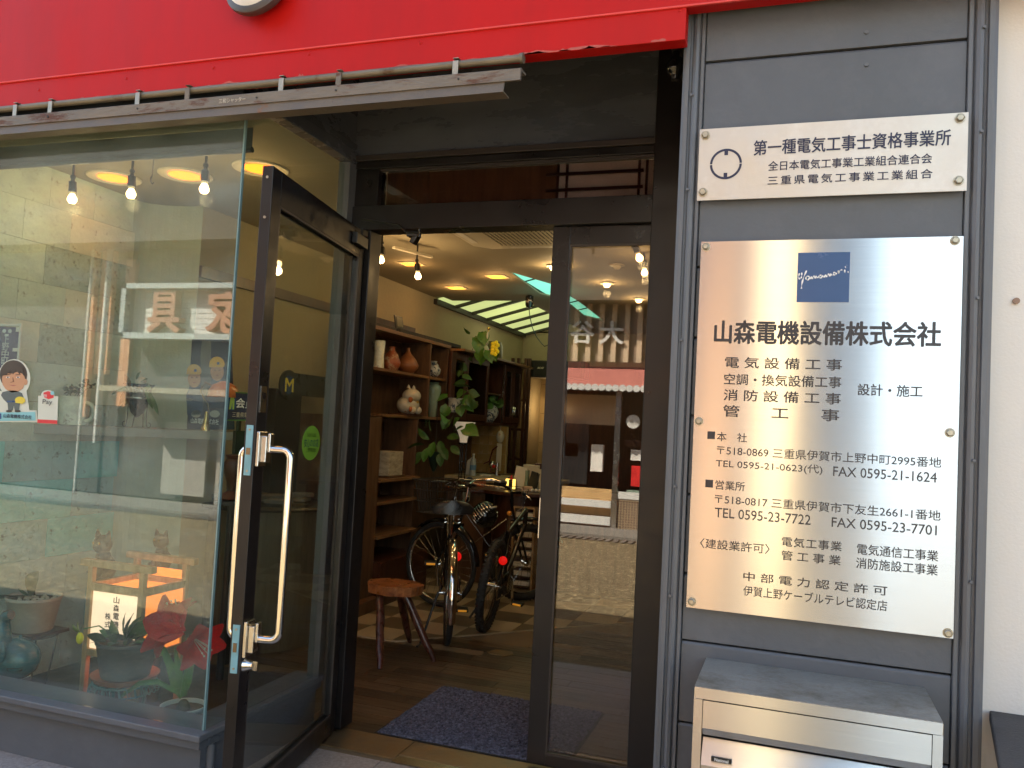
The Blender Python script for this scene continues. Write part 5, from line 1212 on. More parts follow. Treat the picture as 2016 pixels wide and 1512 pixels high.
x = onc(925, 7.3); M().box(x - .05, x + .07, 7.27, 7.33, ZC + .001, ZC + .03).build('base', K['black'], b_, bevel=.006); M().lathe([(.02, -.01), (.035, -.01), (.035, .01), (.02, .01), (.02, -.01)], (x, 7.3, ZC + .05), (0, 1, 0), 20).build('reel', K['greypot'], b_)
x = onc(918, 7.9); tag(M().prism([(x - .05, ZC + .057), (x + .05, ZC + .057), (x + .045, ZC + .22), (x + .01, ZC + .24), (x - .04, ZC + .2)], 'y', 8.0, 8.03).build('paper_bag', K['white'], None, org=(x, 8, ZC + .056)), 'crumpled white paper bag against the amber tiles', 'bag')
for k, (px, w, d, h, mt, lb) in enumerate(((862, .16, .12, .012, 'white', 'loose white papers at the left end of the counter'), (965, .12, .10, .02, 'white', 'folded white cloth on the pale worktop'))):
    x = onc(px, 7.5 if k == 0 else 8.1); y = 7.5 if k == 0 else 8.0; z = ZC + .001 if k == 0 else ZC + .056
    bx('paper_pile' if k == 0 else 'folded_cloth', lb, 'papers' if k == 0 else 'cloth', x - w / 2, x + w / 2, y - d / 2, y + d / 2, z, z + h, K[mt], .004)
# letter holder and books on the right part of counter
x = onc(1010, 7.25)
lb_ = thing('glowing_box', 'small lit yellow picture box at the front of the counter', 'box', (x, 7.2, ZC))
M().box(x - .055, x + .05, 7.17, 7.22, ZC + .001, ZC + .012).build('base', K['black'], lb_)
M().box(x - .045, x - .015, 7.18, 7.21, ZC + .0125, ZC + .10).box(x + .022, x + .04, 7.18, 7.21, ZC + .0125, ZC + .10).build('lit_panel', emis('lit_yellow', (1, .62, .12), .9), lb_)
M().box(x - .0145, x + .0215, 7.178, 7.212, ZC + .0125, ZC + .095).build('picture', mat('figure_print', (.05, .03, .025), .5, col2=(.5, .36, .26), c2scale=26), lb_)
cols = [('white', 'leaning white document sheet among the counter files'), ('celadon', 'pale green upright file on the counter'), ('black', 'dark tablet frame leaning on the files'), ('cream', 'cream folder right of the dark tablet frame'), ('white', 'white envelope at the right end of the files')]
for k, (px, wd, h, lean) in enumerate(((1024, .11, .20, .15), (1038, .025, .17, 0), (1052, .09, .16, .22), (1066, .05, .19, -.08), (1078, .06, .21, .05))):
    x = onc(px, 7.45); o = M().cbox((x, 7.45, ZC + .004 + h / 2), (wd, .02 + .04 * (k == 1), h), Matrix.Rotation(lean, 3, 'Y')).build('document_file', K[cols[k][0]], None, .002, org=(x, 7.45, ZC)); tag(o, cols[k][1], 'file')
for k, (px, h, mt) in enumerate(((1002, .10, 'black'), (1007, .12, 'redfl'), (1012, .09, 'leafd'))):
    x = onc(px, 7.4); o = pot('small_bottle', ('black pump bottle left in the group behind the lit box', 'red capped bottle behind the lit box', 'dark green tin behind the lit box')[k], 'bottle', [(.022, 0), (.024, .01), (.024, h * .7), (.01, h * .85), (.01, h)], (x, 7.4, ZC + .001), K[mt], 'body', 14)
x = onc(1040, 7.2); bx('sponge', 'pale pink block on the counter edge', 'block', x - .05, x + .04, 7.17, 7.24, ZC + .001, ZC + .045, mat('pink_foam', (.55, .38, .28), .8), .01)
for k, (px, Yq, w, d, h, mt, nm, lb, ct_) in enumerate(((1086, 7.3, .10, .12, .05, 'black', 'telephone', 'black desk telephone beside the white envelope', 'telephone'), (1048, 7.62, .16, .1, .22, 'cream', 'magazine_file', 'cream magazine file at the back of the counter', 'file'), (1032, 7.64, .10, .1, .19, 'leafd', 'magazine_file', 'dark green magazine file left of the cream one', 'file'), (1064, 7.64, .10, .1, .24, 'dwood', 'magazine_file', 'dark brown magazine file right of the cream one', 'file'), (990, 7.3, .12, .09, .03, 'white', 'note_pad', 'white note pad by the left edge of the counter end', 'notepad'), (945, 7.35, .10, .08, .05, 'terra', 'small_box', 'small brown box between lamp stand and worktop', 'box'))):
    x = onc(px, Yq); bx(nm, lb, ct_, x - w / 2, x + w / 2, Yq - d / 2, Yq + d / 2, ZC + .001, ZC + h, K[mt], .004)
cf = thing('round_trinkets', 'row of small white round trinkets on the counter', 'trinkets', (onc(1062, 7.15), 7.15, ZC)); m = M()
for k in range(4): m.ball((onc(1062, 7.15) - .06 + k * .035, 7.15, ZC + .018), .016, 10, 8)
m.build('beads', K['white'], cf)
# wall posts / lattice behind counter, stone panels, lamp, speaker
YB = 11.0
sw = thing('stone_wall', 'beige stone slab wall at the far back beside the dark door', 'wall', (-3.3, YB, 0))
M().box(-3.7, -3.04, YB + .012, YB + .1, 0, 2.5).build('backing', K['grout'], sw)
sm_ = M().box(-.298, .298, 0, .02, -.198, .198).mesh('stone_slab', mat('beige_stone', (.40, .31, .17), .7, var=.12, vscale=9, bump=.2, col2=(.24, .18, .09), c2scale=7, c2lo=.6, c2hi=.75))
for k in range(7): piece('stone_slab', sm_, sw, Vector((-3.34, YB - .01, .2 + k * .402)) - Vector(sw.location))
dd = thing('back_door', 'dark wooden doorway panel at the far back of the room', 'door', (-2.8, 10.9, 0))
M().box(-3.03, -1.6, YB - .0, YB + .05, 0, 2.5).build('panel', K['dwood'], dd); M().box(-3.035, -2.98, YB - .03, YB - .001, 0, 2.3).build('frame', K['wood'], dd)
wl = thing('wall_lamp', 'half round amber wall lamp on the dark back door panel', 'lamp', (-2.93, 10.85, 1.6))
q = at(1090, 790, 10.8); M().lathe([(.09, 0), (.085, .04), (.05, .09), (.0001, .11)], q - Vector((0, 0, .03)), None, 20).build('shade', emis('amber_shade', (1, .6, .22), 1.4), wl); M().box(q.x - .02, q.x + .02, q.y + .08, YB, q.z - .04, q.z).build('bracket', K['iron'], wl); plight(q - Vector((0, .15, .1)), 4)
sp_ = thing('speaker', 'black box loudspeaker hung under the back lintel', 'speaker', (-2.9, 9.8, 2.1))
a_, b_ = at(1050, 709, 9.8), at(1098, 744, 9.8)
M().box(a_.x - .06, -2.45, 9.82, 10.05, b_.z, a_.z).build('cabinet', K['black'], sp_, bevel=.006); M().box(a_.x + .02, -2.5, 9.808, 9.8195, b_.z + .02, a_.z - .02).build('grille', mat('speaker_cloth', (.02, .018, .016), .9, bump=.5, bscale=200), sp_)
q = at(1064, 724, 9.8); text_on('BOSE', 'lettering', K['cream'], sp_, (q.x - .04, 9.807, q.z - .012), (.085, 0, 0), (0, 0, .022), .03, shear=.4)
M().cyl((-2.85, 9.95, a_.z), (-2.85, 9.95, 2.21), .02, 8).box(-2.95, -2.75, 9.9, 10.0, 2.19, 2.208).build('bracket', K['black'], sp_)
lt = thing('lattice_screen', 'dark brown timber lattice screen with thin rails behind the cabinet', 'screen', (-3.1, 9.9, 0))
for px in (1003, 1014, 1029, 1036):
    x = at(px, 850, 9.7).x; M().box(x - .018, x + .018, 9.68, 9.72, ZC, 2.25).build('post', K['dwood'], lt, bevel=.002)
for z in (1.72, 1.36, 1.0): M().box(at(1003, 850, 9.7).x + .019, at(1036, 850, 9.7).x - .02, 9.69, 9.71, z, z + .03).build('rail', K['dwood'], lt)
x = at(1025, 850, 9.72).x
M().box(at(1003, 850, 9.75).x, at(1040, 850, 9.75).x, 9.74, 9.745, ZC, 2.2).build('pane', K['cglass'], lt)
# hanging black sensor with cord
hs_ = thing('pull_cord_unit', 'black ceiling unit with a loose hanging cord under the green skylight', 'fixture', fl(1042, 585, 2.617))
q = at(1042, 596, 7.2); M().lathe([(.0001, -.05), (.025, -.045), (.035, -.02), (.037, .05), (.037, .06)], q, None, 18).cyl(q + Vector((0, 0, .05)), (q.x, q.y, 2.617), .02, 10).build('unit_body', K['blackg'], hs_)
M().tube([q - Vector((0, 0, .05))] + [at(a, b, 7.2) for a, b in ((1043, 622), (1048, 645), (1056, 663), (1066, 676), (1072, 682), (1082, 678), (1092, 668), (1100, 660))], .004, 6).build('cord', K['black'], hs_)
# wall mounted extinguisher-like red device
q = at(975, 910, 8.3); ex = thing('siphon_set', 'red and steel coffee siphon stand on the pale worktop', 'coffee maker', (q.x, 8.2, ZC + .055))
M().tube([(q.x - .09, 8.2, ZC + .17), (q.x - .03, 8.2, ZC + .20), (q.x, 8.2, ZC + .32), (q.x + .05, 8.2, ZC + .36)], .008, 8).tube([(q.x - .02, 8.2, ZC + .18), (q.x - .01, 8.2, ZC + .09), (q.x + .1, 8.2, ZC + .065)], .008, 8).build('tubes', mat('dark_red_metal', (.12, .02, .015), .3, .5), ex)
M().ball((q.x, 8.2, ZC + .17), .035, 14, 10).cyl((q.x + .06, 8.2, ZC + .057), (q.x + .06, 8.2, ZC + .19), .02, 12).build('flask', K['steel'], ex)
M().ball((q.x + .03, 8.17, ZC + .15), .018, 10, 8).build('red_knob', K['redfl'], ex)
hn = thing('hanging_tassel', 'red and cream paper tassel hanging at the counter post', 'ornament', at(985, 860, 8.4)); q = at(985, 860, 8.35)
M().cyl(q + Vector((0, 0, .12)), q + Vector((0, 0, .05)), .003, 6).ball(q, .045, 12, 10, (1, 1, 1.5)).build('ball', K['cer'], hn); M().box(q.x - .03, q.x + .025, q.y - .01, q.y, q.z - .36, q.z - .07).build('strip', K['cream'], hn)
M().cyl(q + Vector((0, 0, .119)), (q.x, q.y, 1.41), .003, 6).build('string', K['iron'], hn)

# ------------------------------------------------- round reception table behind the return glass
bt = thing('barrel_table', 'round barrel shaped table with books behind the return glass', 'table', (-3.0, 4.7, 0))
tz = at(520, 985, 4.55).z; q = at(525, 1000, 4.5)
tc_ = Vector((q.x, 4.5, 0))
M().lathe([(.40, tz - .025), (.41, tz - .012), (.40, tz)], tc_, None, 40).build('table_top', mat('dark_glass_top', (.05, .045, .035), .15), bt)
M().lathe([(.33, .01), (.36, .3), (.35, tz - .026)], tc_, None, 40).build('barrel', wood('oak_barrel', (.20, .15, .09), (.12, .09, .05), axis=(8, 8, .6), sc=5), bt)
m = M(); 
for k in range(10): m.cbox((tc_.x + random.uniform(-.25, .25), tc_.y + random.uniform(-.25, .2), tz + .012 + random.uniform(0, .03)), (random.uniform(.1, .2), random.uniform(.1, .15), .02), Matrix.Rotation(random.uniform(-1, 1), 3, 'Z'))
tag(m.build('leaflets', mat('mixed_leaflets', (.2, .15, .1), .6, var=.5, vscale=6, col2=(.08, .12, .14), c2scale=5), None, org=(tc_.x, tc_.y, tz)), 'loose leaflets and magazines spread on the round barrel table', 'leaflets')
statue_q = Vector((at(458, 965, 3.75).x, 3.75, 0)); zst = at(458, 985, 3.75).z
stt = thing('carved_ornament', 'carved dark wooden ornament behind the chrome handle', 'ornament', (statue_q.x, statue_q.y, zst))
c0 = Vector((statue_q.x, statue_q.y, zst)); M().lathe([(.07, 0), (.08, .012), (.055, .03), (.03, .05), (.035, .10), (.05, .15), (.055, .20), (.04, .22), (.05, .24), (.02, .245)], c0, None, 16).build('body', K['dwood'], stt)
M().lathe([(.09, -.02), (.09, -.001)], c0, None, 20).cyl((c0.x, c0.y, .005), c0 - Vector((0, 0, .02)), .02, 10).build('pedestal', K['iron'], stt)
# dark cabinet with M badge behind door glass
md = thing('side_cabinet', 'dark cabinet seen through the open door leaf', 'cabinet', (-3.1, 4.9, 0))
ym0 = sd(560, 760, -3.32).y
M().box(XW + .001, -3.2, sd(545, 760, -3.2).y, 4.92, .8, sd(600, 770, -3.2).z).build('case', K['black'], md, bevel=.004)
mb = thing('badge_sign', 'dark long sign with round blue and yellow M emblem on the dark cabinet', 'sign', (-3.2, 4.5, 1.6))
q = sd(568, 758, -3.19); q2 = sd(625, 772, -3.19)
zc0 = q.z
M().lathe([(.10, 0), (.10, .012)], (-3.199, q.y, zc0), (1, 0, 0), 32).box(-3.199, -3.190, q.y, q.y + .55, zc0 - .065, zc0 + .085).build('plate', mat('dark_plate', (.03, .035, .03), .3), mb)
M().lathe([(.062, .0125), (.062, .0145)], (-3.199, q.y, zc0), (1, 0, 0), 28).build('disc', K['logo'], mb)
text_on('M', 'lettering', mat('yellow_ink', (.75, .62, .06), .4), mb, (-3.184, q.y - .05, zc0 - .045), (0, .10, 0), (0, 0, .09), .03, nrm=(1, 0, 0))
# ================================================================== DISPLAY WINDOW CONTENT
SZ = 1.30
P = [fl(0, 832, SZ), fl(240, 840, SZ), fl(470, 851, SZ)]
ds_ = thing('display_shelf', 'grey shelf with rounded end across the display window', 'shelf', (-3.2, 3.3, SZ))
f0, f1 = P[0], P[2]
d_ = (f1 - f0).normalized(); n_ = Vector((-d_.y, d_.x, 0))
f0 = f0 - d_ * .25
pts = [f0, f1] + [f1 + d_ * (.10 * math.sin(a)) + n_ * (.10 - .10 * math.cos(a)) for a in [k * PI / 12 for k in range(1, 7)]]
pts = [(p.x, p.y) for p in pts] + [((f1 + d_ * .10 + n_ * .34).x, (f1 + d_ * .10 + n_ * .34).y), ((f0 + n_ * .34).x, (f0 + n_ * .34).y)]
M().prism(pts, 'z', SZ - .048, SZ).build('board', K['shelfg'], ds_, bevel=.002)
q = fl(218, 845, SZ - .03); M().box(q.x - .012, q.x + .012, q.y + .05, q.y + .09, .005, SZ - .049).build('support', K['cream'], ds_)
def osh(px, back=.06):
    r_ = ray(px, 840); A = P[0] + n_ * back; k_ = (A.x * d_.y - A.y * d_.x) / (r_[0] * d_.y - r_[1] * d_.x)
    return Vector((r_[0] * k_, r_[1] * k_, SZ))
# standee (flat printed board)
def zpt(px, py, Y): q_ = at(px, py, Y); return (q_.x, q_.z)
q = osh(30, .03); YSt = 2.5975; q = at(30, 760, YSt)
sg = thing('window_sticker', 'cartoon workman sticker with yellow helmet under his arm at the left of the window', 'sticker', (q.x, YSt, q.z))
def flat(nm, pxs, dy, mt, parent, Y=YSt, th=.0006):
    pts_ = [zpt(a, b, Y) for a, b in pxs]
    return M().prism(pts_, 'y', Y - dy - th, Y - dy).build(nm, mt, parent)
def ell(cx, cy, rx, ry, n=24, a0=0, a1=2 * PI): return [(cx + rx * math.cos(a0 + (a1 - a0) * k / n), cy + ry * math.sin(a0 + (a1 - a0) * k / n)) for k in range(n if abs(a1 - a0 - 2 * PI) < 1e-6 else n + 1)]
pw_ = mat('print_white', (.62, .66, .58), .5, var=.02); skin = mat('print_skin', (.55, .30, .17), .5, var=.03); hair = mat('print_hair', (.06, .045, .035), .5, var=.2); grey = mat('print_workwear', (.10, .13, .13), .5, var=.03); cyan = mat('print_cyan', (.25, .55, .60), .5, var=.02)
yel = mat('print_yellow', (.75, .60, .06), .5, var=.03)
flat('backing', ell(28, 745, 32, 38) , 0, pw_, sg); flat('backing', [(-2, 770), (52, 768), (58, 808), (72, 808), (74, 831), (-3, 831)], -.0002, pw_, sg)
flat('base_print', [(-2, 812), (70, 811), (71, 828), (-2, 829)], .002, cyan, sg)
flat('hair', ell(27, 738, 27, 29), .001, hair, sg)
flat('ear', ell(51, 752, 4, 6), .0015, skin, sg)
flat('face', [(5, 745), (8, 733), (22, 736), (36, 732), (48, 737), (51, 750), (46, 765), (36, 771), (24, 773), (12, 766), (6, 757)], .002, skin, sg)
flat('fringe', [(6, 740), (10, 722), (30, 716), (46, 724), (49, 741), (42, 731), (40, 737), (33, 729), (27, 737), (22, 730), (14, 738)], .003, hair, sg)
for cx in (17, 37):
    flat('eye', ell(cx, 743, 3.4, 1.6), .003, K['wink'], sg); flat('eye', ell(cx, 743, 1.5, 1.5), .0037, hair, sg); flat('eyebrow', [(cx - 5, 737.5), (cx + 5, 736.5), (cx + 5, 737.6), (cx - 5, 739)], .003, hair, sg)
flat('nose', [(26, 743), (27, 743), (29, 752), (22, 753.5), (22, 752.3), (26.6, 751)], .003, mat('print_shade', (.22, .10, .06), .5), sg); flat('mouth', [(19, 758), (34, 758.5), (28, 760.3)], .003, mat('print_lip', (.4, .12, .1), .5), sg)
flat('body', [(6, 772), (18, 769), (32, 769), (44, 774), (50, 790), (40, 795), (38, 808), (30, 808), (28, 797), (26, 808), (17, 808), (16, 794), (8, 786), (3, 778)], .002, grey, sg)
flat('boot', ell(19, 809.5, 6, 2.4), .003, hair, sg); flat('boot', ell(36, 809.5, 6, 2.4), .003, hair, sg); flat('belt', [(15, 789), (36, 789), (36, 792), (15, 792)], .003, K['logo'], sg)
flat('helmet', ell(41, 788, 10, 7, 16, PI, 2 * PI) + [(51, 791), (46, 795), (32, 793)], .0035, yel, sg)
qq0, qq1 = at(8, 824, YSt), at(65, 815, YSt)
text_on('山森電機株式会社', 'lettering', K['ink'], sg, (qq0.x, YSt - .0032, at(36, 824, YSt).z), (qq1.x - qq0.x, 0, 0), (0, 0, at(36, 816, YSt).z - at(36, 824, YSt).z), .02)
flat('logo_patch', [(-2, 814), (4, 814), (4, 825), (-2, 825)], .003, K['logo'], sg)
# pay card
q = osh(95, .012); YP = 2.5975; q = at(95, 800, YP)
pc = thing('payment_sticker', 'small white and red mobile payment sticker with cube mark on the window', 'sticker', (q.x, YP, q.z))
def flat2(nm, pxs, dy, mt): return M().prism([zpt(a, b, YP) for a, b in pxs], 'y', YP - dy - .0006, YP - dy).build(nm, mt, pc)
flat2('card', [(75.5, 779), (114.5, 780), (113, 835), (74, 833)], 0, pw_); redp = mat('print_red', (.65, .04, .05), .5, var=.02)
flat2('footer', [(74.3, 825.5), (113.4, 827.5), (113, 834.6), (74, 832.6)], .001, redp)
flat2('backing', ell(94, 778, 13, 10), -.0002, pw_); flat2('cube_mark', [(86, 773), (95, 770), (106, 773), (106, 783), (96, 786), (87, 782)], .001, redp); flat2('cube_dot', ell(104, 774, 4, 4, 12), .002, cyan)
for s_, x0, x1, y0, y1, mt in (('Pay', 85, 105, 798, 787, K['inkb']), ('m', 88, 94, 782, 777, K['wink'])):
    p0, p1 = at(x0, y0, YP), at(x1, y1, YP); text_on(s_, 'lettering', mt, pc, (p0.x, YP - .003, p0.z), (p1.x - p0.x, 0, 0), (0, 0, p1.z - p0.z), .0)
# mug with plant
q = osh(143, .07); mg = thing('mug_planter', 'rustic grey ceramic mug planted with small green sprigs', 'potted plant', q)
s = (at(165, 800, q.y).x - at(118, 800, q.y).x) / 2
hh = at(143, 780, q.y).z - SZ
M().lathe([(s * .85, .0005), (s * .92, .005), (s * .86, hh * .3), (s * .98, hh * .6), (s * .95, hh), (s * .88, hh), (s * .8, hh * .2)], q, None, 28).build('mug', K['cerw'], mg)
M().torus(q + Vector((s * 1.1, -.0, hh * .48)), hh * .30, .011, (0, 1, 0), 20, 8, -PI * .55, PI * .55).build('mug_handle', K['cerw'], mg)
M().lathe([(.0001, hh * .93), (s * .88, hh * .93)], q, None, 20).build('soil', K['soil'], mg)
random.seed(21)
for k in range(7):
    a = random.uniform(0, 6.28); b = q + Vector((random.uniform(-.5, .5) * s, random.uniform(-.5, .5) * s, hh)); e_ = b + Vector((math.cos(a) * .10 + .02, math.sin(a) * .03, random.uniform(.01, .09)))
    M().tube([b, (b + e_) / 2 + Vector((0, 0, .02)), e_], .0014, 5).build('stem', K['stem'], mg)
    for j in range(6): pz = b + (e_ - b) * ((j + 1) / 6) + Vector((0, 0, .012)); leaf(mg, ('oval', 'leafd'), pz, (random.uniform(-1, 1), random.uniform(-1, .2), random.uniform(-.2, .9)), random.uniform(.022, .036), random.uniform(-1, 1), 1.3)
# black cone vase in scroll stand
q = osh(268, .07); cv = thing('cone_vase', 'glossy black cone vase with drooping leaves in a scrolled iron stand', 'potted plant', q)
zv = lambda py: at(268, py, q.y).z
wv = lambda a, b: abs(at(a, 800, q.y).x - at(b, 800, q.y).x) / 2
r1 = wv(249, 287)
M().lathe([(.004, zv(822) - SZ), (r1 * .5, zv(812) - SZ), (r1 * .92, zv(788) - SZ), (r1 * .98, zv(782) - SZ), (r1 * .98, zv(765) - SZ), (r1 * 1.25, zv(756) - SZ), (r1 * 1.2, zv(756) - SZ), (r1 * .8, zv(775) - SZ)], q, None, 28).build('vase', K['blackg'], cv)
M().lathe([(r1 * 1.0, zv(785) - SZ), (r1 * 1.03, zv(783.5) - SZ), (r1 * 1.0, zv(782) - SZ)], q, None, 28).build('band', K['steel'], cv)
m = M(); z0_ = .004; zr_ = zv(785) - SZ
for s in (-1, 1):
    m.tube([q + Vector((s * r1 * 1.0, 0, zr_)), q + Vector((s * r1 * .98, 0, .05)), q + Vector((s * r1 * 1.05, 0, .02))] + [q + Vector((s * (r1 * 1.05 + .014 - .014 * math.cos(a)), 0, .018 - .014 * math.sin(a) + .0)) for a in [k * .7 for k in range(1, 8)]], .0026, 6)
m.tube([q + Vector((0, .04, zr_)), q + Vector((0, .05, z0_))], .0026, 6).tube([q + Vector((0, -.01, .1)), q + Vector((0, -.03, z0_))], .0026, 6); m.torus(q + Vector((0, 0, zr_)), r1 * 1.03, .0026, n=24, k=5); m.build('stand', K['iron'], cv)
zl = zv(760)
for (px, py, dx_, dz_, s, key) in ((262, 758, -1, -.15, .10, 'oval'), (255, 762, -.7, -.8, .12, 'strap'), (280, 758, .9, -.2, .09, 'oval'), (286, 764, .6, -1, .17, 'strap'), (268, 750, .4, .9, .085, 'oval'), (258, 755, -.5, .5, .08, 'oval'), (250, 766, -.3, -1, .15, 'strap'), (278, 752, .7, .4, .07, 'oval'), (292, 770, .9, -1, .2, 'strap'), (245, 762, -.9, -.6, .13, 'strap'), (252, 772, -.1, -1, .1, 'oval')):
    leaf(cv, (key, 'leafd' if py % 2 else 'leaf'), at(px, py, q.y - .02), (dx_, -.2, dz_), s * .72, random.uniform(.3, 1.2))
tag(M().lathe([(.0001, 0), (.028, .004), (.03, .02), (.018, .04), (.0001, .045)], Vector((q.x + .01, q.y, zv(757))), None, 14).build('pale_stone', K['cream'], None), 'pale cream stone lying on top of the black cone vase', 'stone')
# gooseneck lamp
q = osh(405, .07); gl_ = thing('desk_lamp', 'brass gooseneck lamp with a round amber glass shade', 'lamp', q)
YL = q.y
M().lathe([(.026, 0), (.026, .02), (.018, .035), (.013, .07), (.006, .11)], q, None, 20).build('base', K['gold'], gl_)
M().tube([q + Vector((0, 0, .10))] + [at(a, b, YL) for a, b in ((411, 812), (409, 795), (400, 782), (395, 770), (398, 760), (406, 755), (412, 757))], .004, 8).build('gooseneck', K['brass'], gl_)
M().tube([at(403, 753, YL), at(428, 764, YL)], .006, 8).build('arm', K['brass'], gl_)
c0 = at(440, 775, YL + .03); m = M(); m.T = Matrix.Translation(c0) @ Matrix.Rotation(.0, 4, 'Y'); m.lathe([(.088, 0), (.084, .035), (.06, .07), (.02, .09), (.0001, .092)], (0, 0, -.02), None, 28); m.build('shade', mat('amber_glass_shade', (.55, .17, .04), .3, col2=(.35, .08, .02), c2scale=14), gl_)
# photo poster board on shelf with two helmeted children
q = osh(400, .16); YPo = q.y
ps = thing('poster_board', 'dark poster board showing two children in yellow helmets', 'poster', (q.x, YPo, SZ))
def flat3(nm, pxs, dy, mt): return M().prism([zpt(a, b, YPo) for a, b in pxs], 'y', YPo - dy - .0006, YPo - dy).build(nm, mt, ps)
navy = mat('print_navy', (.03, .035, .07), .4, var=.1); dkg = mat('print_darkgrey', (.06, .06, .07), .4)
flat3('backing', [(368, 846), (378, 668), (456, 668), (462, 846)], 0, navy); flat3('backing_strip', [(395, 700), (398, 672), (416, 672), (414, 760), (398, 800)], .0008, mat('print_mid', (.12, .12, .11), .5))
for cx, cy, sc_ in ((383, 742, 1.0), (428, 728, 1.05)):
    flat3('shoulders', [(cx - 16, cy + 34), (cx - 9, cy + 20), (cx + 9, cy + 20), (cx + 18, cy + 34), (cx + 16, cy + 75), (cx - 14, cy + 75)], .001, mat('print_blue_shirt', (.03, .06, .14), .5))
    flat3('face', ell(cx, cy + 4, 12.5 * sc_, 17 * sc_), .0018, mat('print_face', (.46, .26, .13), .5, var=.08))
    for e_ in (-4.5, 5): flat3('eye', ell(cx + e_, cy + 1, 1.8, 1.0, 10), .0026, hair)
    flat3('mouth', ell(cx, cy + 11, 3.2, 1.0, 10), .0026, mat('print_lips', (.3, .1, .08), .5))
    flat3('helmet', ell(cx, cy - 10, 14.5 * sc_, 15 * sc_, 18, PI, 2 * PI) + [(cx + 13, cy - 5), (cx - 15, cy - 5)], .0034, mat('print_helmet', (.60, .38, .04), .5))
    flat3('helmet_mark', [(cx, cy - 15), (cx + 5, cy - 15), (cx + 5, cy - 10), (cx, cy - 10)], .0042, K['logo'])
cl = mat('print_cloud', (.42, .42, .38), .5)
flat3('cloud', ell(386, 815, 10, 7), .001, cl); flat3('cloud', ell(423, 815, 10, 7), .001, cl); flat3('cloud', ell(374, 787, 6, 3), .001, cl)
p0, p1 = at(376, 835, YPo), at(432, 824, YPo); text_on('山森電機株式会社', 'lettering', K['wink'], ps, (p0.x, YPo - .002, at(404, 835, YPo).z), (p1.x - p0.x, 0, 0), (0, 0, at(404, 824, YPo).z - at(404, 835, YPo).z), .02)
# member sign on the wall side
YM = 3.95
ms = thing('member_sign', 'dark blue member plate with white characters and green edge', 'sign', (at(480, 800, YM).x, YM, 1.4))
def flat4(nm, pxs, dy, mt): return M().prism([zpt(a, b, YM) for a, b in pxs], 'y', YM - dy - .002, YM - dy).build(nm, mt, ms)
flat4('plate', [(446, 772), (530, 778), (526, 826), (444, 826)], 0, mat('member_blue', (.012, .014, .05), .35)); flat4('edge', [(446, 770), (530, 776), (530, 778.5), (446, 772.5)], .001, K['leafb']); flat4('edge', [(444, 826), (526, 826), (526, 829), (444, 828.5)], .001, K['leafb'])
p0, p1 = at(465, 803, YM), at(522, 786, YM); text_on('会員証', 'lettering', K['wink'], ms, (p0.x, YM - .004, p0.z), (p1.x - p0.x, 0, 0), (0, 0, p1.z - p0.z), .03)
p0, p1 = at(458, 821, YM), at(522, 814, YM); text_on('三重県電気工事業', 'lettering', K['cream'], ms, (p0.x, YM - .004, p0.z), (p1.x - p0.x, 0, 0), (0, 0, p1.z - p0.z), .0)
flat4('emblem', ell(458, 792, 8, 16), .0022, K['logo']); flat4('arrow_mark', [(452, 806), (455, 785), (458, 777), (463, 786), (462, 806), (459, 806), (459, 790), (456, 806)], .0045, mat('print_lime', (.4, .55, .08), .5))
M().box(at(470, 800, YM).x - .01, at(470, 800, YM).x + .01, YM, YM + .02, 1.31, 1.42).box(at(470, 800, YM).x - .01, at(470, 800, YM).x + .01, YM - .02, YM + .1, .004, 1.31).build('stand', K['black'], ms)
# banner
YBn = 2.95
bnr = thing('banner', 'purple street association banner with white brush lettering on a pole', 'banner', (at(30, 700, YBn).x, YBn, 1.3))
pts = [zpt(a, b, YBn) for a, b in ((-4, 642), (38, 645), (33, 760), (-8, 760))]
M().prism(pts, 'y', YBn - .002, YBn).build('cloth', mat('purple_cloth', (.045, .04, .13), .7, var=.15), bnr)
a_, b_ = at(41, 637, YBn), at(35, 720, YBn); a_.x = b_.x = (a_.x + b_.x) / 2
M().cyl((a_.x, YBn, 1.05 + .26), (a_.x, YBn, a_.z), .006, 8).cyl((-3.677, YBn, at(20, 640, YBn).z), (a_.x, YBn, at(20, 640, YBn).z), .006, 8).build('pole', K['white'], bnr)
M().box(a_.x - .02, a_.x + .006, YBn - .008, YBn - .003, at(38, 650, YBn).z - .008, at(38, 650, YBn).z + .012).box(a_.x - .03, a_.x + .006, YBn - .008, YBn - .003, at(38, 689, YBn).z - .008, at(38, 689, YBn).z + .008).build('loop', K['white'], bnr)
for k, ch_ in enumerate('上野中町商'):
    c_ = at(13 - k * .8, 669 + k * 14, YBn); text_on(ch_, 'lettering', K['wink'], bnr, (c_.x - .022, YBn - .0025, c_.z - .018), (.044, 0, 0), (0, 0, .036), 0)
m = M(); c_ = at(15, 652, YBn); m.ball((c_.x - .018, YBn - .003, c_.z), .012, 10, 6, (1, .1, .8)).ball((c_.x + .018, YBn - .003, c_.z), .012, 10, 6, (1, .1, .8)).box(c_.x - .012, c_.x + .012, YBn - .004, YBn - .003, c_.z - .025, c_.z - .014); m.build('crest', K['wink'], bnr)
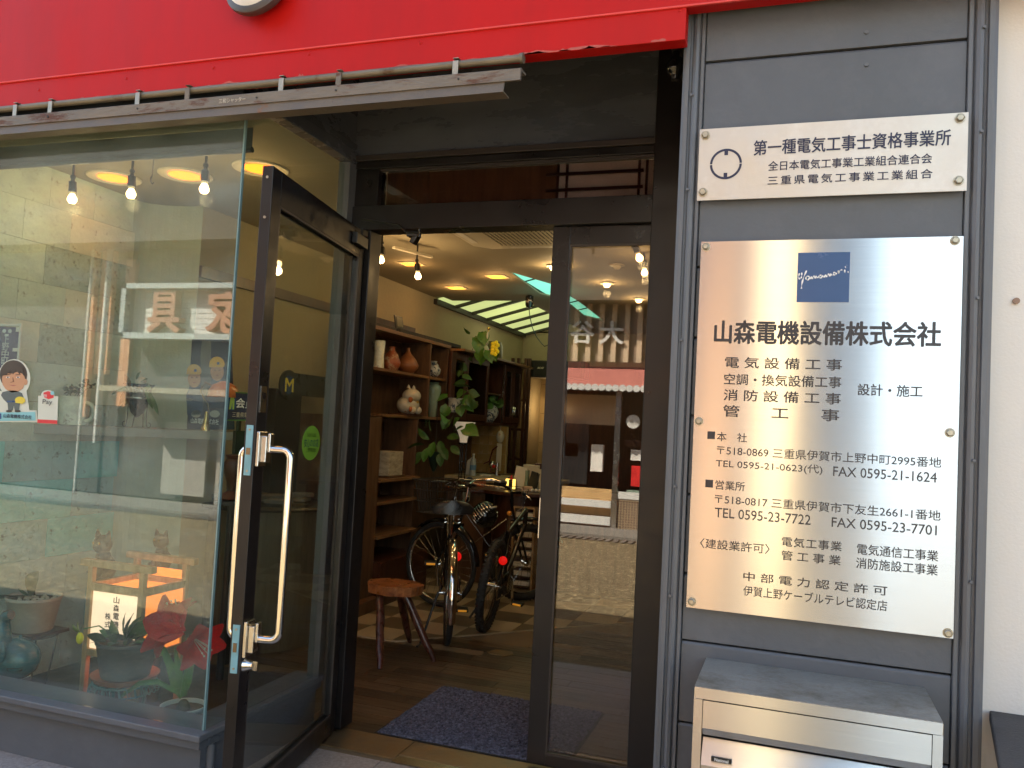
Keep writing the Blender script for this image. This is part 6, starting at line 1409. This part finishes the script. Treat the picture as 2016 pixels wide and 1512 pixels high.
# lantern
def lantern():
    Y0 = 2.98; a_ = at(150, 1105, Y0); b_ = at(318, 1111, Y0)
    fx0, fx1 = at(176, 1200, Y0).x, at(278, 1200, Y0).x
    zt_ = at(230, 1107, Y0).z; ln = thing('floor_lantern', 'lit paper floor lantern in a pine frame lettered with the company name', 'lantern', ((fx0 + fx1) / 2, Y0 + .15, .004))
    dpt = .27; pw2 = .026
    for xx in (fx0, fx1):
        for yy in (Y0, Y0 + dpt): M().box(xx - pw2 / 2, xx + pw2 / 2, yy - pw2 / 2, yy + pw2 / 2, .005, zt_ - .0305).build('post', K['pine'], ln, bevel=.002)
    for yy in (Y0, Y0 + dpt): M().box(fx0 - .055, fx1 + .055, yy - .018, yy + .018, zt_ - .03, zt_).build('top_beam', K['pine'], ln, bevel=.002)
    zp1 = at(230, 1168, Y0).z; zp0 = at(230, 1285, Y0).z
    for z0_, z1_ in ((zp1, zp1 + .032), (zp0 - .03, zp0)):
        M().box(fx0 + pw2 / 2, fx1 - pw2 / 2, Y0 - .011, Y0 + .011, z0_, z1_).box(fx0 + pw2 / 2, fx1 - pw2 / 2, Y0 + dpt - .011, Y0 + dpt + .011, z0_, z1_).build('rail', K['pine'], ln)
        for xx in (fx0, fx1): M().box(xx - .01, xx + .01, Y0 + .0135, Y0 + dpt - .0135, z0_, z1_).build('rail', K['pine'], ln)
    M().box(fx0 + pw2 / 2, fx1 - pw2 / 2, Y0 + .002, Y0 + .005, zp0 + .001, zp1 - .001).build('paper_panel', K['lantern'], ln)
    M().box(fx1 - .003, fx1 + .002, Y0 + .014, Y0 + dpt - .014, zp0 + .001, zp1 - .001).build('paper_panel', K['lanterno'], ln)
    M().box(fx0 + pw2 / 2, fx1 - pw2 / 2, Y0 + dpt - .004, Y0 + dpt - .001, zp0 + .001, zp1 - .001).box(fx0 - .002, fx0 + .002, Y0 + .014, Y0 + dpt - .014, zp0 + .001, zp1 - .001).build('paper_panel', K['lanterno'], ln)
    M().box(fx0 + .014, fx1 - .014, Y0 + .014, Y0 + dpt - .014, zp1 + .004, zp1 + .008).build('inner_shelf', K['lanterno'], ln)
    M().box(fx0 + .014, fx1 - .014, Y0 + dpt - .001, Y0 + dpt + .001, zp1 + .034, zp1 + .075).build('back_paper', K['lanterno'], ln)
    for k, ch_ in enumerate('山森電機設備'):
        q_ = at(229 - k * .5, 1182 + k * 16, Y0); text_on(ch_, 'lettering', K['inkb'], ln, (q_.x - .016, Y0 + .0018, q_.z - .014), (.033, 0, 0), (0, 0, .030), .04)
    for k, ch_ in enumerate('株式会社'):
        q_ = at(212 - k * .8, 1214 + k * 16, Y0); text_on(ch_, 'lettering', K['inkb'], ln, (q_.x - .016, Y0 + .0018, q_.z - .014), (.033, 0, 0), (0, 0, .030), .04)
    return Y0, fx0, fx1, zp1, zt_, dpt
Y0, fx0, fx1, zp1, ztl, dpt = lantern()
# black cat figurine sitting in the lantern top
def cat(px, Y, zb, h, label, mt):
    x = at(px, 1130, Y).x; t = thing('cat_figurine', label, 'figurine', (x, Y, zb)); s = h
    M().ball((x, Y, zb + .26 * s), .26 * s, 18, 12, (.75, .9, 1.05)).ball((x + .0, Y - .1 * s, zb + .75 * s), .20 * s, 18, 12, (.95, .85, .95)).ball((x, Y - .05 * s, zb + .5 * s), .15 * s, 12, 8).build('body', mt, t)
    M().lathe([(.07 * s, 0), (.04 * s, .09 * s), (.003, .16 * s)], (x - .12 * s, Y - .1 * s, zb + .88 * s), (-.2, 0, 1), 10).lathe([(.07 * s, 0), (.04 * s, .09 * s), (.003, .16 * s)], (x + .12 * s, Y - .1 * s, zb + .88 * s), (.2, 0, 1), 10).build('ears', mt, t)
    M().tube([(x - .09 * s, Y - .2 * s, zb + .4 * s), (x - .09 * s, Y - .24 * s, zb + .02 * s)], .05 * s, 8).tube([(x + .09 * s, Y - .2 * s, zb + .4 * s), (x + .09 * s, Y - .24 * s, zb + .02 * s)], .05 * s, 8).build('forelegs', mt, t)
    M().tube([(x - .15 * s, Y + .1 * s, zb + .08 * s), (x - .34 * s, Y + .05 * s, zb + .06 * s), (x - .38 * s, Y - .02 * s, zb + .18 * s)], .035 * s, 8).build('tail', mt, t)
    m = M(); m.ball((x - .07 * s, Y - .26 * s, zb + .79 * s), .025 * s, 8, 6).ball((x + .07 * s, Y - .26 * s, zb + .79 * s), .025 * s, 8, 6); m.build('eyes', K['gold'], t)
cat(205, Y0 + .12, zp1 + .009, .235, 'rough black cat figurine seated inside the lantern frame', mat('rough_black', (.014, .013, .013), .6, bump=1, bscale=60))
cat(318, Y0 + .36, .62, .2, 'brown copy of the lantern cat standing in for its glass reflection', mat('cat_reflection_brown', (.10, .05, .035), .5))  # copy of the lantern cat, put in for its reflection in the glass
tag(M().cyl((at(318, 1130, Y0 + .36).x, Y0 + .36, .004), (at(318, 1130, Y0 + .36).x, Y0 + .36, .619), .03, 14).build('pedestal', K['dwood'], None), 'thin dark pedestal added under the copied cat', 'pedestal')  # support added for the copied cat
plight(((fx0 + fx1) / 2, Y0 + dpt / 2, .45), 0.8, (1, .5, .2), .05)
# white pot with orchid-like leaves on wire stand, left
def tapered(name, label, px0, px1, py0, py1, Y, mt, bot=.72):
    x0, x1 = at(px0, py0, Y).x, at(px1, py0, Y).x; zt_, zb_ = at((px0 + px1) / 2, py0, Y).z, at((px0 + px1) / 2, py1, Y).z
    r = (x1 - x0) / 2; c = Vector(((x0 + x1) / 2, Y, zb_)); t = thing(name, label, 'potted plant', c); h = zt_ - zb_
    M().lathe([(r * bot, 0), (r * (bot + .03), .006), (r * .96, h * .9), (r * 1.0, h * .92), (r * 1.0, h), (r * .93, h), (r * .9, h * .85)], c, None, 30).build('pot', mt, t)
    M().lathe([(.0001, h * .88), (r * .92, h * .87)], c, None, 20).build('soil', K['soil'], t)
    return t, c, r, h
t, c, r, h = tapered('potted_orchid', 'cream pot with one round leaf and long dark leaf on the wire stand', 29, 107, 1172, 1240, 3.1, mat('cream_pot', (.50, .46, .38), .6), .72)
top = c + Vector((0, 0, h))
for (dx_, dz_, s, key, w, rl) in ((.35, 1, .13, 'oval', 1.5, 1.45), (-1, -.05, .36, 'strap', 2.4, .6), (.8, .35, .05, 'strap', 1.6, 0), (-.7, .35, .06, 'strap', 1.4, .5)): leaf(t, (key, 'leafd'), top + Vector((-.01, -.02, 0)), (dx_, -.25, dz_), s, rl, w)
M().tube([top, top + Vector((-.005, -.01, .05))], .006, 6).build('stem', K['stem'], t)
random.seed(8); m = M()
for k in range(26): a = random.uniform(0, 6.28); rr = r * .85 * math.sqrt(random.random()); m.ball(c + Vector((rr * math.cos(a), rr * math.sin(a), h * .9)), .008 + .004 * random.random(), 7, 5)
m.build('pebbles', K['cream'], t)
ws = thing('plant_stand', 'black wire plant stand with brown tray under the cream pot', 'plant stand', (c.x, c.y, .005))
M().prism([(c.x - .11, c.y - .10), (c.x + .12, c.y - .10), (c.x + .12, c.y + .11), (c.x - .11, c.y + .11)], 'z', c.z - .016, c.z - .001).build('tray', K['dwood'], ws, bevel=.003)
m = M(); m.torus((c.x, c.y, c.z - .022), .115, .004, n=32, k=6)
for a in (.6, 2.2, 3.7, 5.3): m.tube([(c.x + .115 * math.cos(a), c.y + .115 * math.sin(a), c.z - .022), (c.x + .07 * math.cos(a), c.y + .07 * math.sin(a), .006)], .004, 6)
m.torus((c.x, c.y, .06), .078, .003, n=24, k=6); m.build('wire_frame', K['iron'], ws)
# teal ceramic elephant
YE = 2.86; q = at(20, 1300, YE)
el = thing('elephant_figurine', 'glossy teal ceramic elephant figurine with raised trunk', 'figurine', (q.x, YE, .247))
E = lambda px, py, dy=0: at(px, py, YE + dy)
m = M(); c1 = E(28, 1296); 
sc_ = abs(E(70, 1300).x - E(0, 1300).x) / 70
m.ball(c1, 40 * sc_, 24, 16, (1, .8, .78)).ball(E(-6, 1280, -.02), 26 * sc_, 20, 12, (1, 1, 1.1)); m.build('body', K['teal'], el)
M().tube([E(-8, 1268, -.05), E(2, 1262, -.06), E(4, 1240, -.06), E(6, 1222, -.05), E(14, 1212, -.05), E(22, 1210, -.05)], [.05, .045, .036, .03, .024, .02], 14).build('trunk', K['teal'], el)
M().tube([E(38, 1275), E(42, 1262), E(40, 1250)], [.014, .010, .006], 8).build('tail', K['teal'], el)
z0_ = .2475
for px, dy in ((8, -.04), (30, -.05), (20, .05), (46, .05)): a_ = E(px, 1322, dy); M().tube([a_ + Vector((0, 0, .02)), Vector((a_.x, a_.y, (a_.z + z0_) / 2)), Vector((a_.x, a_.y, z0_))], [.036, .03, .034], 14).build('leg', K['teal'], el)
M().ball(E(2, 1284, -.10), .05, 14, 10, (.5, .3, 1)).build('ear', K['teal'], el)
# grey pot with small plant on terracotta tray & wire table
YT = 2.93
t, c, r, h = tapered('potted_cattleya', 'grey pot with crowded leaves and one yellow orchid flower', 205, 300, 1258, 1330, YT, K['greypot'], .74)
top = c + Vector((0, 0, h)); random.seed(4)
for k in range(34):
    a = random.uniform(0, 6.28); rr = r * .8 * random.random(); leaf(t, ('oval', random.choice(('leaf', 'leafb', 'leafd'))), top + Vector((rr * math.cos(a), rr * math.sin(a), -.005)), (math.cos(a) * .7 + .15, math.sin(a) * .5, random.uniform(.1, 1)), random.uniform(.05, .10), random.uniform(-.5, .5), .75)
for (dx_, dz_, s) in ((.8, .7, .15), (.45, 1, .12), (.1, 1, .12), (-.25, .9, .11), (.7, .4, .14)): leaf(t, ('oval', 'leaf'), top + Vector((.0, -.01, 0)), (dx_, -.15, dz_), s, random.uniform(.5, 1.3), .7)
S_ = [top + Vector((-.03, -.02, 0)), at(195, 1232, YT - .03), at(165, 1238, YT - .04)]
M().tube(S_, .003, 6).build('stem', K['leafb'], t)
fq = at(158, 1245, YT - .05)
M().ball(fq + Vector((0, 0, -.025)), .020, 12, 10, (.9, .6, 1.3)).build('flower', K['yelfl'], t)
for (dx_, dz_, s) in ((-.9, .5, .05), (.3, 1, .03), (-.4, .9, .05)): o = leaf(t, ('oval', 'leafb'), fq, (dx_, -.2, dz_), s, .8, .8)
M().lathe([(r * .8, -.018), (r * .95, -.014), (r * 1.08, .012), (r * 1.03, .012), (r * .9, -.006), (.0001, -.006)], c - Vector((0, 0, .003)), None, 30).build('saucer', K['terra'], t)
wt = thing('wire_table', 'low verdigris wire plant table with curled rim under the terracotta saucer', 'plant stand', (c.x, c.y, .005))
m = M(); zt_ = c.z - .026; m.torus((c.x, c.y, zt_), .125, .004, n=36, k=6).torus((c.x, c.y, zt_ - .04), .115, .003, n=36, k=6)
for k in range(26):
    a = 2 * PI * k / 26; m.torus((c.x + .128 * math.cos(a), c.y + .128 * math.sin(a), zt_ - .02), .019, .0022, (-math.sin(a) * .5 + math.cos(a) * .5, math.cos(a), .2), 12, 5)
for k in range(-4, 5): w_ = math.sqrt(1 - (k / 5) ** 2) * .122; m.tube([(c.x + k * .025, c.y - w_, zt_ + .002), (c.x + k * .025, c.y + w_, zt_ + .002)], .0022, 5)
for a in (.3, 1.87, 3.44, 5.01): m.tube([(c.x + .10 * math.cos(a), c.y + .10 * math.sin(a), zt_), (c.x + .08 * math.cos(a), c.y + .08 * math.sin(a), .12), (c.x + .11 * math.cos(a), c.y + .11 * math.sin(a), .006)], .006, 8)
m.build('wire_frame', K['wire'], wt)
# amaryllis
YA = 2.84; t, c, r, h = tapered('amaryllis', 'red amaryllis with strap leaves in a white pot by the glass corner', 325, 398, 1388, 1450, YA, K['white'], .75)
top = c + Vector((0, 0, h))
M().lathe([(.025, 0), (.028, .02), (.02, .04), (.012, .05)], top - Vector((0, 0, .03)), None, 16).build('bulb', K['stem'], t)
b0 = top + Vector((-.005, 0, .04)); s1_ = at(372, 1258, YA - .03)
M().tube([b0, (b0 + s1_) / 2 + Vector((.008, 0, 0)), s1_], [.013, .012, .010], 12).build('stem', K['leafb'], t)
def strap(pts, w):
    m = M(); vs_, fs = [], []; P_ = [Vector(p) for p in pts]; n = len(P_)
    for i, p in enumerate(P_):
        d = (P_[min(i + 1, n - 1)] - P_[max(i - 1, 0)]).normalized(); sx_ = d.cross(Vector((0, -1, 0))).normalized(); ww = w * (1 - .75 * (i / (n - 1)) ** 3)
        vs_ += [p - sx_ * ww, p + Vector((0, .006, 0)), p + sx_ * ww]
    for i in range(n - 1): fs += [(3 * i, 3 * i + 1, 3 * i + 4, 3 * i + 3), (3 * i + 1, 3 * i + 2, 3 * i + 5, 3 * i + 4)]
    m.add(vs_, fs, True); return m.build('leaf', K['leafb'], t)
strap([b0, at(345, 1350, YA), at(335, 1310, YA), at(322, 1280, YA), at(305, 1262, YA)], .024); strap([b0, at(356, 1350, YA - .02), at(350, 1310, YA - .02), at(345, 1275, YA)], .022)
strap([b0, at(335, 1355, YA), at(310, 1342, YA), at(275, 1345, YA), at(240, 1370, YA), at(228, 1382, YA)], .012); strap([b0, at(372, 1340, YA - .03), at(380, 1300, YA - .02), at(384, 1275, YA)], .014)
pet = M(); vs_, fs = [], []; n = 8
for i in range(n + 1):
    u = i / n; w = .36 * math.sin(PI * min(1, u * .93 + .05)) ** .7
    for v in (-1, -.5, 0, .5, 1): vs_.append((u, w * v, .30 * u * (1 - u) * 2 - .25 * u * u + .12 * abs(v) * w + .015 * math.sin(7 * u + 5 * v)))
for i in range(n):
    for k in range(4): fs.append((i * 5 + k, i * 5 + k + 1, (i + 1) * 5 + k + 1, (i + 1) * 5 + k))
pet.add(vs_, fs, True); pmesh = pet.mesh('petal', K['redfl'])
def bloom(px, py, d, s):
    o = at(px, py, YA - .03); D = Vector(d).normalized(); qd = Vector((0, 0, 1)).rotation_difference(D)
    for k in range(6):
        a = k * PI / 3; v = qd @ Vector((math.cos(a) * .75, math.sin(a) * .75, 1.0)); v.normalize(); up = (qd @ Vector((math.cos(a), math.sin(a), 0)))
        x = v; y = D.cross(x).normalized(); z = x.cross(y)
        e = Matrix((x, y, z)).transposed().to_euler(); piece('petal', pmesh, t, o - Vector(t.location), e, (s, s, s))
    m = M()
    for k in range(6): a = k * PI / 3 + .3; m.tube([o, o + qd @ Vector((math.cos(a) * .02, math.sin(a) * .02, s * .9))], .0014, 5).ball(o + qd @ Vector((math.cos(a) * .02, math.sin(a) * .02, s * .92)), .004, 6, 5)
    m.build('stamens', K['cream'], t)
bloom(376, 1252, (.8, -.3, -.25), .14); bloom(362, 1244, (-.95, -.1, .1), .165); bloom(356, 1234, (-.6, .1, .8), .12)
# inline switch cord
q = at(433, 970, 3.35)
cd = thing('lamp_cord', 'thin black lamp cord with inline switch hanging from the shelf', 'cord', (q.x, 3.35, .3))
M().tube([at(438, 862, 3.35), at(434, 900, 3.35), at(433, 950, 3.35), at(434, 1000, 3.35), at(432, 1080, 3.35), at(428, 1130, 3.35)] , .003, 6).build('cable', K['black'], cd); M().ball(at(434, 955, 3.35), .012, 10, 8, (.8, .8, 2.2)).build('switch', K['black'], cd)
tag(M().tube([at(298, 350, 3.1), at(300, 345, 3.1), at(297, 350, 3.1), at(297, 358, 3.1), at(300, 362, 3.1), at(303, 359, 3.1)], .003, 6).cyl(at(300, 345, 3.1), (at(300, 345, 3.1).x, 3.1, 2.62), .0015, 5).build('ceiling_hook', K['iron']), 'small black s shaped hook hanging from the display ceiling', 'hook')
tag(M().box(-3.16, -3.10, 3.55, 3.65, .17, .20).cyl((-3.13, 3.6, .005), (-3.13, 3.6, .17), .006, 6).build('wall_socket_lead', K['white']), 'small white plug box behind the lantern by the block wall', 'plug')

# ================================================================== OPPOSITE SIDE OF THE STREET (seen in the glass)
YO = -5.10
pk = mat('salmon_canvas', (.60, .20, .15), .6, var=.04)
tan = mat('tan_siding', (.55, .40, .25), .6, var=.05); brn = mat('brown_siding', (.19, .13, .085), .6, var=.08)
og_ = mat('orange_siding', (.62, .30, .15), .6, var=.05)
wpaint = mat('white_paint', (.62, .60, .54), .5, var=.03)
struct(M().box(-30, 30, YO, -4.15, -.25, .02).build('opposite_pavement', mat('grey_pavement', (.17, .15, .12), .85, var=.2, vscale=9)))
gr = thing('drain_grating', 'steel slot drain grating along the opposite kerb', 'grating', (-3, -3.98, 0)); m = M()
for k in range(150): x = -12 + k * .1; m.box(x, x + .055, -4.12, -3.84, -.012, -.004)
gb = m.build('grating_bars', K['rust'], gr); gb['kind'] = 'stuff'
sb = thing('opposite_shop', 'brown and tan striped shopfront across the street under a salmon awning', 'building', (-3.6, YO, 0))
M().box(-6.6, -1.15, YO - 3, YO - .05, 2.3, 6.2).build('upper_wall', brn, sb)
k = 0; x = -6.6
while x < -1.2:
    M().box(x, x + .075, YO - .049, YO + .0, 2.42, 6.2).build('siding_strip', tan, sb); x += .19
M().box(-6.6, -1.15, YO - .05, YO + .10, 2.32, 2.415).build('ledge', K['dwood'], sb)
M().box(-6.6, -1.15, YO - .04, YO + .28, 2.03, 2.30).build('awning', pk, sb)
m = M(); x = -6.6
while x < -1.2: m.lathe([(.05, 0), (.05, .01)], (x + .05, YO + .285, 2.03), (0, 1, 0), 12); x += .1
m.build('awning_scallops', wpaint, sb)
M().box(-6.6, -1.15, YO - 2.2, YO - 2.1, 0, 2.3).build('shop_back_wall', K['dwood'], sb)
M().box(-6.6, -1.15, YO - 2.1, YO - .06, 0.0, .02).build('shop_floor', K['wood'], sb)
for x in (-6.55, -4.7, -2.45, -1.2): M().box(x - .04, x + .04, YO - .03, YO + .03, .02, 2.0).build('mullion', K['steel'], sb)
M().box(-6.5, -2.5, YO - .03, YO + .02, .30, .40).box(-6.5, -2.5, YO - .03, YO + .02, .05, .17).build('sill_band', wpaint, sb)
M().box(-6.5, -2.5, YO - .3, YO - .1, .17, .55).build('window_bench', mat('honey_wood', (.55, .34, .14), .5), sb)
M().box(-2.40, -1.25, YO - .02, YO + .02, .45, .55).build('sill_band', wpaint, sb)
M().box(-2.42, -1.25, YO - .06, YO - .055, .02, .45).build('grille_back', brn, sb)
m = M()
for k in range(30): x = -2.41 + k * .04; m.box(x - .004, x + .004, YO + .0, YO + .008, .02, .44)
for k in range(12): z = .03 + k * .036; m.box(-2.42, -1.25, YO + .0085, YO + .012, z - .004, z + .004)
m.build('lattice', tan, sb)
for i, (x0, x1, z0, z1, mt) in enumerate(((-3.9, -2.95, .6, 1.5, 'black'), (-2.3, -2.05, 1.0, 1.16, 'white'), (-2.28, -2.0, .62, .92, 'redfl'), (-2.4, -1.9, 1.2, 1.3, 'dwood'), (-2.34, -2.06, .46, .56, 'celadon'), (-3.3, -3.1, 1.0, 1.2, 'white'), (-2.9, -2.72, .8, 1.2, 'white'))):
    M().box(x0, x1, YO - .4, YO - .3, z0, z1).build('shop_goods', K[mt], sb)
M().box(-4.66, -2.5, YO - .5, YO - .45, 1.5, 1.95).build('inner_valance', tan, sb)
M().lathe([(.07, 0), (.10, 0), (.10, .003), (.07, .003)], (-2.23, YO - .0, 1.567), (0, 1, 0), 28).build('round_sticker', wpaint, sb)
def mirror_text(s, x0, x1, z0, z1, y, mt, parent, bold=.03, depth=.04):
    U, P_ = text_uv(s, bold); m = M()
    # faces +Y (towards the shop): runs from +X to -X
    vs_ = [(x1 - (x1 - x0) * u[0], y + depth + .0002 * u[2], z0 + (z1 - z0) * u[1]) for u in U]
    m.add(vs_, P_)
    if depth > .01:
        from collections import Counter
        ed = Counter(); 
        for p in P_:
            for a, b in zip(p, p[1:] + p[:1]): ed[(a, b)] += 1
        n0 = len(U); bv = [(v[0], y, v[2]) for v in vs_]; m.add(vs_ + bv, [(b, a, a + n0, b + n0) for (a, b) in ed if (b, a) not in ed])
    return m.build('raised_letter', mt, parent)
mirror_text('大', -2.78, -2.42, 2.68, 3.02, YO + .0, wpaint, sb, .04); mirror_text('谷', -3.22, -2.86, 2.68, 3.02, YO, wpaint, sb, .04)
mirror_text('e', -2.27, -2.19, 1.53, 1.60, YO + .004, wpaint, sb, .02, .002)
# second floor window
bw = M().box(-3.0, -1.5, YO + .351, YO + .38, 4.15, 5.9).build('window', wpaint, sb)
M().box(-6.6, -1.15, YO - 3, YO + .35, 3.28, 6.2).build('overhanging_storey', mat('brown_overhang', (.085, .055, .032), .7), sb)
m = M()
for z in (4.35, 4.85, 5.35): m.box(-3.4, -1.45, YO + .45, YO + .48, z, z + .05)
for x in (-3.0, -2.2, -1.5): m.box(x, x + .03, YO + .44, YO + .449, 4.1, 5.9)
m.build('balcony_rail', K['dwood'], sb)
# left building with louvred sign
fb = thing('opposite_furniture_shop', 'orange sided shop across the street with a big louvred sign', 'building', (-10, YO, 0))
dkw = mat('dark_shop_recess', (.07, .06, .05), .8)
M().box(-16, -6.62, YO - 3, YO - .30, 0, 5.5).build('wall', dkw, fb)
M().box(-16, -6.62, YO - .29, YO + .3, 3.92, 5.5).build('overhang', dkw, fb)
M().box(-10.93, -10.86, YO - .29, YO - .2, 1.2, 3.9).build('orange_panel', og_, fb); M().box(-10.74, -10.50, YO - .29, YO - .2, 1.9, 3.9).build('orange_panel', og_, fb); M().box(-10.24, -10.06, YO - .29, YO - .2, 1.4, 3.75).build('orange_panel', og_, fb)
M().cyl((-10.84, YO - .1, .0), (-10.84, YO - .1, 3.9), .025, 10).cyl((-10.49, YO - .1, .8), (-10.49, YO - .1, 3.9), .045, 10).build('downpipe', wpaint, fb)
sx0, sx1, sz0, sz1 = -10.05, -7.0, 2.46, 3.32
M().box(sx0, sx1, YO - .199, YO - .15, sz0, sz1).build('sign_back', wpaint, fb)
m = M()
for x0, x1, z0, z1 in ((sx0, sx0 + .09, sz0, sz1), (sx1 - .09, sx1, sz0, sz1), (sx0, sx1, sz0, sz0 + .09), (sx0, sx1, sz1 - .08, sz1)): m.box(x0, x1, YO - .15, YO + .06, z0, z1)
m.build('sign_frame', mat('pale_grey_frame', (.42, .45, .42), .5), fb)
for k in range(9): z = sz0 + .1 + k * .08; M().box(sx0 + .09, sx1 - .09, YO - .149, YO - .12, z, z + .074).build('sign_slat', wpaint, fb)
lc = mat('terracotta_letter', (.42, .19, .11), .6)
mirror_text('具', -9.55, -8.93, 2.56, 3.22, YO - .12, lc, fb, .045, .14); mirror_text('家', -8.45, -7.75, 2.56, 3.22, YO - .12, lc, fb, .045, .14)
M().box(-9.9, -6.7, YO - .199, YO + .5, 1.62, 1.70).build('canopy', K['steel'], fb)
M().box(-9.2, -8.4, YO - .198, YO - .14, .1, 1.2).box(-8.2, -7.3, YO - .198, YO - .14, -.0, 1.2).build('shop_panel', K['concrete'], fb)
# unseen right fronts, widths and colours shaped as bands mirrored in the sign
rb_ = thing('opposite_band_fronts', 'row of narrow fronts across the street, shaped as colour bands for the steel sign', 'building', (2, YO, 0))
M().box(-1.13, -.80, YO - 3, YO, 0, 9).build('orange_front', mat('orange_render', (.66, .36, .18), .7), rb_)
M().box(-.795, -.42, YO - 3, YO - .1, 0, 9).build('mauve_front', mat('mauve_render', (.20, .16, .15), .8), rb_)
M().box(-.415, -.06, YO - 3, YO + .02, 0, 9.3).build('cream_front', mat('cream_render', (.90, .68, .38), .7), rb_)
M().box(-.05, .20, YO - 3, YO - .1, 0, 9).build('grey_front', mat('grey_front', (.09, .09, .09), .7), rb_)
M().box(.22, 1.15, YO - 3.5, YO - .6, 0, 9).build('pale_blue_front', mat('pale_blue_render', (.40, .53, .64), .6), rb_)  # blue of shaded white walls put into this colour and the next
M().box(1.16, 7, YO - 3.5, YO - .5, 0, 7).build('white_front', mat('shaded_white_render', (.36, .44, .50), .6), rb_)
M().box(7, 16, YO - 3.5, YO - .2, 0, 5).build('beige_front', tan, rb_)
# unseen roof and outer walls of the shop, kept low for the shade edge
su = thing('shop_outer_shell', 'plain dark outer walls and flat roof behind the shop front', 'building', (-2, 3.5, 3.85))
M().box(-9, 2.4, 4.41, 12.4, 3.2, 3.25).build('roof', K['paint'], su)
M().box(-9, -4.62, 2.62, 12.4, 0, 3.19).box(-4.6, 2.45, 12.405, 12.5, 0, 3.2).box(2.405, 2.5, 3.62, 12.4, 0, 3.2).build('outer_wall', K['paint'], su)
for o in S.objects:
    if '_org' in o: del o['_org']
